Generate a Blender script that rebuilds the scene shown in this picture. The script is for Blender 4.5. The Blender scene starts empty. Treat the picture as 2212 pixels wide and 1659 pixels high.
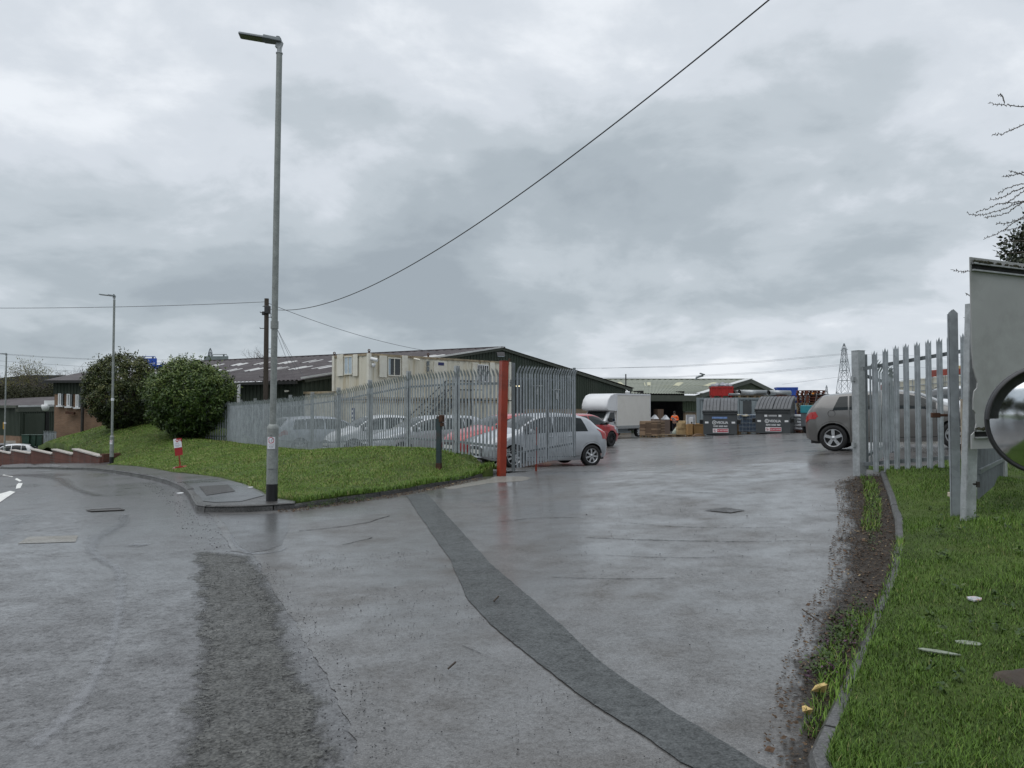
import bpy, bmesh, math, random
import numpy as np
from mathutils import Vector, Matrix, noise as mnoise
random.seed(7); RNG = np.random.default_rng(11)
sc = bpy.context.scene
# ------------------------------------------------------------------ camera
CAMZ, FPX, CX, CY, HOR = 1.6, 1661.0, 1106.0, 829.5, 877.0
PITCH = math.atan((HOR - CY) / FPX)
cam = bpy.data.cameras.new('camera'); camo = bpy.data.objects.new('camera', cam)
sc.collection.objects.link(camo); sc.camera = camo
camo.location = (0, 0, CAMZ); camo.rotation_euler = (math.pi / 2 + PITCH, 0, 0)
cam.sensor_width = 36.0; cam.lens = 36.0 * FPX / 2212.0
cam.clip_start = 0.05; cam.clip_end = 6000
sc.render.resolution_x, sc.render.resolution_y = 1024, 768
sc.view_settings.view_transform = 'Standard'; sc.view_settings.look = 'None'
sc.view_settings.gamma = 1.0; sc.view_settings.exposure = 0.0
# ------------------------------------------------------------------ world and sun
SUN_EL, SUN_AZ = math.radians(72), math.radians(240)
world = bpy.data.worlds.new('World'); sc.world = world; world.use_nodes = True
nt = world.node_tree; nt.nodes.clear()
def N(t, typ, **k):
    n = t.nodes.new(typ)
    for a, b in k.items():
        if a.startswith('_'): setattr(n, a[1:], b)
        else: n.inputs[a.replace('__', ' ')].default_value = b
    return n
def ramp(t, stops, fac=None, interp='LINEAR'):
    r = t.nodes.new('ShaderNodeValToRGB'); r.color_ramp.interpolation = interp
    e = r.color_ramp.elements
    while len(e) < len(stops): e.new(0.5)
    for i, (p, c) in enumerate(stops):
        e[i].position = p
        e[i].color = (c, c, c, 1) if isinstance(c, (int, float)) else (*c, 1)
    if fac is not None: t.links.new(fac, r.inputs[0])
    return r
def math_(t, op, a, b=None, clamp=False):
    n = t.nodes.new('ShaderNodeMath'); n.operation = op; n.use_clamp = clamp
    for i, x in enumerate((a, b)):
        if x is None: continue
        if isinstance(x, (int, float)): n.inputs[i].default_value = x
        else: t.links.new(x, n.inputs[i])
    return n.outputs[0]
def mixc(t, fac, a, b, mode='MIX'):
    n = t.nodes.new('ShaderNodeMix'); n.data_type = 'RGBA'; n.blend_type = mode
    for i, x in ((0, fac), (6, a), (7, b)):
        if isinstance(x, (int, float)): n.inputs[i].default_value = x
        elif isinstance(x, (tuple, list)): n.inputs[i].default_value = (*x, 1)
        else: t.links.new(x, n.inputs[i])
    return n.outputs[2]
sky = nt.nodes.new('ShaderNodeTexSky'); sky.sky_type = 'NISHITA'; sky.sun_disc = False
sky.sun_elevation = SUN_EL; sky.sun_rotation = SUN_AZ
tc = nt.nodes.new('ShaderNodeTexCoord')
sep = nt.nodes.new('ShaderNodeSeparateXYZ'); nt.links.new(tc.outputs['Generated'], sep.inputs[0])
el = math_(nt, 'MAXIMUM', sep.outputs[2], 0.0)
den = math_(nt, 'ADD', el, 0.30)
cu = math_(nt, 'DIVIDE', sep.outputs[0], den); cv = math_(nt, 'DIVIDE', sep.outputs[1], den)
comb = nt.nodes.new('ShaderNodeCombineXYZ'); nt.links.new(cu, comb.inputs[0]); nt.links.new(cv, comb.inputs[1])
comb.inputs[2].default_value = 3.7
n1 = N(nt, 'ShaderNodeTexNoise', Scale=1.25, Detail=8.0, Roughness=0.5, Distortion=0.25); nt.links.new(comb.outputs[0], n1.inputs['Vector'])
mp = nt.nodes.new('ShaderNodeMapping'); mp.inputs['Location'].default_value = (4.2, 1.3, 0); nt.links.new(comb.outputs[0], mp.inputs[0])
n2 = N(nt, 'ShaderNodeTexNoise', Scale=3.2, Detail=7.0, Roughness=0.58, Distortion=0.25); nt.links.new(mp.outputs[0], n2.inputs['Vector'])
cl = math_(nt, 'ADD', math_(nt, 'MULTIPLY', n1.outputs[0], 0.72), math_(nt, 'MULTIPLY', n2.outputs[0], 0.28))
band = ramp(nt, [(0.0, 0.62), (0.035, 0.62), (0.075, 0.48), (0.13, 0.44), (0.20, 0.50), (0.34, 0.52), (0.6, 0.54), (1.0, 0.5)], el)
cl2 = math_(nt, 'ADD', math_(nt, 'MULTIPLY', math_(nt, 'SUBTRACT', cl, 0.5), 2.0), band.outputs[0])
cloud = ramp(nt, [(0.18, (3.6, 4.13, 4.6)), (0.35, (4.35, 4.93, 5.4)), (0.49, (5.42, 6.0, 6.5)), (0.62, (6.9, 7.4, 8.0)), (0.78, (8.8, 9.2, 9.7))], cl2, 'EASE')
mx = mixc(nt, 0.96, sky.outputs[0], cloud.outputs[0])
bg = N(nt, 'ShaderNodeBackground', Strength=0.1); nt.links.new(mx, bg.inputs[0])
wo = nt.nodes.new('ShaderNodeOutputWorld'); nt.links.new(bg.outputs[0], wo.inputs[0])
sl = bpy.data.lights.new('sun', 'SUN'); sl.energy = 1.8; sl.angle = math.radians(90); sl.color = (1, .985, .96)
so = bpy.data.objects.new('sun', sl); sc.collection.objects.link(so)
so.rotation_euler = (math.pi / 2 - SUN_EL, 0, math.pi - SUN_AZ)
so.location = (0, 0, 60)
# ------------------------------------------------------------------ picture-ray helpers (survey of the site)
cp, sp = math.cos(PITCH), math.sin(PITCH)
def ray(px, py):
    a = (px - CX) / FPX; b = (CY - py) / FPX
    return Vector((a, cp - b * sp, sp + b * cp))
def P(px, py, Y):
    d = ray(px, py); return Vector((0, 0, CAMZ)) + d * (Y / d.y)
# ------------------------------------------------------------------ terrain: thin-plate surface through surveyed heights
class TPS:
    def __init__(s, pts, lam=0.02):
        p = np.array(pts, float); s.c = p[:, :2]; n = len(p)
        d = np.linalg.norm(s.c[:, None] - s.c[None], axis=2)
        K = np.where(d > 0, d * d * np.log(d + 1e-12), 0) + lam * np.eye(n) * 10
        Q = np.hstack([np.ones((n, 1)), s.c]); A = np.block([[K, Q], [Q.T, np.zeros((3, 3))]])
        s.w = np.linalg.solve(A, np.concatenate([p[:, 2], [0, 0, 0]]))
    def __call__(s, x, y):
        x = np.atleast_1d(np.asarray(x, float)); y = np.atleast_1d(np.asarray(y, float))
        q = np.stack([x, y], -1); d = np.linalg.norm(q[:, None] - s.c[None], axis=2)
        return (np.where(d > 0, d * d * np.log(d + 1e-12), 0) @ s.w[:-3]) + s.w[-3] + q @ s.w[-2:]
_cp = [P(1082, 1028, 16.4), P(1857, 1028, 12.9), P(1806, 975, 19.0), P(1272, 1006, 22.2), P(1107, 1010, 21.1),
       P(1555, 941, 43), P(1668, 937, 42), P(1395, 946, 52.5), P(1317, 964, 33), P(1457, 940, 57)]
_cp = [tuple(v) for v in _cp] + [(-7.3, 39, -.44), (-.3, 47, -.5), (-3.8, 11.9, 0), (10.3, 17.6, .6), (16, 22, .65), (24, 30, .55), (24, 45, .2),
       (30, 60, 0), (12, 70, -.8), (-8, 60, -.8), (-9.5, 20.6, -.3), (-13.5, 26.1, -.62), (-18.4, 32, -1.05), (-24.7, 39.3, -1.55),
       (-30.2, 45.4, -2.0), (-34.4, 52, -2.45), (-40, 60, -2.8), (-42, 75, -3.0), (-12, 8, -.1), (-22, 20, -.75), (-34, 32, -1.7), (-45, 45, -2.6),
       (-40, 10, -.9), (1.2, 3.2, .1), (1.96, 4.5, .1), (3.27, 6.63, .15), (4.1, 8.2, .2), (5.2, 10.6, .3), (6, 4, .15), (8, 8, .3), (11, 13, .5),
       (0, 0, 0), (-4, 3, 0), (-8, 2, 0), (3, 0, .08), (0, 8, 0.02), (-4, 8, 0), (0, 13, .05), (0, -8, 0), (-14, -6, 0), (10, -6, .2), (20, 5, .5), (-20, 50, -.9), (-26, 62, -2.2), (-9, 30, -.35), (-15, 40, -.6)]
_T = TPS(_cp)
def H(x, y):
    x = np.clip(x, -46, 32); y = np.clip(y, -9, 76)
    return _T(x, y)
def h(x, y): return float(H(x, y)[0])
def onray(px, py, F, lo=2.0, hi=140.0):
    d = ray(px, py); d = d / d.y
    t = np.concatenate([np.arange(lo, 20, .05), np.arange(20, hi, .2)])
    g = CAMZ + d.z * t - F(d.x * t, t)
    k = np.nonzero(g < 0)[0]; i = k[0] if len(k) else len(t) - 1
    a, b = t[max(i - 1, 0)], t[i]
    for _ in range(25):
        m = (a + b) / 2
        if CAMZ + d.z * m - float(F(d.x * m, m)[0]) < 0: b = m
        else: a = m
    return Vector((d.x * b, b, CAMZ + d.z * b))
def G(px, py): return onray(px, py, H)
# ------------------------------------------------------------------ object helpers
COL = sc.collection; PMX = {}
def tag(o, label=None, cat=None, group=None, kind=None):
    if label: o['label'] = label
    if cat: o['category'] = cat
    if group: o['group'] = group
    if kind: o['kind'] = kind
    return o
def thing(name, label, cat, loc=(0, 0, 0), rz=0.0, group=None, tilt=(0, 0)):
    o = bpy.data.objects.new(name, None); COL.objects.link(o); o.empty_display_size = .1
    o.location = loc; o.rotation_euler = (tilt[0], tilt[1], rz)
    PMX[o] = Matrix.Translation(Vector(loc)) @ o.rotation_euler.to_matrix().to_4x4()
    return tag(o, label, cat, group)
def R3(rx=0, ry=0, rz=0): return Matrix.Rotation(rz, 3, 'Z') @ Matrix.Rotation(ry, 3, 'Y') @ Matrix.Rotation(rx, 3, 'X')
class MB:
    def __init__(s): s.v = []; s.f = []; s.sm = []; s.mi = []
    def add(s, vs, fs, smooth=False, mi=0):
        b = len(s.v); s.v += [tuple(p) for p in vs]
        for f in fs: s.f.append(tuple(b + i for i in f)); s.sm.append(smooth); s.mi.append(mi)
        return s
    def box(s, c, d, R=None, mi=0):
        c = Vector(c); q = []
        for x in (-.5, .5):
            for y in (-.5, .5):
                for z in (-.5, .5):
                    p = Vector((x * d[0], y * d[1], z * d[2])); q.append(c + (R @ p if R is not None else p))
        return s.add(q, [(0, 1, 3, 2), (4, 6, 7, 5), (0, 4, 5, 1), (2, 3, 7, 6), (0, 2, 6, 4), (1, 5, 7, 3)], mi=mi)
    def beam(s, p, q, w, hh, up=(0, 0, 1), mi=0):
        p, q = Vector(p), Vector(q); d = q - p; L = d.length; d.normalize(); u = Vector(up)
        sx = d.cross(u)
        if sx.length < 1e-4: sx = d.cross(Vector((1, 0, 0)))
        sx.normalize(); u = sx.cross(d)
        R = Matrix((d, sx, u)).transposed()
        return s.box((p + q) / 2, (L, w, hh), R, mi)
    def tube(s, pts, r, n=8, caps=True, smooth=True, mi=0):
        pts = [Vector(p) for p in pts]; m = len(pts); rs = r if isinstance(r, (list, tuple)) else [r] * m
        prev = None; vs = []
        for i in range(m):
            d = (pts[min(i + 1, m - 1)] - pts[max(i - 1, 0)])
            if d.length < 1e-9: d = Vector((0, 0, 1))
            d.normalize()
            if prev is None:
                a = Vector((0, 0, 1)) if abs(d.z) < .9 else Vector((1, 0, 0)); u = d.cross(a).normalized()
            else:
                u = prev - d * prev.dot(d)
                u = u.normalized() if u.length > 1e-6 else d.orthogonal().normalized()
            prev = u; w = d.cross(u)
            for k in range(n):
                t = 2 * math.pi * k / n; vs.append(pts[i] + (u * math.cos(t) + w * math.sin(t)) * rs[i])
        fs = [(i * n + k, i * n + (k + 1) % n, (i + 1) * n + (k + 1) % n, (i + 1) * n + k) for i in range(m - 1) for k in range(n)]
        b = len(s.v); s.add(vs, fs, smooth, mi)
        if caps:
            s.add(vs[:n], [tuple(range(n))[::-1]], False, mi); s.add(vs[-n:], [tuple(range(n))], False, mi)
        return s
    def lathe(s, prof, n=24, M=None, smooth=True, mi=0, arc=2 * math.pi):
        M = M or Matrix.Identity(4); vs = []
        for (r, z) in prof:
            for k in range(n):
                t = arc * k / n; vs.append(M @ Vector((r * math.cos(t), r * math.sin(t), z)))
        fs = [(i * n + k, i * n + (k + 1) % n, (i + 1) * n + (k + 1) % n, (i + 1) * n + k) for i in range(len(prof) - 1) for k in range(n if arc > 6.2 else n - 1)]
        return s.add(vs, fs, smooth, mi)
    def prism(s, poly, t, M=None, smooth=False, mi=0):
        M = M or Matrix.Identity(4); n = len(poly)
        vs = [M @ Vector((x, y, 0)) for x, y in poly] + [M @ Vector((x, y, t)) for x, y in poly]
        fs = [tuple(range(n))[::-1], tuple(range(n, 2 * n))] + [(i, (i + 1) % n, n + (i + 1) % n, n + i) for i in range(n)]
        return s.add(vs, fs, smooth, mi)
    def mesh(s, m):
        me = m
        return s
    def build(s, name, mat, parent=None, world=True, bevel=0, loc=None):
        me = bpy.data.meshes.new(name)
        vs = s.v
        if parent is not None and world and parent in PMX:
            iv = PMX[parent].inverted(); vs = [iv @ Vector(p) for p in vs]
        off = None
        if parent is None and loc is not None:
            off = Vector(loc); vs = [Vector(p) - off for p in vs]
        me.from_pydata([tuple(p) for p in vs], [], s.f); 
        me.polygons.foreach_set('use_smooth', s.sm)
        ms = mat if isinstance(mat, (list, tuple)) else [mat]
        for m in ms: me.materials.append(m)
        if len(ms) > 1: me.polygons.foreach_set('material_index', s.mi)
        me.update(); o = bpy.data.objects.new(name, me); COL.objects.link(o)
        if off is not None: o.location = off
        if parent is not None: o.parent = parent; 
        if parent is not None and parent in PMX: PMX[o] = PMX[parent].copy()
        elif off is not None: PMX[o] = Matrix.Translation(off)
        else: PMX[o] = Matrix.Identity(4)
        if bevel:
            b = o.modifiers.new('Bevel', 'BEVEL'); b.width = bevel; b.segments = 2; b.limit_method = 'ANGLE'; b.angle_limit = .6
            b.harden_normals = False
        return o
def copy_tree(o, parent=None):
    c = o.copy(); COL.objects.link(c)
    if parent is not None: c.parent = parent
    for ch in [k for k in bpy.data.objects if k.parent == o]: copy_tree(ch, c)
    return c
_tc = {}
def text_geo(txt, size, align='CENTER', bold=False, shear=0):
    key = (txt, size, align, bold, shear)
    if key in _tc: return _tc[key]
    cu = bpy.data.curves.new('t', 'FONT'); cu.body = txt; cu.size = size; cu.align_x = align; cu.align_y = 'CENTER'; cu.shear = shear
    if bold: cu.offset = size * .022
    o = bpy.data.objects.new('t', cu); COL.objects.link(o)
    dg = bpy.context.evaluated_depsgraph_get(); dg.update()
    me = bpy.data.meshes.new_from_object(o.evaluated_get(dg))
    r = ([v.co.copy() for v in me.vertices], [tuple(p.vertices) for p in me.polygons])
    bpy.data.objects.remove(o); bpy.data.meshes.remove(me); _tc[key] = r
    return r
def put_text(mb, txt, size, M, mi=0, bold=False, align='CENTER', sx=1.0, shear=0):
    v, f = text_geo(txt, size, align, bold, shear); mb.add([M @ Vector((p.x * sx, p.y, p.z)) for p in v], f, mi=mi)
def frame4(o, x, y):
    x = Vector(x).normalized(); y = Vector(y); z = x.cross(y).normalized(); y = z.cross(x)
    M = Matrix((x, y, z)).transposed().to_4x4(); M.translation = Vector(o); return M
# ------------------------------------------------------------------ materials
def newmat(name):
    m = bpy.data.materials.new(name); m.use_nodes = True; t = m.node_tree
    b = t.nodes['Principled BSDF']; return m, t, b
def objco(t, scale=(1, 1, 1)):
    c = t.nodes.new('ShaderNodeTexCoord'); mpp = t.nodes.new('ShaderNodeMapping'); mpp.inputs['Scale'].default_value = scale
    t.links.new(c.outputs['Object'], mpp.inputs[0]); return mpp.outputs[0]
def noi(t, vec, scale, detail=4, rough=.55, dist=0):
    n = N(t, 'ShaderNodeTexNoise', Scale=scale, Detail=detail, Roughness=rough, Distortion=dist)
    if vec is not None: t.links.new(vec, n.inputs['Vector'])
    return n.outputs[0]
def bumpn(t, b, hgt, strength, dist=.01):
    n = N(t, 'ShaderNodeBump', Strength=strength, Distance=dist); t.links.new(hgt, n.inputs['Height']); t.links.new(n.outputs[0], b.inputs['Normal'])
def M(name, col, rough=.6, metal=0.0, var=.2, scale=4, bump=0, bscale=60, spec=.5, stain=None, stain_amt=.5, stretch=(1, 1, 1), coat=0):
    m, t, b = newmat(name); v = objco(t, stretch)
    f = noi(t, v, scale, 5, .6)
    lo = tuple(c * (1 - var) for c in col); hi = tuple(min(1, c * (1 + var)) for c in col)
    c = ramp(t, [(.3, lo), (.7, hi)], f).outputs[0]
    if stain:
        g = ramp(t, [(.5, 0.0), (.72, stain_amt)], noi(t, v, scale * .7 + .31, 6, .65)).outputs[0]
        c = mixc(t, g, c, stain)
    t.links.new(c, b.inputs['Base Color'])
    r = ramp(t, [(.3, max(.02, rough * .8)), (.7, min(1, rough * 1.2))], noi(t, v, scale * 2.3, 4)).outputs[0]
    t.links.new(r, b.inputs['Roughness'])
    b.inputs['Metallic'].default_value = metal; b.inputs['Specular IOR Level'].default_value = spec; b.inputs['Coat Weight'].default_value = coat
    b.inputs['Coat Roughness'].default_value = .05
    if bump: bumpn(t, b, noi(t, v, bscale, 4), bump)
    return m
def asphalt(name, base, wet=.6, grain=70, bump=.5, pscale=.5, warm=0, lines=None, rdry=.7, rwet=.3, spec=.45, fade=False, cr=.13, wmin=.4, con=1.0):
    m, t, b = newmat(name); v = objco(t)
    f1 = noi(t, v, pscale, 5, .6, .4); f2 = noi(t, v, 3.2, 5, .62); f3 = noi(t, v, grain, 3, .7)
    vo = N(t, 'ShaderNodeTexVoronoi', Scale=grain * .9); t.links.new(v, vo.inputs['Vector'])
    c = ramp(t, [(.3, tuple(x * .8 for x in base)), (.7, tuple(x * 1.22 for x in base))], f2).outputs[0]
    f4 = noi(t, v, grain * .33, 4, .75)
    f3 = math_(t, 'ADD', math_(t, 'MULTIPLY', f3, .5), math_(t, 'MULTIPLY', f4, .5))
    vc = N(t, 'ShaderNodeTexVoronoi', Scale=grain * 2.1); t.links.new(v, vc.inputs['Vector']); vb = t.nodes.new('ShaderNodeRGBToBW'); t.links.new(vc.outputs['Color'], vb.inputs[0])
    g = ramp(t, [(.30, 1 - .42 * con), (.5, .98), (.70, 1 + .65 * con)], math_(t, 'ADD', math_(t, 'MULTIPLY', f3, .6), math_(t, 'MULTIPLY', vb.outputs[0], .4))).outputs[0]
    c = mixc(t, 1.0, c, g, 'MULTIPLY')
    if warm: c = mixc(t, ramp(t, [(.48, 0.0), (.66, warm)], noi(t, v, .9, 5, .6)).outputs[0], c, (.055, .042, .03))
    mix = math_(t, 'ADD', math_(t, 'MULTIPLY', f1, .62), math_(t, 'MULTIPLY', f2, .38))
    w = ramp(t, [(.38, wet * wmin), (.58, wet)], mix).outputs[0]
    if lines:
        wv = noi(t, v, lines, 3, .5, .5)
        rd = math_(t, 'ABSOLUTE', math_(t, 'SUBTRACT', wv, .5))
        w = math_(t, 'MAXIMUM', w, math_(t, 'MULTIPLY', ramp(t, [(0.0, 1.0), (.035, 0.0)], rd).outputs[0], .9))
    c = mixc(t, math_(t, 'MULTIPLY', w, .45), c, tuple(x * .55 for x in base))
    t.links.new(c, b.inputs['Base Color'])
    rr = math_(t, 'SUBTRACT', rdry, math_(t, 'MULTIPLY', w, rdry - rwet))
    t.links.new(rr, b.inputs['Roughness']); t.links.new(math_(t, 'MULTIPLY', ramp(t, [(.38, .15), (.52, .9), (.66, 1.5)], f3).outputs[0], spec), b.inputs['Specular IOR Level'])
    hgt = math_(t, 'MULTIPLY', math_(t, 'ADD', f3, math_(t, 'MULTIPLY', vo.outputs[0], .7)), math_(t, 'SUBTRACT', 1.0, math_(t, 'MULTIPLY', w, .75)))
    bumpn(t, b, hgt, bump, .012)
    pit = ramp(t, [(.38, .4), (.48, .85), (.58, 1.0)], f4).outputs[0]
    t.links.new(math_(t, 'MULTIPLY', w, pit), b.inputs['Coat Weight']); b.inputs['Coat IOR'].default_value = 1.36
    t.links.new(ramp(t, [(.35, cr * 2.2), (.6, cr)], mix).outputs[0], b.inputs['Coat Roughness'])
    cb = N(t, 'ShaderNodeBump', Strength=.16, Distance=.012); t.links.new(math_(t, 'ADD', math_(t, 'MULTIPLY', f3, .8), math_(t, 'MULTIPLY', f2, 1.2)), cb.inputs['Height']); t.links.new(cb.outputs[0], b.inputs['Coat Normal'])
    if fade:
        ea = t.nodes.new('ShaderNodeAttribute'); ea.attribute_name = 'edge'
        q = math_(t, 'ADD', ea.outputs['Fac'], math_(t, 'MULTIPLY', math_(t, 'SUBTRACT', math_(t, 'ADD', math_(t, 'MULTIPLY', f3, .6), math_(t, 'MULTIPLY', f2, .4)), .5), 2.9))
        t.links.new(ramp(t, [(.22, 0.0), (.60, 1.0)], q).outputs[0], b.inputs['Alpha'])
    return m
m_road = asphalt('road_asphalt', (.085, .084, .086), .95, 60, .32, .35, lines=.33, con=1.35)
m_drive = asphalt('drive_asphalt', (.120, .118, .117), .95, 88, .17, .7, warm=.6, cr=.09, wmin=.28)
m_yard = m_drive
m_coarse = asphalt('coarse_asphalt', (.058, .058, .054), .25, 42, .9, .6, fade=True, con=1.7)
m_cover = asphalt('cover_asphalt', (.045, .043, .042), .4, 60, .6, .8)
m_strip = asphalt('strip_asphalt', (.052, .057, .058), .35, 60, .6, .8)
m_patch = asphalt('patch_asphalt', (.085, .086, .088), .95, 75, .3, .6)
m_pave = asphalt('pavement_asphalt', (.075, .072, .07), .75, 75, .4, .8)
m_pave2 = asphalt('pavement_slab', (.085, .088, .094), 1.0, 90, .2, .8)
m_conc = asphalt('concrete', (.2, .19, .17), .5, 80, .25, 1.2)
m_kerb = asphalt('kerb_concrete', (.072, .071, .070), .5, 70, .35, 1.4)
m_soil = asphalt('soil', (.028, .021, .015), .2, 38, 1.2, 1.2, rdry=.8, spec=.25, fade=True)
m_line = M('road_paint', (.75, .75, .72), .45, var=.12, scale=9, stain=(.25, .25, .25), stain_amt=.6, bump=.1)
m_iron = M('cast_iron', (.045, .04, .036), .45, .4, var=.4, scale=9, bump=.4, bscale=25)
def jag(poly, step=.35, amp=.05, seed=0):
    out = []; n = len(poly)
    for i in range(n):
        a, b = Vector(poly[i][:2]), Vector(poly[(i + 1) % n][:2]); L = (b - a).length; k = max(1, min(400, int(L / step)))
        nn = Vector((-(b - a).y, (b - a).x)); nn = nn / max(nn.length, 1e-6)
        for j in range(k):
            p = a + (b - a) * (j / k)
            e = amp * (mnoise.noise(Vector((p.x * 1.7, p.y * 1.7, seed))) * 1.2 + mnoise.noise(Vector((p.x * 7, p.y * 7, seed + 9))) * .6 + mnoise.noise(Vector((p.x * 23, p.y * 23, seed + 5))) * .7)
            out.append(p + nn * e)
    return out
def sheet(name, poly, F, off, mat, cell=.75, kind='structure', label=None, cat=None, group=None, thick=0, crown=None, skirt=0, fade=0):
    bm = bmesh.new(); vs = [bm.verts.new((p[0], p[1], 0)) for p in poly]
    f = bm.faces.new(vs); f.normal_update()
    if f.normal.z < 0: f.normal_flip()
    bmesh.ops.triangulate(bm, faces=[f])
    xs = [p[0] for p in poly]; ys = [p[1] for p in poly]
    for ax, lo, hi in ((0, min(xs), max(xs)), (1, min(ys), max(ys))):
        k = math.ceil(lo / cell)
        while k * cell < hi:
            co = [0, 0, 0]; no = [0, 0, 0]; co[ax] = k * cell; no[ax] = 1
            bmesh.ops.bisect_plane(bm, geom=bm.verts[:] + bm.edges[:] + bm.faces[:], plane_co=co, plane_no=no, dist=1e-5); k += 1
    X = np.array([v.co.x for v in bm.verts]); Y = np.array([v.co.y for v in bm.verts]); Z = F(X, Y) + off
    if crown is not None: Z = Z + crown(X, Y)
    for v, z in zip(bm.verts, Z): v.co.z = z
    if thick:
        r = bmesh.ops.extrude_face_region(bm, geom=bm.faces[:])
        for g in r['geom']:
            if isinstance(g, bmesh.types.BMVert): g.co.z += thick
    for fc in bm.faces: fc.smooth = not thick
    if skirt:
        be = [e for e in bm.edges if len(e.link_faces) == 1]; r = bmesh.ops.extrude_edge_only(bm, edges=be)
        for g in r['geom']:
            if isinstance(g, bmesh.types.BMVert): g.co.z -= skirt
    me = bpy.data.meshes.new(name); bm.to_mesh(me); bm.free(); me.materials.append(mat)
    if fade:
        n = len(me.vertices); co = np.zeros(n * 3); me.vertices.foreach_get('co', co); q = co.reshape(-1, 3)[:, :2]; pl = np.array([(p[0], p[1]) for p in poly]); best = np.full(n, 9.0)
        for a_, b_ in zip(pl, np.roll(pl, -1, 0)):
            d_ = b_ - a_; L2 = max(1e-12, d_ @ d_); tt_ = np.clip(((q - a_) @ d_) / L2, 0, 1); best = np.minimum(best, np.linalg.norm(q - a_ - tt_[:, None] * d_, axis=1))
        me.attributes.new('edge', 'FLOAT', 'POINT').data.foreach_set('value', np.clip(best / fade, 0, 1))
    o = bpy.data.objects.new(name, me); COL.objects.link(o); PMX[o] = Matrix.Identity(4)
    return tag(o, label, cat, group, kind)
def gp(pts): return [G(*p) for p in pts]
# far ground, to the horizon
def Hfar(x, y):
    z = H(x, y); r = np.sqrt(np.asarray(x) ** 2 + np.asarray(y) ** 2); k = np.clip((r - 70) / 120, 0, 1)
    return z * (1 - k) + (-2.2) * k - .12
mb = MB(); ring = [0, 3, 6, 9, 12, 15, 18, 22, 26, 30, 35, 40, 46, 52, 60, 70, 85, 105, 140, 200, 320, 600, 1200, 2500, 4500]
na = 96; XX = [0.0]; YY = [0.0]
for r in ring[1:]:
    for k in range(na): XX.append(r * math.cos(2 * math.pi * k / na)); YY.append(r * math.sin(2 * math.pi * k / na))
ZZ = Hfar(np.array(XX), np.array(YY)); vs = list(zip(XX, YY, ZZ))
fs = [(0, 1 + k, 1 + (k + 1) % na) for k in range(na)]
for i in range(len(ring) - 2):
    a, b = 1 + i * na, 1 + (i + 1) * na
    fs += [(a + k, b + k, b + (k + 1) % na, a + (k + 1) % na) for k in range(na)]
mb.add(vs, fs, True)
m_field = M('far_field', (.05, .075, .03), .9, var=.4, scale=.02)
tag(mb.build('ground', m_field), kind='structure')
# road and yard sheets
sheet('road', [(-46, -9), (3, -9), (3, 8), (0, 14), (-4, 16), (-9, 24), (-14, 32), (-20, 38), (-26, 46), (-34, 55), (-46, 60)], H, 0, m_road, 1.0)
KB = [(0, 1013), (60, 1013.3), (119, 1014), (165, 1015.3), (208, 1017.5), (268, 1026), (327, 1037), (360, 1046), (384, 1056), (400, 1066), (410, 1078), (417, 1093), (424, 1103.5), (440, 1106.5), (461, 1107.3), (500, 1107.3), (539, 1106.5), (590, 1103.5), (637, 1100)]
KD = [(637, 1100), (700, 1090), (760, 1081), (850, 1068), (950, 1049), (1040, 1031), (1080, 1024)]
kb = gp(KB); kd = gp(KD)
far = [Vector((-30.5, 48.6, 0)), Vector((-38, 56, 0)), Vector((-46, 63, 0))][::-1]
kb = far + kb[0:] if False else kb
DL = [(790, 1690), (775, 1600), (740, 1530), (700, 1450), (640, 1350), (598, 1290), (560, 1222), (540, 1197), (500, 1190), (455, 1112)]
dl = gp(DL[1:]); dl = [Vector((-.55, 1.2, 0)), Vector((-.62, 2.6, 0))] + dl
RK = [(1736, 1659), (1790, 1545), (1830, 1452), (1880, 1340), (1918, 1250), (1932, 1180), (1930, 1130), (1918, 1080), (1906, 1045), (1899, 1025)]
rk = gp(RK); rk = [Vector((.55, .5, 0)), Vector((.95, 2.2, 0))] + rk
drive = dl + [Vector((p.x, p.y + .15)) for p in kb[-8:]] + [Vector((p.x, p.y + .15)) for p in kd[1:]] + [Vector((.4, 17.5, 0)), Vector((3, 16, 0)), Vector((6.3, 14.2, 0))] + [Vector((p.x + .25, p.y)) for p in rk[::-1]]
sheet('driveway', jag(drive, .06, .03, 3), H, .003, m_drive, .75)
sheet('yard', [(.4, 17.5), (3, 16), (6.3, 14.2), (7.4, 13.4), (12, 14.5), (31, 22), (31, 74), (-8, 74), (-14, 50), (-13, 42), (-6, 30), (-2.2, 20)], H, .004, m_yard, 1.0)
cs = gp([(405, 1185), (560, 1200), (598, 1262), (622, 1310), (640, 1380), (685, 1480), (730, 1560), (765, 1640)]) + [Vector((-.9, 2.9)), Vector((-2.15, 2.8))] + gp([(365, 1640), (380, 1500), (402, 1400), (402, 1290)])
sheet('asphalt_patch', jag(cs, .25, .05, 5), H, .0045, m_coarse, .11, fade=.26)
sp_ = gp([(878, 1071), (925, 1142), (972, 1210), (990, 1250), (1008, 1290), (1056, 1348), (1110, 1392), (1250, 1503), (1390, 1592), (1470, 1650)]) + [Vector((.98, 2.9)), Vector((1.3, 2.9))] + gp([(1640, 1655), (1555, 1600), (1440, 1533), (1300, 1435), (1200, 1340), (1075, 1232), (1055, 1215), (985, 1135), (922, 1066)])
sheet('asphalt_strip', jag(sp_, .05, .009, 8), H, .010, m_strip, .25)
pt = gp([(470, 1112), (628, 1110), (622, 1150), (607, 1178), (575, 1190), (540, 1195), (515, 1180), (497, 1150)])
sheet('road_repair', jag(pt, .06, .02, 2), H, .0055, m_patch, .75)
co_ = gp([(1050, 1036), (1070, 1030), (1130, 1030), (1150, 1033), (1128, 1040), (1060, 1044), (970, 1058), (960, 1053)])
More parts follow.
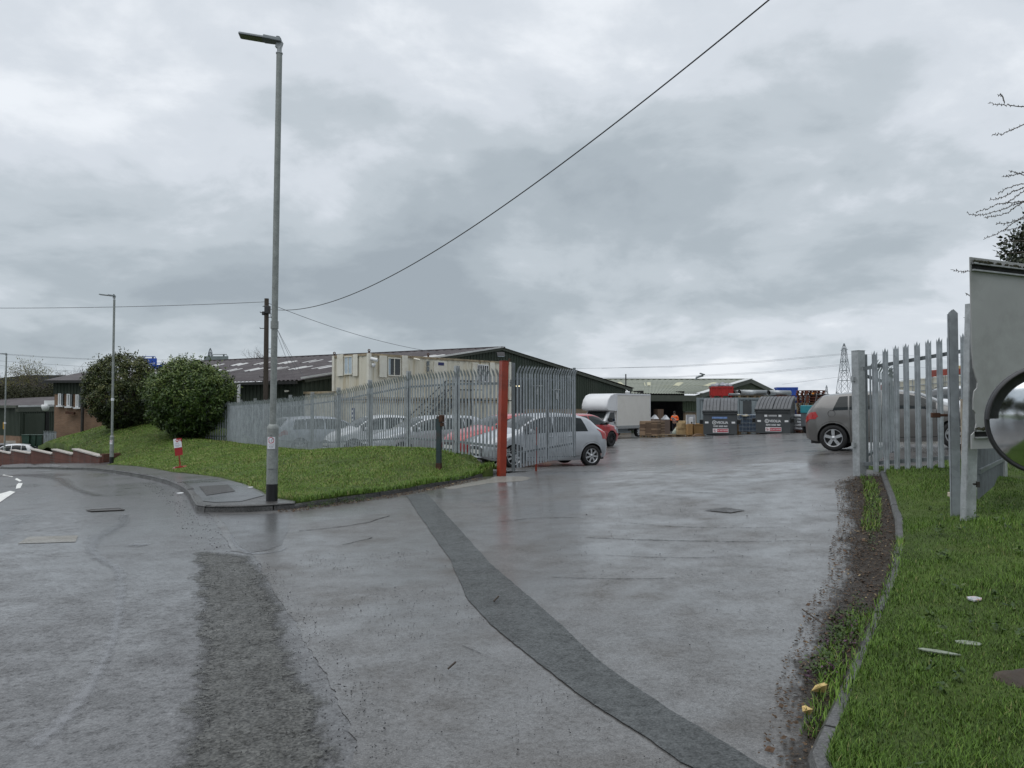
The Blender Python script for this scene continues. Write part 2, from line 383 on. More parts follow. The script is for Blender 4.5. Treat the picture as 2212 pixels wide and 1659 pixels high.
sheet('concrete_pad', jag(co_, .08, .05, 4), H, .006, m_conc, .75)
# pavement
pb = gp([(1, 1008), (60, 1008), (120, 1007.6), (205, 1008), (241, 1009), (292, 1012.5), (372, 1027), (476, 1040), (530, 1056.5), (565, 1072), (583, 1086), (637, 1094)])
pave = [Vector(p) for p in kb] + [Vector((p.x, p.y + .05, 0)) for p in pb[::-1]]
pave = [Vector((-34.5, 52.3, 0))] + pave + [Vector((-36, 54.6, 0))]
sheet('pavement', pave, H, .09, m_pave, .75)
sheet('pavement_patch', gp([(390, 1047), (462, 1042), (520, 1054), (572, 1082), (520, 1096), (462, 1098), (430, 1094), (424, 1080), (412, 1062)]), H, .097, m_pave2, .75)
sheet('pavement_cover', gp([(430, 1062), (492, 1058), (508, 1073), (446, 1083)]), H, .104, m_cover, .75)
def kerb(name, pts, w=.13, hh=.10, rise=None, gap=.9):
    mb = MB(); P2 = [Vector((p[0], p[1])) for p in pts]; dense = []
    for a, b in zip(P2, P2[1:]):
        k = max(1, int((b - a).length / .3))
        dense += [a + (b - a) * (j / k) for j in range(k)]
    dense.append(P2[-1]); run = 0; seg = []
    L = [0]
    for a, b in zip(dense, dense[1:]): L.append(L[-1] + (b - a).length)
    rows = []
    for i, p in enumerate(dense):
        d = (dense[min(i + 1, len(dense) - 1)] - dense[max(i - 1, 0)]).normalized(); nrm = Vector((-d.y, d.x))
        z = h(p.x, p.y); e = 0.006 * math.sin(L[i] * 3.1) + .004 * mnoise.noise(Vector((p.x * 2, p.y * 2, 0)))
        if rise: z += rise(L[i] / L[-1])
        rows.append([(p.x, p.y, z - .08), (p.x - nrm.x * -.015, p.y + nrm.y * .015, z + hh - .025 + e), (p.x + nrm.x * .035, p.y + nrm.y * .035, z + hh + e), (p.x + nrm.x * w, p.y + nrm.y * w, z + hh + e), (p.x + nrm.x * w, p.y + nrm.y * w, z - .08)])
    joint = gap; k0 = 0
    for i in range(1, len(rows)):
        if L[i] - L[k0] > gap or i == len(rows) - 1:
            blk = rows[k0:i + 1]; vs = []
            for j, r in enumerate(blk):
                f = .012 if j == 0 else 0
                for q in r: vs.append(Vector(q))
            if len(blk) > 1:
                dd = (vs[5] - vs[0]).normalized() * .016; tl = random.uniform(-.007, .007); vs = [v + Vector((0, 0, tl)) if q % 5 in (1, 2, 3) else v for q, v in enumerate(vs)]
                for q in range(5): vs[q] = vs[q] + dd
            mb.add(vs, [(j * 5 + a, j * 5 + a + 1, (j + 1) * 5 + a + 1, (j + 1) * 5 + a) for j in range(len(blk) - 1) for a in range(4)] + [(0, 4, 3, 2, 1), tuple(len(vs) - 5 + q for q in range(5))])
            k0 = i
    return mb.build(name, m_kerb)
tag(kerb('pavement_kerb', [Vector((-34.5, 52.2))] + [Vector(p[:2]) for p in kb]), kind='structure')
tag(kerb('bank_kerb', [Vector(p[:2]) for p in kd], .08, .075), kind='structure')
tag(kerb('verge_kerb', [Vector(p[:2]) for p in rk[::-1]], .095, .065), kind='structure')
sr = gp([(1735, 1659), (1790, 1545), (1830, 1452), (1880, 1340), (1918, 1250), (1932, 1180), (1930, 1130), (1918, 1080), (1906, 1045), (1899, 1025)])
sl_ = gp([(1844, 1026), (1802, 1042), (1808, 1080), (1810, 1130), (1790, 1190), (1790, 1240), (1750, 1300), (1722, 1370), (1692, 1430), (1668, 1520), (1650, 1600), (1630, 1659)])
soilp = [Vector((p.x + .45, p.y - .1, 0)) for p in sr[::-1]] +  [Vector((.9, 2.4, 0)), Vector((.72, 2.5, 0))] + sl_[::-1]
sheet('soil_strip', jag(soilp, .2, .05, 6), H, .008, m_soil, .11, fade=.40)
# road markings and ironwork
def poly_on(name, px, off, mat, kind=None, label=None, cat=None, group=None, jg=0, thick=0):
    p = gp(px); p = jag(p, .15, jg, 1) if jg else p
    return sheet(name, p, H, off, mat, .75, kind, label, cat, group, thick)
for lab, q in (('white road dash nearest the camera, cut by the picture edge', [(-30, 1086), (1, 1085), (33, 1063.5), (22, 1061), (-30, 1076)]),
               ('short white road dash bending round the corner beyond the longest one', [(34, 1056.5), (44, 1055), (49, 1044.5), (40, 1044), (36, 1048)]),
               ('small white road dash at the tightest point of the bend', [(32, 1036), (42, 1041), (47, 1039), (36, 1033)]),
               ('thin far white road dash leading away round the bend', [(5, 1027), (26, 1031), (29, 1029.5), (8, 1025.5)])):
    poly_on('road_marking', q, .008, m_line, None, lab, 'road marking', 'white dashes of the centre line')
def cover(name, px, label, mat=None, frame=True, off=.012):
    p = gp(px); c = sum((Vector(q) for q in p), Vector()) / len(p)
    t = thing(name, label, 'manhole cover', (c.x, c.y, h(c.x, c.y)))
    o = sheet('cover_plate', p, H, off, mat or m_iron, 5, None, None, None); iv = PMX[t].inverted()
    for v in o.data.vertices: v.co = iv @ v.co
    o.parent = t
    if frame:
        mbf = MB(); k = len(p)
        for i in range(k):
            a, b = p[i], p[(i + 1) % k]; mbf.beam((a.x, a.y, h(a.x, a.y) + off), (b.x, b.y, h(b.x, b.y) + off), .03, .008)
        mbf.build('cover_frame', m_iron, t)
    return t
cover('manhole_cover', [(188, 1103), (258, 1099), (268, 1103), (200, 1106)], 'dark iron manhole cover in the road by the pavement corner')
cover('manhole_cover', [(1521, 1104), (1566, 1098), (1611, 1103.5), (1578, 1109)], 'dark square inspection cover in the middle of the wet driveway', m_cover, False)
cover('manhole_cover', [(38, 1175), (62, 1160), (169, 1157), (163, 1171)], 'pale wet square cover in the road at the left of the bend', m_conc, False, .004)
# ------------------------------------------------------------------ grass bank (left) and verge (right)
FENCE = [(-124 - 133.1 * i, 1 + .1276 * i, i) for i in range(-1, 11)]
def fpx(t): return 1106 + (-124 - 133.1 * t) / (1 + .1276 * t)
def fY(t): return 18.25 * (1 + .1276 * t)
def fxy(t): return Vector(((fpx(t) - CX) / FPX * fY(t), fY(t)))
_ft = [-.8, 0, 1, 2, 3, 4, 5, 9, 10]; _fz = [2.44, 2.48, 2.46, 2.30, 2.13, 2.02, 1.95, 1.78, 1.76]
def ftop(t): return float(np.interp(t, _ft, _fz))
def fbase(t): return ftop(t) - 2.02
bank_pts = [(p.x, p.y, h(p.x, p.y) + .10) for p in gp([(241, 1009), (292, 1012.5), (332, 1018), (372, 1027), (430, 1033), (476, 1040), (530, 1056.5), (565, 1072), (583, 1086), (637, 1094)])]
bank_pts += [(p.x, p.y + .1, h(p.x, p.y) + .09) for p in kd[1:]]
bank_pts += [(fxy(t).x, fxy(t).y, fbase(t) + .02) for t in (-.7, 0, 1, 2, 3, 4, 5, 6, 7, 8, 9)]
bank_pts += [tuple(P(*q)) for q in ((495, 955, 39.2), (420, 950, 37.5), (330, 934, 41), (255, 931, 43), (180, 934, 46), (120, 948, 49), (60, 968, 53), (20, 984, 58), (-40, 1000, 62))]
bank_pts += [tuple(P(*q)) for q in ((222, 988, 37.2), (165, 980, 40.5), (118, 979, 43.5), (72, 979, 47), (28, 979, 50.5), (0, 980, 53), (220, 1003, 36.2))]
bank_pts += [(-16, 50, -.4), (-24, 56, -1.2), (-33, 64, -2.6), (-9, 34, -.2), (-5, 28, -.1), (-2, 22, 0), (0.2, 18.2, .1)]
BT = TPS(bank_pts, .01)
def bumps(x, y): return np.array([.035 * mnoise.noise(Vector((a * .5, b * .5, 2))) + .02 * mnoise.noise(Vector((a * 1.6, b * 1.6, 5))) for a, b in zip(np.atleast_1d(x), np.atleast_1d(y))])
def B(x, y): return BT(x, y) + bumps(x, y)
def bk(x, y): return float(B(x, y)[0])
bank_poly = [Vector((p.x, p.y)) for p in gp([(222, 1004.5), (241, 1009), (292, 1012.5), (332, 1018), (372, 1027), (430, 1033), (476, 1040), (530, 1056.5), (565, 1072), (583, 1086), (637, 1094)])]
bank_poly += [Vector((p.x - .02, p.y + .07)) for p in kd[1:-1]] + [Vector((-.40, 16.35)), Vector((-.46, 16.9)), Vector((-.85, 18.2)), Vector((-1.2, 19.4)), Vector((-5.2, 25.7)), Vector((-9.5, 32.8)), Vector((-13.2, 39.2)), Vector((-14, 42)), Vector((-18, 47)), Vector((-25, 53)), Vector((-33, 61)), Vector((-36.5, 62)), Vector((-32.6, 53)), Vector((-29.2, 48.6)), Vector((-24.6, 43)), Vector((-20.7, 38.8)), Vector((-19.2, 36.9)), Vector((-18.9, 36.2))]
m_turf = M('turf_base', (.055, .085, .018), .9, var=.45, scale=1.2, bump=.5, bscale=25, spec=.2, stain=(.075, .085, .025), stain_amt=.5)
sheet('grass_bank', bank_poly, B, 0, m_turf, .6, skirt=.35)
rv = [Vector((p.x + .085, p.y - .02)) for p in rk]
RV = rv + [Vector((6.5, 14.2)), Vector((7.4, 13.6)), Vector((9.2, 15.2)), Vector((13, 16.2)), Vector((22, 17)), Vector((22, 2)), Vector((12, -6)), Vector((.7, -6))]
ver_pts = [(p.x + .12, p.y, h(p.x, p.y) + .075) for p in rk] + [tuple(P(2066, 1112, 8.6)), tuple(P(2108, 1120, 8.2)), tuple(P(2165, 1034, 12.5)), tuple(P(1889, 1014, 12.6)), tuple(P(2000, 1006, 12.2)), (8.5, 13.5, .62), (12, 15.6, .75), (2, 2, .12), (3, 4, .2), (5, 5, .33), (9, 9, .5), (20, 12, .9), (14, 2, .6), (4, -4, .2), (6.6, 14, .5)]
VT = TPS(ver_pts, .01)
def V(x, y): return VT(x, y) + bumps(x, y) * .8
def vg(x, y): return float(V(x, y)[0])
sheet('grass_verge', RV, V, 0, m_turf, .5, skirt=.3)
def inpoly(x, y, poly):
    r = np.zeros(len(x), bool); n = len(poly)
    for i in range(n):
        x1, y1 = poly[i][0], poly[i][1]; x2, y2 = poly[(i + 1) % n][0], poly[(i + 1) % n][1]
        c = ((y1 > y) != (y2 > y)); r ^= c & (x < (x2 - x1) * (y - y1) / ((y2 - y1) if y2 != y1 else 1e-9) + x1)
    return r
def blade_mat():
    m, t, b = newmat('grass_blade'); a = t.nodes.new('ShaderNodeAttribute'); a.attribute_name = 'tint'
    c = ramp(t, [(0, (.03, .058, .010)), (.45, (.092, .178, .020)), (.85, (.165, .268, .042)), (1.0, (.27, .25, .10))], a.outputs['Fac']).outputs[0]
    t.links.new(c, b.inputs['Base Color']); b.inputs['Roughness'].default_value = .55; b.inputs['Specular IOR Level'].default_value = .3
    return m
m_blade = blade_mat()
def blades(name, poly, F, n, dens, lmin, lmax, wmin, wmax, label=None, seed=1, wd=9, boost=0):
    rg = np.random.default_rng(seed); xs = np.array([p[0] for p in poly]); ys = np.array([p[1] for p in poly])
    X, Y = [], []; got = 0
    while got < n:
        x = rg.uniform(xs.min(), xs.max(), 60000); y = rg.uniform(ys.min(), ys.max(), 60000)
        k = inpoly(x, y, poly) & (rg.random(60000) < dens(x, y)); X.append(x[k]); Y.append(y[k]); got += k.sum()
        if not k.any(): break
    X = np.concatenate(X)[:n]; Y = np.concatenate(Y)[:n]; n = len(X)
    Z = np.concatenate([F(X[i:i + 4000], Y[i:i + 4000]) for i in range(0, n, 4000)])
    cl = np.array([mnoise.noise(Vector((a * .9, b * .9, seed))) * .6 + mnoise.noise(Vector((a * 4, b * 4, seed + 3))) * .45 for a, b in zip(X, Y)])
    dist = np.sqrt(X ** 2 + Y ** 2)
    L = rg.uniform(lmin, lmax, n) * (1 + .8 * cl) ; W = rg.uniform(wmin, wmax, n) * np.maximum(1, dist / wd)
    ang = rg.uniform(0, 2 * np.pi, n) + cl * 3; ln = rg.uniform(.25, 1.0, n) * L * .9
    dx, dy = np.cos(ang), np.sin(ang); sx, sy = -dy, dx
    v = np.zeros((n, 5, 3)); Z = Z - .012
    for j, (t, wz, hh) in enumerate(((0, 1, 0), (0, -1, 0), (.35, .85, .62), (.35, -.85, .62), (1.0, 0, .95))):
        v[:, j, 0] = X + dx * ln * t + sx * W * .5 * wz; v[:, j, 1] = Y + dy * ln * t + sy * W * .5 * wz
        v[:, j, 2] = Z + np.sqrt(np.maximum(L ** 2 - (ln * .8) ** 2, (.25 * L) ** 2)) * hh
    me = bpy.data.meshes.new(name); me.vertices.add(n * 5); me.vertices.foreach_set('co', v.ravel())
    base = np.arange(n)[:, None] * 5
    loops = np.concatenate([base + 0, base + 1, base + 3, base + 2, base + 2, base + 3, base + 4], axis=1).ravel()
    me.loops.add(n * 7); me.loops.foreach_set('vertex_index', loops.astype(np.int32))
    me.polygons.add(n * 2); st = (np.arange(n)[:, None] * 7 + np.array([[0, 4]])).ravel(); me.polygons.foreach_set('loop_start', st.astype(np.int32))
    me.update(calc_edges=True); me.validate()
    at = me.attributes.new('tint', 'FLOAT', 'POINT'); tv = np.clip(rg.normal(.45 + boost, .2, n) + cl * .35 + (rg.random(n) > .955) * .5, 0, 1)
    at.data.foreach_set('value', np.repeat(tv, 5)); me.materials.append(m_blade)
    o = bpy.data.objects.new(name, me); COL.objects.link(o); PMX[o] = Matrix.Identity(4)
    return tag(o, kind='stuff', label=label, cat='grass')
def dn(near, p): return lambda x, y: np.clip((near / np.maximum(near, np.sqrt(x * x + y * y))) ** p, .01, 1) * (np.abs(x) < .72 * y + 1.2)
blades('grass', RV, V, 230000, dn(3.6, 1.7), .022, .058, .003, .0046, 'damp green grass growing on the right hand verge', 4, 9, -.15)
blades('grass', bank_poly, B, 170000, dn(13, 1.5), .03, .065, .005, .008, 'mown green grass covering the bank below the palisade fence', 6, 14, .28)
def edge_tufts():
    pts = []
    return pts
# ------------------------------------------------------------------ metals, paints
def galv(name, base=(.38, .40, .41), rough=.5, metal=.4, sc_=7):
    m, t, b = newmat(name); v = objco(t)
    vo = N(t, 'ShaderNodeTexVoronoi', Scale=sc_ * 5); t.links.new(v, vo.inputs['Vector'])
    f = mixc(t, .16, noi(t, v, sc_, 6, .7), vo.outputs['Color'])
    bw = t.nodes.new('ShaderNodeRGBToBW'); t.links.new(f, bw.inputs[0])
    c = ramp(t, [(.3, tuple(x * .72 for x in base)), (.5, base), (.7, tuple(x * 1.3 for x in base))], bw.outputs[0]).outputs[0]
    t.links.new(c, b.inputs['Base Color']); b.inputs['Metallic'].default_value = metal
    t.links.new(ramp(t, [(.3, rough * .8), (.7, rough * 1.25)], bw.outputs[0]).outputs[0], b.inputs['Roughness'])
    return m
m_galv = galv('galvanised_steel'); m_galv2 = galv('galvanised_fence', (.345, .375, .40), .5, .35, 3)
m_galvd = galv('galvanised_dark', (.17, .19, .20), .55, .5, 4)
m_lampcol = galv('lamp_column', (.27, .29, .28), .6, .35, 9)
m_red = M('red_paint', (.28, .034, .013), .45, var=.18, scale=2.2, stain=(.085, .022, .012), stain_amt=.85, bump=.08, bscale=30, coat=.15)
m_redbright = M('red_sign_paint', (.35, .015, .02), .45, var=.12, scale=3)
m_pink = M('faded_pink', (.62, .36, .36), .6, var=.1)
m_greenpost = M('green_post_paint', (.025, .045, .05), .5, var=.3, scale=4, stain=(.10, .035, .015), stain_amt=.8)
m_rust = M('rust', (.065, .028, .016), .85, var=.5, scale=14, bump=.4)
m_creamrust = M('cream_rusted', (.55, .48, .38), .6, var=.15, scale=6, stain=(.16, .05, .02), stain_amt=.95)
m_black = M('black_paint', (.012, .012, .014), .4, var=.3)
m_dark = M('dark_plastic', (.03, .03, .033), .5, var=.2)
m_void = M('shade_black', (.008, .008, .008), .9, var=.2)  # near-black that paints in the shade of openings and recesses
m_white = M('white_paint', (.72, .73, .74), .4, var=.06, scale=2)
m_paper = M('white_paper', (.75, .77, .82), .6, var=.06, scale=5, stain=(.45, .45, .48), stain_amt=.5)
m_inkred = M('red_ink', (.45, .02, .04), .6, var=.05); m_ink = M('black_ink', (.03, .03, .06), .6, var=.05); m_inkgrey = M('grey_ink', (.3, .31, .36), .6, var=.05)
m_wood = M('weathered_wood', (.055, .043, .034), .8, var=.3, scale=6, stretch=(4, 4, .4), bump=.4, bscale=12)
m_wire = M('black_cable', (.02, .02, .022), .5)
m_wiref = M('grey_cable', (.16, .17, .19), .5)
# ------------------------------------------------------------------ palisade
def pale(mb, p, u, nrm, z0, z1, w=.076, bend=.10, prong=.09, curl=.35):
    """W section pale at p, along-fence unit u, outward normal nrm"""
    offs = [(-.5, 0), (-.28, .020), (-.1, .006), (.1, .006), (.28, .020), (.5, 0)]
    def row(z, dn_): return [Vector((p.x, p.y, z)) + u * (a * w) + nrm * (d + dn_) for a, d in offs]
    zt = z1 - prong; zb = zt - bend; jt = u * random.uniform(-.006, .006) + nrm * random.uniform(-.004, .004)
    r0, r1, r2 = row(z0, 0), [q + jt for q in row(zb, 0)], [q + jt for q in row(zt, bend * curl)]
    vs = r0 + r1 + r2; n = 6
    fs = [(j * n + i, j * n + i + 1, (j + 1) * n + i + 1, (j + 1) * n + i) for j in range(2) for i in range(n - 1)]
    t = bend * curl + prong * curl * 1.6
    a = len(vs); tips = [Vector((p.x, p.y, zt + prong * .75)) + u * (-.48 * w) + nrm * (t * .9), Vector((p.x, p.y, z1)) + nrm * t, Vector((p.x, p.y, zt + prong * .75)) + u * (.48 * w) + nrm * (t * .9)]
    vs += tips
    fs += [(12, 13, a), (13, 14, 15, 16, a + 1), (16, 17, a + 2)]
    mb.add(vs, fs)
def rail(mb, a, b, w=.045, hh=.045): mb.beam(a, b, w * .3, hh); mb.beam(Vector(a) + Vector((0, 0, hh / 2)), Vector(b) + Vector((0, 0, hh / 2)), w, .006)
fen = thing('palisade_fence', 'long galvanised steel palisade fence with splayed pale tops along the crest of the grass bank', 'fence', (fxy(4).x, fxy(4).y, fbase(4)))
fu = (fxy(0) - fxy(9)).normalized(); fu = Vector((fu.x, fu.y, 0)); fn = Vector((fu.y, -fu.x, 0))
if fn.x > 0 and fn.y > 0: fn = -fn
fn = fn if fn.dot(Vector((-1, -1, 0))) > 0 else -fn
for i in range(-1, 9):
    t0 = -.76 if i < 0 else i
    mb = MB(); L = (fxy(i + 1) - fxy(t0)).length; n = max(2, int(L / .155)); rl = MB()
    for k in range(n):
        t = t0 + (i + 1 - t0) * (k + .5) / n; p = fxy(t); pale(mb, p, fu, fn, fbase(t) + .04 + random.uniform(-.012, .012), ftop(t) + random.uniform(-.015, .015))
    mb.build('pale_panel', m_galv2, fen)
    for dz in (-.36, -1.72):
        rl = MB(); a, b = fxy(t0), fxy(i + 1); rl.beam((a.x, a.y, ftop(t0) + dz), (b.x, b.y, ftop(i + 1) + dz), .006, .05); rl.beam(Vector((a.x, a.y, ftop(t0) + dz + .025)) - fn * .02, Vector((b.x, b.y, ftop(i + 1) + dz + .025)) - fn * .02, .045, .006)
        rl.build('rail', m_galvd, fen)
for i in range(0, 10):
    mb = MB(); p = fxy(i) - Vector((fn.x, fn.y)) * .06; R = R3(0, 0, math.atan2(fu.y, fu.x))
    z0, z1 = fbase(i) - .3, ftop(i) + .08
    mb.box((p.x, p.y, (z0 + z1) / 2), (.10, .012, z1 - z0), R)
    for s in (-1, 1): mb.box((p.x + fn.x * .048 * s, p.y + fn.y * .048 * s, (z0 + z1) / 2), (.10, .007, z1 - z0), R)
    mb.build('fence_post', m_galv, fen)
# end return of the fence behind the bush
ret = thing('palisade_fence', 'short return of palisade fence turning away behind the nearer round bush', 'fence', (fxy(9).x - .8, fxy(9).y + .5, fbase(9)))
mb = MB(); a = fxy(9); ru = Vector((-.93, .36, 0))
for k in range(9):
    p = Vector((a.x, a.y)) + Vector((ru.x, ru.y)) * (.1 + .155 * k); pale(mb, p, ru, Vector((-.36, -.93, 0)), fbase(9), ftop(9))
mb.build('pale_panel', m_galv2, ret)
for dz in (-.36, -1.72): mb = MB(); mb.beam((a.x, a.y, ftop(9) + dz), (a.x + ru.x * 1.5, a.y + ru.y * 1.5, ftop(9) + dz), .04, .05); mb.build('rail', m_galvd, ret)
# ------------------------------------------------------------------ red gate post, left gate leaf
def at_post(name, px0, pytop, pybase, Y, w, d, label, cat, mat, rz=0, lean=0):
    b = P(px0, pybase, Y); tp = P(px0, pytop, Y)
    t = thing(name, label, cat, (b.x, b.y, b.z), rz)
    return t, tp.z - b.z
RZ = math.radians(28)
gpst, gh = at_post('gate_post', 1083, 780, 1028, 16.4, .2, .2, 'tall square red painted steel gate post at the end of the palisade fence', 'gate post', m_red, RZ)
gpst.rotation_euler = (0, math.radians(1.5), RZ); PMX[gpst] = Matrix.Translation(gpst.location) @ gpst.rotation_euler.to_matrix().to_4x4()
mb = MB(); mb.box((0, 0, gh / 2 - .15), (.155, .155, gh + .3)); mb.build('post_shaft', m_red, gpst, False, .01)
mb = MB(); mb.box((0, 0, gh + .004), (.165, .165, .008)); mb.build('post_cap', m_red, gpst, False)
for z in (.38 * gh / 2.45 + .12, 1.98 * gh / 2.45):
    mb = MB(); mb.box((.083, .0, z), (.014, .145, .16)); mb.box((.13, -.02, z + .02), (.08, .05, .012)); mb.box((.13, -.02, z - .03), (.08, .05, .012)); mb.tube([(.16, -.02, z - .07), (.16, -.02, z + .08)], .013)
    for a in (-.05, .05):
        for bz in (-.05, .05): mb.tube([(.09, a, z + bz), (.105, a, z + bz)], .012, 6)
    mb.build('hinge', m_galv, gpst, False)
def gate(name, label, A, Bp, zb0, zt0, zb1, zt1, n, curl, mat=None, frame=.06, mid=True, bars=None):
    A, Bp = Vector(A), Vector(Bp); t = thing(name, label, 'gate', (A.x, A.y, zb0)); d = (Bp - A); L = d.length; u = (d / L); u3 = Vector((u.x, u.y, 0)); nn = Vector((u.y, -u.x, 0))
    if nn.y > 0: nn = -nn
    mb = MB()
    for p, z0, z1 in ((A, zb0, zt0 + .02), (Bp, zb1, zt1 + .02)) + (((A + d * .52, (zb0 + zb1) / 2 + .1, (zt0 + zt1) / 2 - .3),) if mid else ()):
        mb.box((p.x, p.y, (z0 + z1) / 2), (frame, frame, z1 - z0), R3(0, 0, math.atan2(u.y, u.x)))
    for k in ((.16, .86) if bars is None else bars):
        mb.beam((A.x, A.y, zb0 + (zt0 - zb0) * k), (Bp.x, Bp.y, zb1 + (zt1 - zb1) * k), .05, .05)
    mb.build('gate_frame', mat or m_galvd, t, bevel=.004)
    mb = MB()
    for k in range(n):
        f = (k + .7) / (n + .4); p = A + d * f - Vector((0, 0)); q = Vector((p.x + nn.x * .04, p.y + nn.y * .04)); pale(mb, q, u3, nn, zb0 + (zb1 - zb0) * f + .05, zt0 + (zt1 - zt0) * f - .01, curl=curl)
    mb.build('pale_panel', m_galv2, t)
    return t, u3, nn
A = P(1109, 1020, 16.45); E = P(1241, 983, 20.0)
lg, lu, ln_ = gate('yard_gate', 'open galvanised palisade gate leaf hung on the red post in front of the silver hatchback', A.xy, E.xy, A.z + .03, P(1109, 786, 16.45).z, E.z - .06, P(1241, 796, 20.0).z, 23, .35)
mb = MB()
for f, z, w in ((.30, 1.78, .07), (.62, 1.72, .12)):
    mb = MB(); p = A + (E - A) * f; mb.box((p.x + ln_.x * .08, p.y + ln_.y * .08, A.z + z - f * .1), (w, .01, .16), R3(0, 0, math.atan2(lu.y, lu.x)) @ R3(0, .15, 0)); mb.beam((p.x + ln_.x * .07 - .1, p.y + ln_.y * .07, A.z + z + .09), (p.x + ln_.x * .07 + .12, p.y + ln_.y * .07, A.z + z + .09), .02, .02)
    mb.build('torn_notice', m_galv, lg)
b = P(1158, 1015, 17.6)
st = thing('gate_stop_post', 'thin red steel stop post standing in front of the open gate leaf', 'post', b)
mb = MB(); mb.beam((0, 0, -.1), (.0, 0, .97), .045, .045, (0, 1, 0)); mb.build('post_bar', m_red, st, False, .006)
mb = MB(); mb.box((0, -.03, .52), (.06, .05, .09)); mb.build('bracket', m_galvd, st, False)
b = onray(948, 1013, B); bz = b.z
st = thing('old_gate_post', 'short dark green steel post with rusty bracket on the grass bank', 'post', (b.x, b.y, bz), math.radians(-20))
mb = MB(); hgt = P(948, 899, b.y).z - bz
mb.box((0, 0, hgt / 2 - .1), (.10, .09, hgt + .2)); mb.build('post_shaft', m_greenpost, st, False, .006)
mb = MB(); mb.box((.07, -.01, hgt - .05), (.09, .11, .15)); mb.box((.09, -.01, hgt - .02), (.07, .07, .09)); mb.box((.13, -.03, hgt - .02), (.1, .012, .008)); mb.box((.13, -.03, hgt - .14), (.1, .012, .008)); mb.box((.08, -.01, hgt - .18), (.06, .08, .08)); mb.build('rusty_bracket', m_rust, st, False, .006)
mb = MB(); mb.box((0, 0, .03), (.108, .098, .2)); mb.build('rusty_foot', m_rust, st, False)
# ------------------------------------------------------------------ right gate post, leaf, fence
b = P(1857, 1028, 12.9); tz = P(1857, 758, 12.9).z
gp2 = thing('gate_post', 'square galvanised steel gate post beside the grey hatchback on the right of the entrance', 'gate post', b, math.radians(22))
mb = MB(); mb.box((0, 0, (tz - b.z) / 2 - .15), (.15, .15, tz - b.z + .3)); mb.build('post_shaft', m_galv, gp2, False, .006)
mb = MB(); mb.box((0, 0, tz - b.z + .003), (.16, .16, .006)); mb.build('post_cap', m_galv, gp2, False)
for z in (.52, 1.62):
    mb = MB(); mb.box((-.1, .02, z), (.06, .05, .07)); mb.tube([(-.12, .02, z - .05), (-.12, .02, z + .05)], .014, 8); mb.build('hinge', m_galv, gp2, False)
A = P(1872, 1010, 13.1); E2 = P(1927, 978, 15.6)
rg_, ru_, rn_ = gate('yard_gate', 'open galvanised gate leaf folded back behind the right gate post by the grey hatchback', A.xy, E2.xy, A.z - .02, P(1872, 768, 13.1).z, E2.z, P(1927, 797, 15.6).z, 11, .5, bars=(.12, .82), mid=False)
mb = MB(); p = E2; mb.box((p.x - .02, p.y - .1, E2.z + 1.1), (.12, .1, .5)); mb.tube([(p.x - .02, p.y - .1, E2.z + .1), (p.x - .02, p.y - .1, E2.z + .9)], .02); mb.build('lock_box', m_galvd, rg_, bevel=.01)
fr = thing('palisade_fence', 'palisade fence panel of tall notched pales on the grass verge beside the right gate post', 'fence', P(1960, 1008, 12.4))
fa, fb = P(1868, 1010, 12.75), P(2100, 1000, 11.7); uu = (fb - fa).normalized(); uu.z = 0; nn = Vector((uu.y, -uu.x, 0)); nn = nn if nn.y < 0 else -nn
mb = MB(); mr = MB()
pxs = [(1889, 757, 1016), (1912, 751, 1017), (1934.5, 745, 1013), (1957, 741, 1011), (1981, 737, 1010), (2005, 732, 1009), (2029, 728, 1007), (2052, 724, 1004), (2080, 719, 1004)]
for px, yt, yb in pxs:
    f = (px - 1868) / (2100 - 1868); Y = fa.y + (fb.y - fa.y) * f; t_ = P(px, yt, Y); q = P(px, yb, Y)
    pale(mb, Vector((t_.x, t_.y)), uu, nn, q.z - .02, t_.z, .088, .05, .075, .02)
mb.build('pale_panel', m_galv2, fr)
for y0, y1 in ((797, 754), (1003, 985)):
    a = P(1864, y0, 12.85); c = P(2106, y1, 11.75); mr = MB(); mr.beam((a.x, a.y, a.z), (c.x, c.y, c.z), .008, .055); mr.beam((a.x, a.y + .03, a.z + .027), (c.x, c.y + .03, c.z + .027), .05, .006); mr.build('rail', m_galvd, fr)
# pointed flat post, rusted hinge post, sign post
b = P(2066, 1112, 8.6); zt = P(2066, 668, 8.6).z; zg = vg(b.x, b.y)
pp = thing('pale_post', 'tall pointed galvanised steel post standing in the grass in front of the grey sign', 'post', (b.x, b.y, zg), math.radians(-14))
mb = MB(); hh = zt - zg
pl = [(-.048, -.2), (.048, -.2), (.048, hh - .045), (.006, hh), (-.012, hh - .006), (-.048, hh - .04)]
Mx = Matrix(((1, 0, 0, 0), (0, 0, 1, 0), (0, 1, 0, 0), (0, 0, 0, 1)))
mb.prism(pl, .006, Mx); mb.prism([(-.048, -.2), (-.042, -.2), (-.042, hh - .05), (-.048, hh - .05)], .05, Mx); mb.build('post_strip', m_galv2, pp, False)
mb = MB(); z = P(2040, 897, 8.6).z - zg; mb.box((-.13, .02, z), (.13, .03, .03)); mb.box((-.19, .02, z), (.09, .06, .055)); mb.build('latch_bolt', m_rust, pp, False, .006)
b = P(2082, 1050, 8.75); zg = vg(b.x, b.y)
hp = thing('hinge_post', 'rusty cream painted hinge post between the pointed post and the sign', 'post', (b.x, b.y, zg))
mb = MB(); mb.tube([(0, 0, -.1), (0, 0, P(2082, 862, 8.75).z - zg)], .022, 8); mb.build('post_tube', m_creamrust, hp, False)
for y in (887, 903, 1046):
    mb = MB(); z = P(2082, y, 8.75).z - zg; mb.box((.05, -.01, z), (.12, .05, .045)); mb.build('hinge', m_creamrust, hp, False, .005)
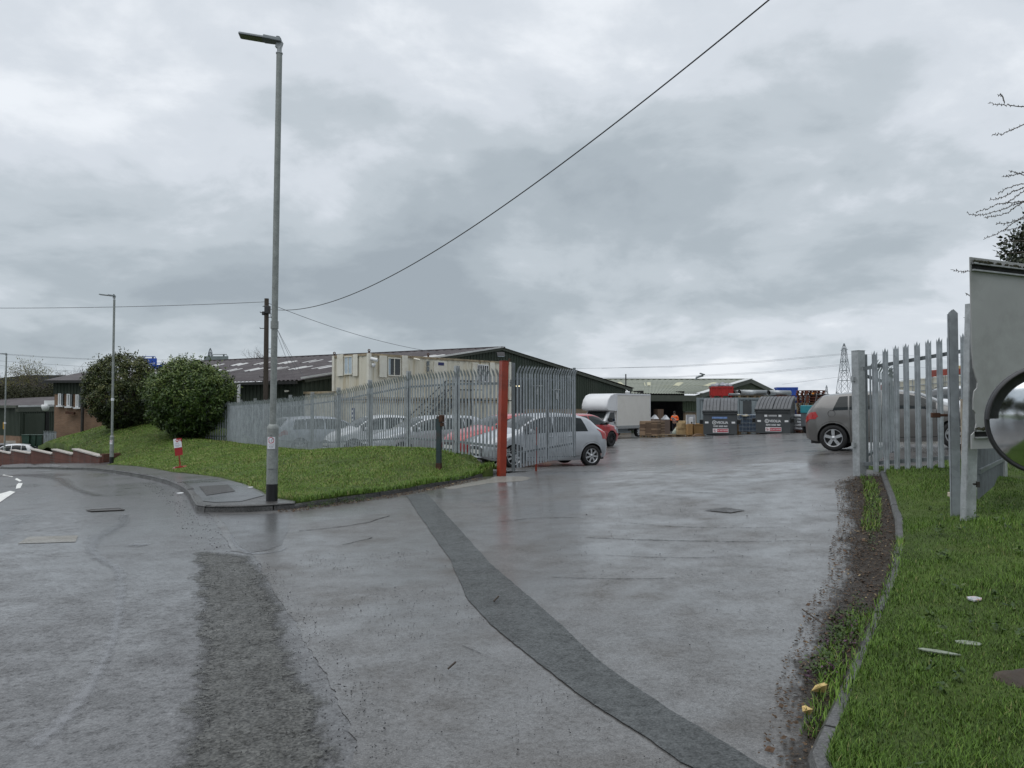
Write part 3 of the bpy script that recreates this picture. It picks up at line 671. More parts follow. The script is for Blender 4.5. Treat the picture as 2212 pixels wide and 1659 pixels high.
mb = MB(); z = P(2082, 1068, 8.75).z - zg; mb.box((-.12, 0, z), (.11, .05, .05)); mb.box((-.1, 0, z - .11), (.05, .05, .18)); mb.build('bolt_keeper', m_creamrust, hp, False, .005)
S0 = P(2103, 970, 8.0); su = Vector((math.cos(math.radians(25)), math.sin(math.radians(25)), 0)); sn = Vector((su.y, -su.x, 0))
sg = thing('notice_board', 'large plain grey board seen from behind with torn left edge on steel posts', 'sign', (S0.x + .9 * su.x, S0.y + .9 * su.y, vg(S0.x + 1, S0.y + .4)))
ztop = P(2103, 555, 8.0).z; zbot = P(2103, 970, 8.0).z
def zp(py): return P(2103, py, 8.0).z
left = [(-.03, zbot), (-.028, zp(940)), (.03, zp(932)), (.055, zp(915)), (.045, zp(893)), (.008, zp(885)), (.012, zp(862)), (.03, zp(845)), (.075, zp(838)), (.085, zp(826)), (.06, zp(815)), (.025, zp(795)), (.008, zp(770)), (0, zp(740)), (0, ztop)]
Mb = Matrix(((su.x, 0, -sn.x, S0.x), (su.y, 0, -sn.y, S0.y), (0, 1, 0, 0), (0, 0, 0, 1)))
m_board = M('grey_board', (.33, .335, .335), .55, var=.1, scale=1.2, stain=(.14, .145, .13), stain_amt=.5)
mb = MB(); mb.prism(left + [(1.9, ztop), (1.9, zbot)], .012, Mb); mb.build('board', m_board, sg)
m_moss = M('moss', (.03, .03, .014), .95, var=.6, scale=30, bump=.8)
m_alu = M('alu_channel', (.30, .31, .31), .45, .4, var=.2, scale=8)
for y, moss in ((576, 568), (938, 927)):
    mb = MB(); z = zp(y)
    for dz in (-.035, .035): mb.prism([(.012, z + dz - .008), (1.9, z + dz - .008), (1.9, z + dz + .008), (.012, z + dz + .008)], -.032, Mb)
    mb.prism([(.012, z + .045), (.07, z + .045), (.07, z + .028), (.012, z + .028)], -.038, Mb)
    mb.build('channel_rail', m_alu, sg)
    mb = MB(); mb.prism([(.02, z - .028), (1.9, z - .028), (1.9, z + .028), (.02, z + .028)], -.004, Mb); mb.build('recess_shade', m_void, sg)  # black strip painting the shade between the channel lips
    mb = MB(); pts = []
    for k in range(160):
        x = random.uniform(.02, 1.85) if y > 800 else random.choice([random.uniform(.03, .28), random.uniform(.03, 1.8)]); s = random.uniform(.012, .03)
        mb.box(Mb @ Vector((x, z + .048 + random.uniform(0, .012), -.016 + random.uniform(-.012, .012))), (s, s, s * .8), R3(random.random() * 3, random.random() * 3, random.random() * 3))
    tag(mb.build('moss', m_moss, sg), kind='stuff')
mb = MB(); b = P(2106, 1122, 8.2); zg = vg(b.x, b.y); top = P(2098, 655, 8.2).z
ta = P(2113, 655, 8.25); ba = P(2101, 1122, 8.2); ba.z = zg - .2; hv = Vector((math.cos(.3), math.sin(.3), 0)); fv = Vector((-hv.y, hv.x, 0))
mb.beam(ba + fv * .03, ta + fv * .03, .008, .13, fv.cross(Vector((0, 0, 1))))
for s in (-1, 1): mb.beam(ba + hv * (.065 * s) + fv * .068, ta + hv * (.065 * s) + fv * .068, .07, .008, hv)
mb.build('sign_post', m_galv, sg)
mb = MB(); p = P(2108, 1046, 8.17); mb.box(p, (.05, .03, .02)); mb.box(p + Vector((.01, -.02, 0)), (.02, .04, .06)); mb.build('bolt', m_iron, sg)
fc = thing('palisade_fence', 'oblique palisade fence running away under the grey board', 'fence', P(2140, 1050, 10.3))
a, c = P(2115, 1078, 8.45), P(2168, 1032, 12.6); mb = MB(); n = 30; uu = Vector((c.x - a.x, c.y - a.y, 0)).normalized(); n2 = Vector((uu.y, -uu.x, 0))
for k in range(n):
    p = a + (c - a) * (k + .3) / n; pale(mb, Vector((p.x, p.y)), uu, -n2, p.z, p.z + 1.75, .07, .08, .1, .1)
mb.build('pale_panel', m_galvd, fc)
for z in (.3, 1.45): mb = MB(); mb.beam((a.x, a.y, a.z + z), (c.x, c.y, c.z + z), .04, .05); mb.build('rail', m_galvd, fc)
mb = MB(); mb.box((c.x, c.y, c.z + .8), (.12, .08, 2.0), R3(0, 0, .7)); mb.build('fence_post', m_galv, fc)
# ------------------------------------------------------------------ convex mirror
mc = P(2270, 908, 4.1); md = Vector((-.42, -.90, -.05)).normalized()
cm = thing('traffic_mirror', 'round convex traffic mirror with thick black rim at the right edge', 'mirror', (mc.x + .12, mc.y + .25, vg(mc.x + .1, mc.y + .25)))
z = md; x = Vector((0, 0, 1)).cross(z).normalized(); y = z.cross(x); Mm = Matrix((x, y, z)).transposed().to_4x4(); Mm.translation = mc
m_mirror, t_, b_ = newmat('mirror_chrome'); b_.inputs['Metallic'].default_value = 1; b_.inputs['Base Color'].default_value = (.80, .82, .84, 1)
t_.links.new(ramp(t_, [(.4, .06), (.7, .16)], noi(t_, objco(t_), 3)).outputs[0], b_.inputs['Roughness'])
mb = MB(); Rs = .62; r0 = .281; prof = [(r0 * k / 14, math.sqrt(Rs * Rs - (r0 * k / 14) ** 2) - math.sqrt(Rs * Rs - r0 * r0) + .006) for k in range(14, -1, -1)]
mb.lathe(prof, 48, Mm); mb.build('mirror_face', m_mirror, cm)
mb = MB(); mb.lathe([(.276, -.035), (.280, .0), (.286, .012), (.298, .012), (.304, -.01), (.300, -.05), (.25, -.1), (.0, -.115)], 48, Mm); mb.build('mirror_rim', m_dark, cm)
mb = MB(); mb.lathe([(.284, .0), (.288, .085), (.297, .088), (.300, .0)], 24, Mm @ Matrix.Rotation(math.radians(35), 4, 'Z'), arc=math.radians(150)); mb.build('mirror_hood', m_dark, cm)
mb = MB(); q = mc - md * .24 + Vector((.05, 0, 0)); mb.tube([(q.x, q.y, vg(q.x, q.y) - .3), (q.x, q.y, 2.3)], .045, 12); mb.tube([q, mc - md * .1], .03); mb.build('mirror_pole', m_galv, cm)
# ------------------------------------------------------------------ street lamps
def lamp(label, base, hgt, Ys, sticker=True, head_dir=(-1, -.15, 0), s=1.0, detail=True):
    t = thing('street_lamp', label, 'street lamp', base, group='street lamps along the road')
    mb = MB(); mb.tube([(0, 0, -.2), (0, 0, .27)], .090, 20); mb.build('black_base', m_black, t, False)
    mb = MB(); mb.tube([(0, 0, .26), (0, 0, .505)], .088, 20); mb.tube([(0, 0, .50), (0, 0, .525)], .084, 20); mb.tube([(0, 0, .515), (0, 0, 1.15)], .088, 20); mb.tube([(0, 0, 1.15), (0, 0, 1.185), (0, 0, 1.21), (0, 0, 1.22)], [.088, .081, .066, .052], 20); mb.build('lower_column', m_lampcol, t, False)
    mb = MB(); mb.tube([(0, 0, 1.18), (.004, 0, hgt * .6), (.012, 0, hgt - .14)], [.051, .049, .046], 16); mb.build('column', m_lampcol, t, False)
    mb = MB(); mb.box((0, -.0886, .51), (.09, .004, .010)); mb.build('door_seam', m_galvd, t, False); mb = MB(); mb.tube([(0, -.084, 1.045), (0, -.092, 1.045)], .010, 8); mb.build('door_lock', m_galvd, t, False)
    hd = Vector(head_dir).normalized(); sx = hd.cross(Vector((0, 0, 1))).normalized(); up = Vector((0, 0, 1)); tiltv = (hd + up * .10).normalized(); un = sx.cross(tiltv)
    Mh = Matrix((tiltv, sx, un)).transposed().to_4x4(); Mh.translation = Vector((.012, 0, hgt + .06))
    mb = MB(); 
    def slab(x0, x1, w0, w1, z0, z1, b):
        vs = [Mh @ Vector(q) for q in ((x0, -w0, z0), (x0, w0, z0), (x1, w1, z0), (x1, -w1, z0), (x0, -w0 * .85, z1), (x0, w0 * .85, z1), (x1, w1 * .85, z1), (x1, -w1 * .85, z1))]
        b.add(vs, [(0, 3, 2, 1), (4, 5, 6, 7), (0, 1, 5, 4), (1, 2, 6, 5), (2, 3, 7, 6), (3, 0, 4, 7)])
    slab(-.03, .25, .085, .11, -.03, .035, mb); slab(.23, .63, .105, .10, -.026, .015, mb); mb.tube([Mh @ Vector((.03, 0, .03)), Mh @ Vector((.03, 0, .07))], .035, 10)
    mb.build('lamp_head', m_galvd, t, False, .012)
    mb = MB(); slab(.27, .61, .085, .085, -.030, -.0265, mb); mb.build('lamp_glass', m_lampglass, t, False)
    mb = MB(); mb.tube([(.012, 0, hgt - .16), (.012, 0, hgt - .02)], .038, 12); mb.box((.008, 0, hgt), (.09, .07, .11), R3(0, .3, 0)); mb.tube([(.012, 0, hgt - .145), (.012, 0, hgt - .13)], .055, 14); mb.build('bracket', m_galv, t, False)
    if sticker:
        w, hh, zc = .132, .188, .925
        def arcp(x, z, r=.0900): a = x / r; return Vector((math.sin(a) * r, -math.cos(a) * r, z))
        mb = MB(); n = 8
        vs = [arcp(-w / 2 + w * k / n, zc + s_ * hh / 2) for k in range(n + 1) for s_ in (-1, 1)]
        mb.add(vs, [(2 * k, 2 * k + 2, 2 * k + 3, 2 * k + 1) for k in range(n)], True)
        o = mb.build('dog_fouling_notice', m_paper, t, False)
        mr = MB(); vr = []
        for k in range(33):
            a = 2 * math.pi * k / 32; 
            for r in (.040, .050): vr.append(arcp(r * math.cos(a), zc + .042 + r * math.sin(a), .0905))
        mr.add(vr, [(2 * k, 2 * k + 2, 2 * k + 3, 2 * k + 1) for k in range(32)])
        mr.add([arcp(*q, 0.0906) for q in ((-.042, zc + .083), (-.034, zc + .090), (.042, zc + .007), (.034, zc + 0))], [(0, 1, 2, 3)])
        mr.build('prohibition_ring', m_inkred, o, False)
        md_ = MB(); q = lambda pts: md_.add([arcp(a, zc + .042 + b_, .0907) for a, b_ in pts], [tuple(range(len(pts)))])
        q([(-.02, -.005), (.018, .003), (.016, .016), (-.02, .006)]); q([(.012, .008), (.03, .02), (.034, .03), (.02, .026), (.008, .012)]); q([(-.02, .004), (-.03, .016), (-.034, .014), (-.022, -.002)])
        q([(-.02, .0), (-.012, .0), (-.02, -.025), (-.026, -.025)]); q([(.01, .002), (.018, .003), (.016, -.024), (.010, -.024)]); q([(.0275, .026), (.042, .022), (.042, .028), (.03, .034)])
        if detail:
            for txt, zz, sz in (('NO DOG FOULING', -.030, .0115), ('CLEAN IT UP OR', -.050, .0115), ('FACE A FINE', -.067, .0115)):
                v, f = text_geo(txt, sz, 'CENTER', True); md_.add([arcp(p.x, zc + zz + p.y, .0908) for p in v], f)
            q([(-.05, -.130), (.05, -.130), (.05, -.126), (-.05, -.126)])
        md_.build('notice_print', m_ink, o, False)
    mb = MB(); mb.tube([(.002, 0, hgt * .36 + .1), (.002, 0, hgt * .36 + .22)], .063, 12); mb.build('number_plate', m_paper if not detail else m_lampcol, t, False)
    return t
m_lampglass = M('lamp_glass', (.10, .11, .08), .25, var=.1)
b = P(587, 1083, 12.3); l1_ = lamp('tall street lamp with a dog fouling notice at the pavement corner nearest the driveway', (b.x, b.y, h(b.x, b.y) + .09), 7.36, 12.3)
l1_.rotation_euler = (0, .0065, 0); b = P(241, 1006, 34.3); lamp('second street lamp from the driveway, beside the end of the stepped brick wall', (b.x, b.y, h(b.x, b.y) + .05), 7.4, 34, detail=False)
b = P(9, 1006, 52); lamp('farthest street lamp, in front of the green shed at the left edge', (b.x, b.y, h(b.x, b.y) + .05), 7.45, 52, detail=False)
# ------------------------------------------------------------------ telegraph pole and wires
PB = P(574, 862, 41); PB.z = -.35; PT = P(576, 645, 41)
tp = thing('telegraph_pole', 'dark wooden telegraph pole rising behind the palisade fence', 'telegraph pole', PB)
mb = MB(); mb.tube([PB - Vector((0, 0, .5)), PT], [.15, .115], 14); mb.build('pole_shaft', m_wood, tp)
mb = MB()
for k, z in enumerate((-.75, -1.0, -1.6, -2.7, -3.2, -3.7, -4.2)):
    s = 1 if k % 2 else -1; p = PT + Vector((0, 0, z)); mb.tube([p - Vector((s * .1, 0, 0)), p + Vector((s * .34, 0, 0)), p + Vector((s * .34, 0, .06))], .02, 6)
mb.build('climbing_step', m_black, tp)
mb = MB(); mb.box(PT + Vector((.10, -.12, -.62)), (.28, .2, .42)); mb.box(PT + Vector((-.14, -.1, -.8)), (.14, .12, .2)); mb.build('junction_box', m_dark, tp, bevel=.03)
mb = MB()
for a in range(6):
    an = a * math.pi / 3; mb.tube([PT + Vector((0, 0, -.45)), PT + Vector((.22 * math.cos(an), .22 * math.sin(an), -.42))], .018, 6)
mb.build('pole_ring', m_galvd, tp)
def cable(name, label, A, Bq, sag, r, mat, group=None, n=48, cat='cable'):
    A, Bq = Vector(A), Vector(Bq); mb = MB()
    pts = [A + (Bq - A) * (k / n) - Vector((0, 0, 4 * sag * (k / n) * (1 - k / n))) for k in range(n + 1)]
    c = pts[n // 2]; mb.tube(pts, r, 6); return tag(mb.build(name, mat, None, loc=c), label, cat, group)
A = P(578, 667, 41); Bq = Vector((3.713, 10.606, 7.379)); mb = MB(); pts = []
for k in range(81):
    t = k / 80 * 1.1; pts.append(A + (Bq - A) * t - Vector((0, 0, 4 * 1.415 * t * (1 - t))))
tag(mb.tube(pts, [.017 - .006 * k / 80 for k in range(81)], 6).build('overhead_cable', m_wire, None, loc=pts[30]), 'thick black overhead cable sweeping up from the telegraph pole across the sky', 'cable')
cable('overhead_cable', 'thin grey overhead cable running level from the telegraph pole over the road lamps', P(572, 652, 41), P(-160, 664, 44), .15, .016, m_wiref)
cable('overhead_cable', 'thin grey cable dropping from the telegraph pole to the roof above the cream cabin', P(580, 655, 41), P(950, 762, 52), .35, .014, m_wiref)
for k, (x, y, Y) in enumerate(((640, 800, 42.5), (632, 806, 42), (655, 812, 42))):
    cable('drop_wire', 'thin drop wire slanting from the telegraph pole to the warehouse eaves', P(580, 664 + 4 * k, 41), P(x, y, Y), .12, .010, m_wiref, 'drop wires from the telegraph pole')
# ------------------------------------------------------------------ cladding helpers
def clad_mat(name, base, var=.15, stain=None, amt=.4, rough=.6):
    return M(name, base, rough, var=var, scale=.35, stain=stain, stain_amt=amt, spec=.35, stretch=(1, 1, .35))
m_green = clad_mat('dark_green_cladding', (.032, .044, .031), .14, (.055, .06, .045), .4)
m_green2 = clad_mat('olive_green_cladding', (.040, .056, .030), .14, (.07, .08, .045), .4)
m_trim = M('green_trim', (.06, .068, .052), .6, var=.15, stain=(.12, .12, .09), stain_amt=.4)
m_roof = M('grey_sheet_roof', (.075, .066, .070), .8, var=.22, scale=.5, stain=(.11, .10, .095), stain_amt=.5, spec=.3)
m_roofg = M('green_grey_roof', (.20, .215, .18), .75, var=.16, scale=.5, stain=(.16, .17, .10), stain_amt=.6, spec=.3, stretch=(.4, 1, 1))
m_skyl = M('translucent_sheet', (.46, .46, .46), .5, var=.12, scale=.8, stain=(.4, .4, .34), stain_amt=.5)
m_skyl2 = M('yellowed_sheet', (.45, .44, .30), .6, var=.15, scale=.8, stain=(.3, .29, .2), stain_amt=.5)
m_whiteedge = M('pale_flashing', (.55, .56, .56), .5, var=.12, scale=1)
m_gutter = M('dark_gutter', (.022, .022, .022), .5, var=.3)
def brick_mat(name, c1, c2, mortar, sx=1.0):
    m, t, b = newmat(name); c = t.nodes.new('ShaderNodeTexCoord'); sepn = t.nodes.new('ShaderNodeSeparateXYZ'); t.links.new(c.outputs['Object'], sepn.inputs[0])
    cb = t.nodes.new('ShaderNodeCombineXYZ'); t.links.new(math_(t, 'ADD', sepn.outputs[0], sepn.outputs[1]), cb.inputs[0]); t.links.new(sepn.outputs[2], cb.inputs[1])
    br = N(t, 'ShaderNodeTexBrick', Scale=1.0, Color1=(*c1, 1), Color2=(*c2, 1), Mortar=(*mortar, 1)); br.inputs['Mortar Size'].default_value = .009; br.inputs['Brick Width'].default_value = .225; br.inputs['Row Height'].default_value = .075
    t.links.new(cb.outputs[0], br.inputs['Vector'])
    g = ramp(t, [(.3, .72), (.7, 1.25)], noi(t, c.outputs['Object'], .9, 5, .6)).outputs[0]
    t.links.new(mixc(t, 1.0, br.outputs[0], g, 'MULTIPLY'), b.inputs['Base Color']); b.inputs['Roughness'].default_value = .8; b.inputs['Specular IOR Level'].default_value = .25
    bumpn(t, b, br.outputs['Fac'], -.4, .008); return m
m_brick = brick_mat('buff_brick', (.22, .125, .075), (.27, .16, .10), (.22, .19, .16))
m_brickred = brick_mat('red_brick', (.105, .040, .030), (.14, .055, .04), (.10, .075, .065))
m_bricky = brick_mat('yellow_brick', (.24, .18, .11), (.30, .22, .14), (.22, .2, .17))
m_cope = M('concrete_coping', (.42, .39, .36), .7, var=.15, scale=2, stain=(.2, .18, .15), stain_amt=.5)
m_glass = M('dark_glass', (.015, .018, .02), .08, var=.2, spec=.8)
m_glassb = M('blind_behind_glass', (.42, .50, .56), .25, var=.12, scale=1.5)
def corr(mb, A, Bq, zb, zt, pitch=.25, depth=.035, flip=1, mi=0):
    A, Bq = Vector((A[0], A[1])), Vector((Bq[0], Bq[1])); d = Bq - A; L = d.length; u = d / L; n = Vector((u.y, -u.x)) * flip
    k = max(2, int(L / pitch)); s = []
    for i in range(k):
        for f, e in ((0, 0), (.42, 0), (.5, 1), (.92, 1)): s.append(((i + f) / k, e))
    s.append((1, 0)); vs = []
    for f, e in s:
        p = A + d * f + n * (depth * e); vs += [(p.x, p.y, zb(f)), (p.x, p.y, zt(f))]
    return mb.add(vs, [(2 * i, 2 * i + 2, 2 * i + 3, 2 * i + 1) for i in range(len(s) - 1)], mi=mi)
def rsheet(mb, E0, E1, R0, R1, f0=0, f1=1, g0=0, g1=1, pitch=.3, depth=.05, lift=0):
    E0, E1, R0, R1 = map(Vector, (E0, E1, R0, R1)); L = (E1 - E0).length * (f1 - f0); k = max(1, int(L / pitch)); vs = []; s = []
    up = (E1 - E0).cross(R0 - E0).normalized(); up = up if up.z > 0 else -up
    for i in range(k):
        for f, e in ((0, 0), (.3, 1), (.5, 1), (.8, 0)): s.append((f0 + (f1 - f0) * (i + f) / k, e))
    s.append((f1, 0))
    for f, e in s:
        a = E0 + (E1 - E0) * f; r = R0 + (R1 - R0) * f
        vs += [a + (r - a) * g0 + up * (depth * e + lift), a + (r - a) * g1 + up * (depth * e + lift)]
    return mb.add(vs, [(2 * i, 2 * i + 2, 2 * i + 3, 2 * i + 1) for i in range(len(s) - 1)])
def wall_box(mb, A, Bq, z0, z1, th=.3):
    mb.beam((A[0], A[1], (z0 + z1) / 2), (Bq[0], Bq[1], (z0 + z1) / 2), th, z1 - z0)
# ------------------------------------------------------------------ warehouse with long grey roof
L0 = Vector((-11.3, 41.6, 2.98)); AP = Vector((-.81, 53.97, 5.63)); RC = Vector((10.4, 67.2, 2.98))
rd = Vector((-.857, .514, 0)); rdir = (RC - L0); rdir.z = 0; rdir.normalize()
wh = thing('warehouse', 'long dark green clad warehouse with grey sheet roof and gable facing the yard', 'warehouse', (-.8, 54, -.6))
mb = MB(); Lg = (RC.xy - L0.xy).length; fa_ = (AP.xy - L0.xy).length / Lg
ztop_ = lambda f: (L0.z + (AP.z - L0.z) * f / fa_ if f < fa_ else AP.z + (RC.z - AP.z) * (f - fa_) / (1 - fa_)) - .05
op0, op1 = .514, .558
corr(mb, L0, RC, lambda f: (1.38 if f > .5 else -1), ztop_, .3, .04)
mb.build('gable_cladding', m_green, wh)
mb = MB(); wall_box(mb, L0.xy + (RC.xy - L0.xy) * .5 + Vector((-.08, .06)), RC.xy + Vector((-.1, .07)), -1.2, 1.42, .2); mb.build('brick_plinth', m_bricky, wh)
mb = MB(); a = L0.xy + (RC.xy - L0.xy) * op0; c = L0.xy + (RC.xy - L0.xy) * op1; nv = Vector((rdir.y, -rdir.x)); mb.beam((a.x + nv.x * .05, a.y + nv.y * .05, 1.3), (c.x + nv.x * .05, c.y + nv.y * .05, 1.3), .05, 4.2); op = mb.build('dock_opening_shade', m_void, wh)  # black panel over the cladding, painted as the shade of an opening
m_lit, t_, b_ = newmat('lit_lamp'); b_.inputs['Emission Color'].default_value = (1, .85, .45, 1); b_.inputs['Emission Strength'].default_value = 1.6
for q in (1110.5, 1116.5, 1122):
    mb = MB(); p = P(q, 834, 54.3); mb.box((p.x, p.y, p.z), (.12, .05, .07)); mb.build('strip_light', m_lit, op)
mb = MB(); n2 = Vector((rdir.y, -rdir.x, 0)) * .12
for a, c in ((L0, AP), (AP, RC)): mb.beam(Vector(a) + n2, Vector(c) + n2, .1, .22)
mb.build('verge_trim', m_trim, wh)
L1 = L0 + rd * 17; R1 = AP + rd * 36
lo = -rdir * .5 + Vector((0, 0, -.08)); ov = -rd * .25
mb = MB(); rsheet(mb, L0 + lo + ov, L1 + lo, AP + ov, R1, pitch=.33, depth=.05, lift=.06); mb.build('roof', m_roof, wh)
rp = mb
mb = MB(); Q1 = RC + rd * 38; rsheet(mb, RC - lo * 1 + ov, Q1, AP + ov, R1, pitch=.5, lift=.06); mb.build('roof', m_roof, wh)
for row in (.34, .62):
    for k in range(11):
        mb = MB(); f = .035 + k * .088; rsheet(mb, L0 + lo + ov, L1 + lo, AP + ov, R1, f, f + .045, row, row + .12, .33, .05, .075); mb.build('roof_light', m_skyl, wh)
mb = MB(); mb.beam(AP + Vector((0, 0, .1)) + ov, R1 + Vector((0, 0, .1)), .5, .08); mb.build('ridge_cap', m_roof, wh)
mb = MB(); mb.beam(L0 + ov - rdir * .35 + Vector((0, 0, .12)), AP + ov + Vector((0, 0, .12)), .05, .10, mi=0); mb.build('pale_verge', m_whiteedge, wh)
mb = MB(); corr(mb, L1, L0, lambda f: -1.0, lambda f: 2.9, .3, .04, 1); mb.build('side_cladding', m_green, wh)
mb = MB(); mb.beam(L0 + lo * 1.3 + ov + Vector((0, 0, -.02)), L1 + lo * 1.3 + Vector((0, 0, -.02)), .18, .16); mb.build('gutter', m_gutter, wh)
mb = MB(); p = P(520, 830, 42.6); mb.tube([(p.x, p.y - .3, p.z), (p.x, p.y - .3, -.8)], .09, 10); mb.build('downpipe', m_white, wh)
for (x, y, Y, w) in ((1082, 767, 53.3, 1.0), (1314, 857 - 3, 63, .8)):
    mb = MB(); p = P(x, y, Y); mb.box(p + Vector((0, -.5, 0)), (w * .55, .12, w * .36), R3(-.6, 0, .3)); mb.beam(p + Vector((0, -.45, .05)), p + Vector((0, .4, .12)), .05, .05); fl = mb.build('flood_light', m_dark, wh)
    mb = MB(); mb.box(p + Vector((0, -.57, -.04)), (w * .46, .02, w * .27), R3(-.6, 0, .3)); mb.build('lamp_glass', m_glassb if w > .9 else m_bricky, fl)
for (x, y, Y) in ((1363 - 5, 837 + 3 - 6, 65.5),):
    mb = MB(); p = P(x - 34 + 38 - 8, 854 - 6, 65); mb.lathe([(0, .12), (.2, .1), (.22, 0), (.16, -.16), (0, -.22)], 14, Matrix.Translation(p + Vector((0, -.4, 0)))); mb.beam(p + Vector((0, -.4, .1)), p + Vector((0, .4, .2)), .08, .08); mb.build('dome_camera', m_white, wh)
mb = MB(); p = P(1074 - 12 + 120, 790, 57); mb.lathe([(0, .3), (.22, .28), (.3, 0), (.24, -.3), (0, -.34)], 16, Matrix.Translation(P(1075 + 0, 787, 54) + Vector((0, -.4, 0))) @ Matrix.Rotation(1.3, 4, 'X')); 
# ------------------------------------------------------------------ lower green building behind the bins
E0 = P(1350, 849, 69); E1 = P(1502, 854.5, 73); E1.z = E0.z = 2.72; A2 = P(1616, 820, 88); RL = P(1292, 820.5, 88); RL.z = A2.z
gd = (A2.xy - E1.xy); E3 = Vector((E1.x + 2 * gd.x, E1.y + 2 * gd.y, E1.z))
lb = thing('warehouse', 'lower olive green clad warehouse with pale ribbed roof and open loading door', 'warehouse', (E1.x, E1.y, -.8))
mb = MB(); rsheet(mb, E1, E0, A2, RL, pitch=.3, depth=.05); mb.build('roof', m_roofg, lb)
for k, (f0, f1, m) in enumerate(((.14, .21, m_skyl2), (.40, .47, m_skyl2), (.64, .70, m_skyl2), (.86, .92, m_skyl2))):
    mb = MB(); rsheet(mb, E1, E0, A2, RL, f0, f1, .48, .74, .3, .05, .02); mb.build('roof_light', m, lb)
mb = MB(); mb.beam(A2 + Vector((0, 0, .06)), RL + Vector((0, 0, .06)), .6, .1); mb.build('ridge_cap', m_roofg, lb)
mb = MB(); ed = (E1 - E0).normalized(); ef = Vector((ed.y, -ed.x, 0)); ef = ef if ef.y < 0 else -ef
mb.beam(E0 + ef * .35 + Vector((0, 0, -.40)), E1 + ef * .35 + ed * .3 + Vector((0, 0, -.40)), .12, .55); mb.build('fascia', m_trim, lb)
mb = MB()
for a, c in ((E1 + ef * .35, A2), (A2, E3)): mb.beam(Vector(a) + Vector((0, 0, -.12)) + ed * .35, Vector(c) + Vector((0, 0, -.12)) + ed * .35, .12, .5)
mb.build('verge_trim', m_trim, lb)
mb = MB(); mb.beam(E1 + ef * .3 + ed * .25 + Vector((0, 0, .10)), A2 + ed * .25 + Vector((0, 0, .14)), .7, .05); mb.build('pale_verge', m_whiteedge, lb)
def onE(px): # fraction on eave wall for picture column
    best = min(range(1001), key=lambda k: abs((E0 + (E1 - E0) * k / 1000).x / (E0 + (E1 - E0) * k / 1000).y * FPX + CX - px)); return best / 1000
d0, d1 = onE(1405), onE(1474.5); W = lambda f: (E0 + (E1 - E0) * f).xy
mb = MB(); corr(mb, W(0), W(d0), lambda f: -1, lambda f: 2.3, .3, .04, 1); corr(mb, W(d0), W(d1), lambda f: 2.02, lambda f: 2.3, .3, .04, 1); corr(mb, W(d1), W(1), lambda f: 1.05, lambda f: 2.3, .3, .04, 1)
corr(mb, E1.xy, E3.xy, lambda f: 1.05, lambda f: (E1.z + (A2.z - E1.z) * (1 - abs(2 * f - 1))) - .1, .3, .04, 1); mb.build('cladding', m_green2, lb)
mb = MB(); wall_box(mb, W(d1) + Vector((.15, .1)), W(1), -1.3, 1.05, .25); wall_box(mb, E1.xy + Vector((.1, .15)), E3.xy, -1.3, 1.05, .25); mb.build('brick_wall', m_bricky, lb)
mb = MB(); wall_box(mb, W(d1) + Vector((.1, -.05)), W(1) + Vector((.1, -.05)), 1.0, 1.1, .3); mb.build('sill_strip', m_trim, lb)
bk_ = -ef * 9
mb = MB(); q = [W(d0 - .2), W(1)]
c0 = Vector((W(d0 - .1).x, W(d0 - .1).y, 0)); c1 = Vector((W(d1 + .05).x, W(d1 + .05).y, 0))
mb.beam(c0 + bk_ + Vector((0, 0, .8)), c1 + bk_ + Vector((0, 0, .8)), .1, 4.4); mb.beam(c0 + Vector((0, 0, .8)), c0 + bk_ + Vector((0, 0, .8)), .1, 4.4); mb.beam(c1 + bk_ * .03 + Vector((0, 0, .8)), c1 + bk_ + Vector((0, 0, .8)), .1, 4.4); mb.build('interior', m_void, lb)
mb = MB(); p = P(1352, 850, 68); mb.tube([(p.x, p.y, -1), (p.x, p.y, P(1345, 808, 68).z)], .055, 8); tag(mb.build('flue_pipe', m_black, None, loc=(p.x, p.y, -1)), 'thin black vertical pipe standing between the two green warehouses', 'pipe')
mb = MB(); b0 = P(1503, 820, 86); mb.tube([b0, P(1505, 815, 86), P(1516, 812, 86), P(1519, 811, 86)], .12, 8); mb.box(P(1517, 808, 86), (.55, .4, .12), R3(0, .3, 0)); mb.build('roof_lamp', m_galvd, lb)
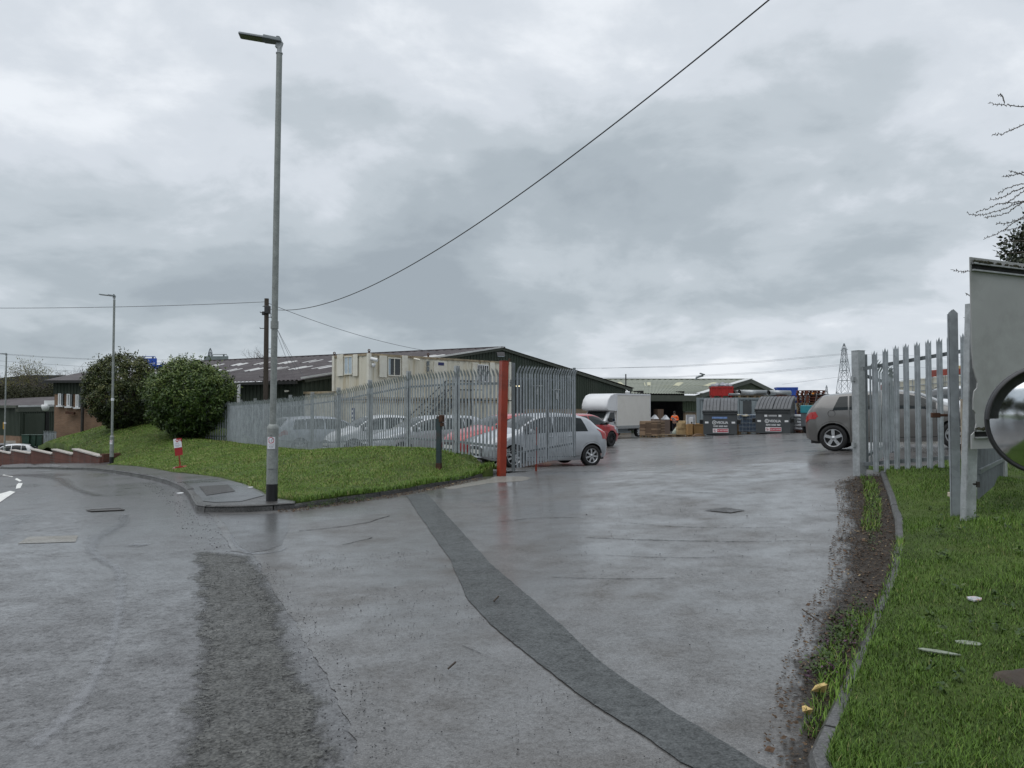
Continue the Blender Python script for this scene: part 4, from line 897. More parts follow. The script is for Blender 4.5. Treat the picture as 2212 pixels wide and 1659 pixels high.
# ------------------------------------------------------------------ cream cabins
m_cream = M('cream_container_paint', (.64, .61, .51), .55, var=.07, scale=1.1, stain=(.34, .25, .10), stain_amt=.8, stretch=(2.6, 2.6, .25), bump=0)
m_cream2 = M('cream_shutter_paint', (.70, .68, .60), .5, var=.06, scale=1.5, stain=(.38, .3, .18), stain_amt=.4)
m_rustedge = M('rusty_cream_edge', (.33, .27, .18), .7, var=.3, scale=3, stain=(.10, .05, .02), stain_amt=.9)
m_bluesign = M('blue_sign_paint', (.02, .025, .12), .4, var=.1)
NC = Vector((-7.26, 39, 0)); cu_ = Vector((.67, .742, 0)); cw_ = Vector((-.742, .67, 0)); CL, CW_, CH = 10.6, 3.0, 2.33
def cabin(name, label, z0, near, L, Wd, Hh, mat, openings=True):
    t = thing(name, label, 'portable cabin', (near.x, near.y, z0))
    a = near; b = near + cu_ * L; c = b + cw_ * Wd; d = near + cw_ * Wd
    mb = MB()
    for p, q in ((a, b), (c, d), (b, c)): corr(mb, p.xy + (q.xy - p.xy).normalized() * .1, q.xy - (q.xy - p.xy).normalized() * .1, lambda f: z0 + .1, lambda f: z0 + Hh - .1, .42, .03, 1)
    corr(mb, d.xy + (a.xy - d.xy).normalized() * .1, a.xy - (a.xy - d.xy).normalized() * .1, lambda f: z0 + .1, lambda f: z0 + Hh - .1, .42, .03, 1)
    mb.add([Vector((p.x, p.y, z0 + Hh - .08)) for p in (a, b, c, d)], [(0, 1, 2, 3)]); mb.build('cladding', mat, t)
    mb = MB()
    for p in (a, b, c, d): mb.box((p.x, p.y, z0 + Hh / 2), (.17, .17, Hh - .002), R3(0, 0, math.atan2(cu_.y, cu_.x)))
    mb.build('corner_post', m_cream2, t)
    mb = MB()
    for p, q in ((a, b), (b, c), (c, d), (d, a)):
        e = (q - p).normalized() * .09
        mb.beam(p + e + Vector((0, 0, z0 + Hh - .06)), q - e + Vector((0, 0, z0 + Hh - .06)), .13, .11); mb.beam(p + e + Vector((0, 0, z0 + .055)), q - e + Vector((0, 0, z0 + .055)), .13, .105)
    mb.build('edge_rail', m_rustedge, t)
    return t
ZU = P(797, 862, 39).z
up_ = cabin('portable_cabin', 'upper cream site cabin with rust streaks, shuttered windows and a door, stacked on another', ZU, NC, CL, CW_, CH, m_cream)
lo_ = cabin('portable_cabin', 'lower cream site cabin under the stacked one, mostly hidden by fence and cars', ZU - CH - .06, NC + cw_ * 0, CL, CW_, CH, m_cream)
mb = MB()
for d in (NC, NC + cw_ * CW_, NC + cu_ * 4, NC + cu_ * CL):
    mb.tube([(d.x, d.y, ZU + CH), (d.x, d.y, ZU + CH + .1)], .05, 8); mb.lathe([(.03, -.03), (.07, -.03), (.07, .03), (.03, .03)], 12, Matrix.Translation((d.x, d.y, ZU + CH + .14)) @ Matrix.Rotation(math.pi / 2, 4, 'X'))
mb.build('lifting_eye', m_rust, up_)
cn = Vector((cu_.y, -cu_.x, 0)); en = -cu_
def on_line(px, O, d):  # distance along line from O in direction d seen at picture column px
    k = (px - CX) / FPX; return (k * O.y - O.x) / (d.x - k * d.y)
def cab_panel(px0, px1, y0, y1, O, d, nrm, off=.05):
    s0, s1 = on_line(px0, O, d), on_line(px1, O, d); p0, p1 = O + d * s0, O + d * s1; Yd = p0.y
    zt = CAMZ + (HOR - y0) / FPX * Yd; zb = CAMZ + (HOR - y1) / FPX * Yd
    return p0 + nrm * off, p1 + nrm * off, zb, zt
def cab_window(px0, px1, y0, y1, O, d, nrm, glass, sh=(), bars=1, dark=False):
    p0, p1, zb, zt = cab_panel(px0, px1, y0, y1, O, d, nrm); zc = (zb + zt) / 2
    mb = MB(); mb.beam((p0.x, p0.y, zc), (p1.x, p1.y, zc), .03, zt - zb); w = mb.build('window', glass, up_)
    mb = MB(); q = nrm * .02; fw = .06
    mb.beam(p0 + q + Vector((0, 0, zt)), p1 + q + Vector((0, 0, zt)), .06, fw); mb.beam(p0 + q + Vector((0, 0, zb)), p1 + q + Vector((0, 0, zb)), .09, fw)
    for f in (0, .5, 1) if bars == 1 else (0, .2, .4, .6, .8, 1):
        p = p0 + (p1 - p0) * f + q; mb.box((p.x, p.y, zc), (.045, .045, zt - zb - fw - .004), R3(0, 0, math.atan2(d.y, d.x)))
    mb.build('window_frame', m_cream2 if bars == 1 else m_white, w)
    for a_, b_ in sh:
        p0, p1, zb, zt = cab_panel(a_, b_, y0 - 5, y1 + 4, O, d, nrm, .09); mb = MB(); mb.beam((p0.x, p0.y, (zb + zt) / 2), (p1.x, p1.y, (zb + zt) / 2), .04, zt - zb); mb.build('shutter', m_cream2, up_, bevel=.008)
ed_ = -cw_  # left end face, from far corner to near corner
FC = NC + cw_ * CW_
cab_window(746, 763, 771, 809, FC, ed_, -cu_, m_glassb, ((731, 744), (765, 775)))
cab_window(836, 863, 773, 811, NC, cu_, cn, m_glass, ((817, 833), (866, 878)))
p0, p1, zb, zt = cab_panel(836.5, 841.5, 774, 809, NC, cu_, cn, .068); mb = MB(); mb.beam((p0.x, p0.y, (zb + zt) / 2), (p1.x, p1.y, (zb + zt) / 2), .01, zt - zb); mb.build('curtain', m_glassb, up_)
cab_window(1030, 1053, 788, 824, NC, cu_, cn, m_glass, ((1018, 1028), (1056, 1066)), bars=2)
p0, p1, zb, zt = cab_panel(935.5, 963, 779, 858, NC, cu_, cn, .06); mb = MB(); mb.beam((p0.x, p0.y, (zb + zt) / 2), (p1.x, p1.y, (zb + zt) / 2), .05, zt - zb); dr = mb.build('door', m_cream2, up_)
p0, p1, zb, zt = cab_panel(944, 956.5, 782.5, 789, NC, cu_, cn, .095); mb = MB(); mb.beam((p0.x, p0.y, (zb + zt) / 2), (p1.x, p1.y, (zb + zt) / 2), .01, zt - zb); sgn = mb.build('door_sign', m_bluesign, dr)
p0, p1, zb, zt = cab_panel(922, 929, 781, 802, NC, cu_, cn, .1); mb = MB(); mb.box((p0.x, p0.y, zt - .1), (.14, .14, .24)); mb.box((p0.x, p0.y, zb + .12), (.12, .12, .26)); mb.tube([p1 + Vector((0, 0, zb + .1)), p1 + Vector((.05, 0, zb - .1))], .02, 6); mb.build('meter_box', m_galvd, up_)
for q in (893, 800):
    p0, p1, zb, zt = cab_panel(q if q > 800 else 800.5, q + 1, 775, 779, NC, cu_, cn, .22); mb = MB(); mb.tube([p0 + Vector((-.12, 0, zt)), p0 + Vector((.22, -.1, zt - .08))], .09 if q == 800 else .05, 12); mb.tube([p0 + Vector((-.05, .2, zt + .02)), p0 + Vector((0, 0, zt))], .03, 8)
    if q == 800: mb.lathe([(0, .08), (.09, .08), (.1, 0), (.07, -.1), (0, -.12)], 12, Matrix.Translation(p0 + Vector((0, .05, zt - .32))))
    tag(mb.build('security_camera', m_white if q == 800 else m_cream2, up_))
# small cream container behind fence, further along
sc2 = thing('shipping_container', 'low cream container with flat lid showing over the far part of the fence', 'container', P(660, 930, 40))
mb = MB(); a, c = P(598, 846, 43.2), P(722, 846, 40.2); zt = P(660, 846, 41.5).z
corr(mb, a.xy, c.xy, lambda f: -.6, lambda f: zt - .12, .4, .03, 1); mb.build('cladding', m_cream, sc2)
mb = MB(); mb.beam((a.x, a.y, zt - .06), (c.x, c.y, zt - .06), .2, .12); mb.build('edge_rail', m_rustedge, sc2)
mb = MB()
for q in (620, 652): p = P(q, 843, 42); mb.box((p.x, p.y, zt + .04), (.22, .2, .1))
mb.build('corner_casting', m_cream2, sc2)
# blue notice on the lower cabin
p = P(763, 897, 38.2); mb = MB(); mb.box(p, (.32, .02, .72), R3(0, 0, math.radians(-42))); nb = tag(mb.build('notice', m_bluesign, None, loc=p), 'upright blue notice with white symbols on the end of the lower cream cabin', 'sign')
mb = MB()
for dz in (.2, -.02, -.22): mb.box(p + Vector((-.02, -.02, dz)), (.13, .02, .1), R3(0, 0, math.radians(-42)))
mb.build('white_symbols', m_white, nb)
# steel stairs to the cabin door
stt = thing('steel_staircase', 'black steel staircase climbing to the door of the upper cream cabin', 'staircase', P(900, 900, 37))
s1 = on_line(958, NC, cu_); D1 = NC + cu_ * s1 + cn * .65; s0 = on_line(895, NC, cu_); D0 = NC + cu_ * (s0 - 1.2) + cn * .65
for sd in (-.5, .5):
    mb = MB(); o = cn * sd
    mb.beam(D0 + o + Vector((0, 0, -.5)), D1 + o + Vector((0, 0, ZU)), .05, .2); mb.build('stringer', m_black, stt)
    mb = MB()
    for dz in (.55, 1.0): mb.beam(D0 + o + Vector((0, 0, -.5 + dz)), D1 + o + Vector((0, 0, ZU + dz)), .045, .045)
    D2 = D1 + cu_ * 2.0
    for dz in (.55, 1.05): mb.beam(D1 + o * (1 if sd > 0 else .9) + Vector((0, 0, ZU + dz)), D2 + o * (1 if sd > 0 else .9) + Vector((0, 0, ZU + dz)), .045, .045)
    for q in (D0, D0 + (D1 - D0) * .5, D1, D2):
        zz = -.5 + (ZU + .5) * min(1, (q - D0).length / (D1 - D0).length); mb.beam(q + o + Vector((0, 0, zz)), q + o + Vector((0, 0, zz + 1.05)), .05, .05, (0, 1, 0))
    mb.build('handrail', m_black, stt)
mb = MB()
for k in range(13): f = (k + .5) / 13; p = D0 + (D1 - D0) * f + Vector((0, 0, -.5 + (ZU + .5) * f + .06)); mb.box(p, (.26, .95, .03), R3(0, 0, math.atan2(cu_.y, cu_.x)))
mb.build('treads', m_black, stt)
mb = MB(); mb.box((D1 + D2) / 2 + Vector((0, 0, ZU)), (2.0, 1.05, .08), R3(0, 0, math.atan2(cu_.y, cu_.x)))
for q in (D1, D2):
    for sd in (-.45, .45): p = q + cn * sd; mb.beam((p.x, p.y, -.6), (p.x, p.y, ZU - .05), .07, .07, (0, 1, 0))
mb.build('landing', m_black, stt)
# ------------------------------------------------------------------ brick office, green shed, stepped wall on the left
of = thing('office_building', 'buff brick office with dark green cladding above three narrow white windows', 'building', P(170, 945, 60))
def zY(y, Y): return CAMZ + (HOR - y) / FPX * Y
a, c = P(120, 900, 60), P(225, 900, 60); 
mb = MB(); mb.beam((a.x, a.y, (zY(851, 60) - 3) / 2), (c.x, c.y, (zY(851, 60) - 3) / 2), .3, zY(851, 60) + 3); b2 = Vector((a.x - 3, a.y + 9)); mb.beam((a.x, a.y + .1, (zY(851, 60) - 3) / 2), (b2.x, b2.y, (zY(851, 60) - 3) / 2), .3, zY(851, 60) + 2.99); mb.build('brick_wall', m_brick, of)
mb = MB(); corr(mb, a.xy + Vector((0, -.22)), c.xy + Vector((0, -.22)), lambda f: zY(851, 60), lambda f: zY(824, 60), .25, .04, 1); corr(mb, b2, a.xy + Vector((-.05, -.22)), lambda f: zY(851, 60), lambda f: zY(824, 60), .25, .04, 1); mb.build('cladding', m_green, of)
mb = MB(); zr = zY(822, 60); mb.add([(a.x - .5, a.y - .7, zr), (c.x, c.y - .7, zr), (c.x + 1, c.y + 9, zr + 1.0), (a.x - 3.2, a.y + 9, zr + 1.0)], [(0, 1, 2, 3)]); mb.build('roof', m_roof, of)
mb = MB(); mb.beam((a.x - .5, a.y - .72, zr - .1), (c.x, c.y - .72, zr - .1), .15, .2); mb.beam((a.x - .55, a.y - .6, zr - .1), (a.x - 3.2, a.y + 9, zr + .9), .15, .2); mb.build('gutter', m_gutter, of)
for x0, x1, y0, y1 in ((127, 137, 850, 876), (145.5, 156.5, 851, 878), (164.5, 175, 852, 880)):
    p, q = P(x0, y0, 59.75), P(x1, y1, 59.75); zc = (p.z + q.z) / 2; mb = MB(); mb.box(((p.x + q.x) / 2, p.y, zc), (q.x - p.x, .1, p.z - q.z)); w = mb.build('window', m_glass, of)
    mb = MB(); ww = q.x - p.x
    mb.box((p.x + .05, p.y - .07, zc), (.10, .06, p.z - q.z)); mb.box((p.x + ww * .5, p.y - .07, zc), (.08, .06, p.z - q.z)); mb.box((p.x + ww * .27, p.y - .07, p.z - .04), (ww * .38, .05, .07)); mb.box((p.x + ww * .27, p.y - .07, q.z + .06), (ww * .38, .05, .07)); mb.build('window_frame', m_white, w)
    mb = MB(); mb.box((p.x + ww * .77, p.y - .06, zc), (ww * .42, .02, p.z - q.z - .1)); mb.build('blind', m_inkgrey if False else m_galvd, w)
    mb = MB(); mb.box(((p.x + q.x) / 2, p.y - .1, q.z - .05), (ww + .14, .3, .11)); mb.build('sill', m_white, w)
mb = MB(); p = P(178, 900, 59.4); mb.tube([(p.x, p.y, zY(820, 60)), (p.x, p.y, -2)], .12, 8); mb.build('downpipe', m_iron, of)
mb = MB(); p = P(152, 892, 59.5); mb.box(p, (.65, .25, .18), R3(0, .12, 0)); mb.build('flue_hood', m_rust, of)
sh = thing('shed', 'dark green clad shed with low grey roof and brick base beside the brick office', 'building', P(44, 960, 75))
n_ = P(44, 878, 75); w_ = P(-60, 871, 82); r_ = P(121, 874, 71 + 9); zE = n_.z
n_, w_, r_ = Vector((n_.x, n_.y, 0)), Vector((w_.x, w_.y, 0)), Vector((r_.x, r_.y, 0)); zM = zY(942, 75)
mb = MB(); corr(mb, w_.xy, n_.xy, lambda f: zM, lambda f: zE, .3, .04, 1); corr(mb, n_.xy, r_.xy, lambda f: zM - .6, lambda f: zE, .3, .04, 1); mb.build('cladding', m_green, sh)
mb = MB(); mb.beam(w_ + Vector((.1, .1, (zM - 5) / 2)), n_ + Vector((.1, .1, (zM - 5) / 2)), .3, zM + 5); mb.beam(n_ + Vector((.1, .2, (zM - 5.6) / 2)), r_ + Vector((.1, .2, (zM - 5.6) / 2)), .3, zM + 4.4); mb.build('brick_base', m_brick, sh)
mb = MB(); zR = zY(857, 90); vs = [n_ + Vector((.1, -.5, zE + .05)), w_ + Vector((-.1, -.5, zE + .12)), Vector((P(-60, 862, 98).x, 98, zY(864, 98))), Vector((P(125, 856.5, 92).x, 92, zY(856.5, 92))), r_ + Vector((.2, -.3, zE + .1))]; mb.add(vs, [(0, 4, 3, 2, 1)]); mb.build('roof', m_roof, sh)
mb = MB(); mb.beam(n_ + Vector((0, -.4, zE + .02)), r_ + Vector((0, -.4, zE + .06)), .2, .16); mb.build('gutter', m_white, sh)
mb = MB(); mb.beam(n_ + Vector((-.1, -.4, zE - .3)), r_ + Vector((0, -.4, zE - .3)), .25, .45); mb.beam(w_ + Vector((0, -.45, zE - .02)), n_ + Vector((0, -.45, zE - .02)), .2, .25); mb.build('fascia', m_trim, sh)
mb = MB(); p0, p1 = n_ + (r_ - n_) * .12, n_ + (r_ - n_) * .66; mb.beam(p0 + Vector((.05, -.12, (zE + zM) / 2 - .3)), p1 + Vector((.05, -.12, (zE + zM) / 2 - .3)), .1, zE - zM - .8); mb.build('sliding_door', m_green2 if False else m_green, sh)
mb = MB(); p0, p1 = n_ + (r_ - n_) * .70, n_ + (r_ - n_) * .80; mb.beam(p0 + Vector((.05, -.12, (zE + zM) / 2 - .2)), p1 + Vector((.05, -.12, (zE + zM) / 2 - .2)), .12, zE - zM - .3); mb.build('doorway_shade', m_void, sh)  # flat black panel painted as the shaded doorway
mb = MB(); p = P(37, 956, 76.5); mb.box((p.x, p.y - .9, p.z - .2), (1.25, .15, .85)); mb.build('roller_shutter', m_cope, sh)
mb = MB(); p = P(15, 919, 77.5); mb.box((p.x, p.y - .3, p.z), (.3, .2, .7)); mb.build('yellow_box', M('yellow_paint', (.5, .28, .02), .5), sh)
mb = MB(); p = P(108, 873, 74); mb.lathe([(0, .25), (.32, .25), (.34, .0), (.24, -.3), (0, -.36)], 14, Matrix.Translation(p + Vector((-.2, -.4, -.3)))); mb.box(p + Vector((.2, -.3, .15)), (1.0, .3, .4)); tag(mb.build('dome_camera', m_white, of))
sw = thing('brick_wall', 'stepped dark red brick retaining wall with pale sloping coping stones along the pavement', 'wall', P(110, 1000, 43))
segs = [((-40, 55.5), (27, 50.5), (974 - 8, 981)), ((27.5, 50.5), (70.5, 46.6), (973, 981)), ((71, 46.6), (117, 43.2), (971.6, 982)), ((117.5, 43.2), (162, 40.2), (972, 983)), ((162.5, 40.2), (220, 36.2), (971.5, 987))]
for (xa, Ya), (xb, Yb), (ya, yb) in segs:
    p, q = P(xa, ya, Ya), P(xb, yb, Yb); d = (q - p); d.z = 0; d.normalize(); nn = Vector((d.y, -d.x, 0)); nn = nn if nn.y < 0 else -nn
    mb = MB(); vs = []
    for o in (nn * .1, -nn * .12):
        for e in (p, q): g = h(e.x, e.y) - .2; vs += [Vector((e.x, e.y, g)) + o, e + o]
    mb.add(vs, [(0, 2, 3, 1), (4, 5, 7, 6), (1, 3, 7, 5), (0, 1, 5, 4), (2, 6, 7, 3)]); mb.build('brick_panel', m_brickred, sw)
    mb = MB(); mb.beam(p + Vector((0, 0, .035)) - d * .03, q + Vector((0, 0, .035)), .32, .07); mb.build('coping', m_cope, sw, bevel=.01)
mb = MB(); p = P(219.5, 988, 36.2); zb_ = h(p.x, p.y) - .2; zt_ = P(219, 990, 36.2).z; q_ = p + Vector((.35, .9, 0)); mb.beam((p.x, p.y, (zb_ + zt_) / 2 + .1), (q_.x, q_.y, (zb_ + zt_) / 2 + .1), .22, zt_ - zb_ + .2); mb.build('brick_return', m_brickred, sw)
# ------------------------------------------------------------------ foliage
def leaf_mat(name, lo_c, mid, hi, rough=.4, spec=.3):
    m, t, b = newmat(name); a = t.nodes.new('ShaderNodeAttribute'); a.attribute_name = 'tint'
    t.links.new(ramp(t, [(0, lo_c), (.5, mid), (1, hi)], a.outputs['Fac']).outputs[0], b.inputs['Base Color']); b.inputs['Roughness'].default_value = rough; b.inputs['Specular IOR Level'].default_value = spec
    return m
def leaves(name, pos, nor, L, Wd, mat, parent, tint, seed=0, droop=.3):
    rg = np.random.default_rng(seed); n = len(pos); a = rg.normal(size=(n, 3)); a /= np.linalg.norm(a, axis=1)[:, None]
    nrm = nor + a * .75; nrm /= np.linalg.norm(nrm, axis=1)[:, None]
    b = rg.normal(size=(n, 3)); b[:, 2] -= droop; ax = np.cross(nrm, np.cross(b, nrm)); ax /= np.linalg.norm(ax, axis=1)[:, None] + 1e-9; sd = np.cross(nrm, ax)
    l = L * rg.uniform(.6, 1.3, n)[:, None]; w = Wd * rg.uniform(.7, 1.2, n)[:, None]
    v = np.stack([pos, pos + ax * l * .45 + sd * w * .5 - nrm * w * .12, pos + ax * l, pos + ax * l * .45 - sd * w * .5 - nrm * w * .12], 1)
    me = bpy.data.meshes.new(name); iv = PMX[parent].inverted().translation if parent else Vector((0, 0, 0))
    v = v + np.array(iv); me.vertices.add(4 * n); me.vertices.foreach_set('co', v.ravel())
    base = np.arange(n)[:, None] * 4; me.loops.add(6 * n); me.loops.foreach_set('vertex_index', (base + np.array([[0, 1, 2, 0, 2, 3]])).ravel().astype(np.int32))
    me.polygons.add(2 * n); me.polygons.foreach_set('loop_start', (np.arange(2 * n) * 3).astype(np.int32)); me.update(calc_edges=True); me.validate()
    at = me.attributes.new('tint', 'FLOAT', 'POINT'); at.data.foreach_set('value', np.repeat(np.clip(tint, 0, 1), 4)); me.materials.append(mat)
    o = bpy.data.objects.new(name, me); COL.objects.link(o)
    if parent: o.parent = parent
    return o
m_laurel = leaf_mat('laurel_leaf', (.012, .028, .008), (.052, .094, .018), (.15, .19, .048))
m_laurelb = leaf_mat('laurel_leaf_olive', (.012, .022, .008), (.046, .065, .018), (.125, .128, .042))
m_bark = M('bark', (.055, .042, .032), .9, var=.4, scale=6, bump=.6, bscale=20)
def bush(label, c, rx, ry, rz_, n, mat, L, seed):
    rg = np.random.default_rng(seed); gz = bk(c.x, c.y)
    t = thing('round_bush', label, 'bush', (c.x, c.y, gz), group=None)
    nc = n // 20; c0_ = rg.normal(size=(nc, 3)); c0_ /= np.linalg.norm(c0_, axis=1)[:, None]
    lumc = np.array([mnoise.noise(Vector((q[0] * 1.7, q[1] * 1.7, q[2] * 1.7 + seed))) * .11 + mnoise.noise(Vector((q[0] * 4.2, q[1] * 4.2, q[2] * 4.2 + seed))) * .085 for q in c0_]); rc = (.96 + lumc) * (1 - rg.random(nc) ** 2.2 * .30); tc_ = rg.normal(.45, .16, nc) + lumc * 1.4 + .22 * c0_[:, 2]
    ci = rg.integers(0, nc, n); d = c0_[ci]; r = rc[ci]; low = np.where(d[:, 2] < 0, 1 + .12 * d[:, 2], 1)
    off = rg.normal(size=(n, 3)); off /= np.linalg.norm(off, axis=1)[:, None]; off *= (rg.random(n) ** .6 * .21)[:, None]
    pos = np.stack([c.x + d[:, 0] * rx * r * low, c.y + d[:, 1] * ry * r * low, c.z + d[:, 2] * rz_ * r], 1) + off; d2 = d * .6 + off / .21 * .8
    k = pos[:, 2] > gz + .05; pos, d2 = pos[k], d2[k]; tint = np.clip(tc_[ci][k] + rg.normal(0, .14, k.sum()), 0, 1)
    leaves('foliage', pos, d2 + np.array([0, 0, .25]), L, L * .42, mat, t, tint, seed)
    # twig tips standing proud of the outline
    m = 90; q = rg.normal(size=(m, 3)); q[:, 2] = np.abs(q[:, 2]); q /= np.linalg.norm(q, axis=1)[:, None]; pp_, nn_ = [], []
    for e in q:
        for j in range(8):
            f = .97 + .018 * j * rg.uniform(.6, 1.2); pp_.append((c.x + e[0] * rx * f, c.y + e[1] * ry * f, c.z + e[2] * rz_ * f + .02 * j)); nn_.append(rg.normal(size=3))
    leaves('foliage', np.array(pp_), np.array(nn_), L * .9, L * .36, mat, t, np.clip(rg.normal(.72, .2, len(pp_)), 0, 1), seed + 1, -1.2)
    mb = MB()
    for s in range(7):
        a = s * .9 + seed; mb.tube([(c.x + .1 * math.cos(a), c.y + .1 * math.sin(a), gz - .1), (c.x + rx * .3 * math.cos(a), c.y + ry * .3 * math.sin(a), c.z - rz_ * .3), (c.x + rx * .6 * math.cos(a), c.y + ry * .6 * math.sin(a), c.z + rz_ * .3)], [.09, .06, .02], 7)
    mb.build('stems', m_bark, t)
    return t
p = P(262, 848, 44); bush('tall rounded olive green laurel bush behind the second street lamp', Vector((p.x, p.y, p.z + .05)), 2.05, 2.0, 2.2, 24000, m_laurelb, .17, 3)
p = P(409, 862, 39.5); bush('rounded brighter green laurel bush beside the far end of the palisade fence', Vector((p.x, p.y, p.z)), 2.3, 2.2, 2.05, 27000, m_laurel, .18, 8)
def branch(mb, p, d, L, r, depth, rg, spread=.5, kids=(2, 4), wig=.12, mi=0, tips=None, n=4):
    pts = [Vector(p)]; dd = Vector(d).normalized()
    for k in range(n):
        dd = (dd + Vector((rg.normal(0, wig), rg.normal(0, wig), rg.normal(0.03, wig * .7)))).normalized(); pts.append(pts[-1] + dd * (L / n))
    mb.tube(pts, [r * (1 - .6 * k / n) for k in range(n + 1)], 5 if depth > 1 else 3, False)
    if depth <= 0:
        if tips is not None: tips.append(pts[-1])
        return
    for _ in range(rg.integers(kids[0], kids[1] + 1)):
        f = rg.integers(2, n + 1); q = pts[f]; nd = (dd + Vector(rg.normal(0, spread, 3))).normalized(); branch(mb, q, nd, L * rg.uniform(.5, .78), r * .5, depth - 1, rg, spread, kids, wig, mi, tips, n)
m_twig = M('bare_twigs', (.085, .072, .062), .9, var=.3, scale=1)
m_catkin = leaf_mat('spring_leaf', (.09, .085, .03), (.16, .15, .05), (.22, .21, .08), .7, .2)
m_olive = leaf_mat('dull_leaf', (.035, .042, .018), (.06, .07, .026), (.10, .10, .035), .7, .2)
def bare_tree(label, x, ytop, ybase, Y, seed, leaf=None, group=None, nl=0, w=1):
    rg = np.random.default_rng(seed); b = P(x, ybase, Y); hh = P(x, ytop, Y).z - b.z
    t = thing('bare_tree', label, 'tree', b, group=group); mb = MB(); tips = []
    mb.tube([b, b + Vector((rg.normal(0, .15), 0, hh * .35))], [hh * .022, hh * .016], 7); mb.build('trunk', m_bark, t)
    mb = MB(); p = b + Vector((0, 0, hh * .3))
    for k in range(5): branch(mb, p + Vector((0, 0, hh * .06 * k * .6)), Vector((rg.normal(0, .45 * w), rg.normal(0, .4), 1)), hh * rg.uniform(.3, .42), hh * .011, 3, rg, .42, (3, 4), .14, tips=tips)
    mb.build('crown', m_twig, t)
    if leaf is not None:
        tp_ = np.array([tuple(q) for q in tips]); idx = rg.integers(0, len(tp_), nl); pos = tp_[idx] + rg.normal(0, .3, (nl, 3)); leaves('foliage', pos, rg.normal(size=(nl, 3)), .16, .11, leaf, t, rg.random(nl), seed)
    return t
for k, (x, yt, yb, Y, lf) in enumerate(((8, 812, 905, 112, 0), (28, 804, 905, 108, 0), (52, 800, 905, 104, 1), (76, 799, 905, 106, 1), (100, 805, 905, 103, 0), (122, 802, 900, 100, 0), (140, 800, 900, 104, 0), (158, 806, 890, 112, 0), (176, 799, 890, 106, 0), (192, 796, 890, 110, 0), (-14, 806, 905, 106, 0))):
    lab = ('bare winter tree among the trees beyond the green shed', 'budding yellowish tree among the bare trees beyond the green shed')[lf]
    bare_tree(lab, x, yt, yb, Y, 20 + k, m_catkin if lf else None, 'trees beyond the green shed', 1300 if lf else 0, 1.2)
for k, (x, yt, yb, Y) in enumerate(((552, 757, 830, 95), (585, 761, 830, 98), (608, 766, 830, 100))):
    bare_tree('bare tree top showing above the long grey warehouse roof near the telegraph pole', x, yt, yb, Y, 60 + k, None, 'bare trees behind the long roof', 0, 1.3)
rg = np.random.default_rng(5); n = 42000; px_ = rg.uniform(-60, 225, n); Yh = rg.uniform(94, 102, n); top = 835 + 8 * np.array([mnoise.noise(Vector((q * .06, 0, 1))) for q in px_]) + 10 * np.array([mnoise.noise(Vector((q * .2, 3, 1))) for q in px_]); py_ = top + (930 - top) * rg.random(n) ** .8
pos = np.array([tuple(P(a, b, c)) for a, b, c in zip(px_, py_, Yh)]); m_scrub = leaf_mat('scrub_leaf', (.022, .024, .014), (.042, .044, .022), (.07, .08, .03), .8, .2)
tt = np.clip(rg.normal(.35, .2, n) + .9 * ((px_ > 128) & (px_ < 165) & (py_ > 845)) * rg.random(n), 0, 1)
tag(leaves('scrub', pos, rg.normal(size=(n, 3)) + np.array([0, -.6, .4]), .24, .15, m_scrub, None, tt, 4), 'dull brown green scrub below the bare trees beyond the shed', 'scrub', None, 'stuff')
# ------------------------------------------------------------------ distant things
m_blue = M('motorway_blue', (.012, .07, .42), .5, var=.06, scale=1); m_signback = M('sign_back_grey', (.20, .23, .24), .6, .2, var=.15, scale=1)
def far_sign(label, x0, x1, y0, y1, Y, mat, txt=None):
    p, q = P(x0, y0, Y), P(x1, y1, Y); t = thing('road_sign', label, 'road sign', ((p.x + q.x) / 2, Y, -2))
    mb = MB(); mb.box(((p.x + q.x) / 2, Y, (p.z + q.z) / 2), (q.x - p.x, .15, p.z - q.z)); pn = mb.build('panel', mat, t)
    mb = MB()
    for f in (.2, .8): mb.beam((p.x + (q.x - p.x) * f, Y + .15, -2.2), (p.x + (q.x - p.x) * f, Y + .15, p.z + .3), .25, .25, (0, 1, 0))
    mb.build('sign_leg', m_galvd, t)
    mb = MB(); mb.tube([(p.x + .3 * (q.x - p.x), Y, p.z), (p.x + .4 * (q.x - p.x), Y - .1, p.z + .35), (q.x - .3, Y - .1, p.z + .35), (q.x - .2, Y, p.z)], .07, 6); mb.build('top_bracket', m_blue if mat is m_blue else m_galvd, t)
    if txt:
        mb = MB()
        for s, f, zf, sz in txt: put_text(mb, s, sz, Matrix(((1, 0, 0, p.x + (q.x - p.x) * f), (0, 0, -1, Y - .085), (0, 1, 0, q.z + (p.z - q.z) * zf), (0, 0, 0, 1))), align='LEFT')
        mb.build('lettering', m_white, pn)
far_sign('blue motorway sign with white lettering showing above the tall olive bush', 293, 338.5, 774, 789.5, 150, m_blue, [('Rothwell', .38, .28, .62), ('Leeds', .38, .72, .5)])
far_sign('small blue sign panel lower down between the two round bushes', 327, 356, 788, 797, 152, m_blue)
far_sign('grey back of a large road sign above the long warehouse roof', 441, 493, 769.5, 782, 150, m_signback)
fs_ = thing('distant_shed', 'long dark roofed shed behind the bare trees', 'building', P(120, 860, 170))
mb = MB(); p, q = P(-60, 823, 170), P(300, 824, 170); r = P(90, 811, 172); zb = -4
mb.add([(p.x, 170, zb), (q.x, 170, zb), (q.x, 170, p.z - .3), (r.x + 6, 170, r.z), (r.x - 2, 170, r.z), (p.x, 170, p.z)], [(0, 1, 2, 3, 4, 5)]); mb.build('gable_wall', M('distant_shed_grey', (.05, .055, .06), .8, var=.1, scale=.1), fs_)
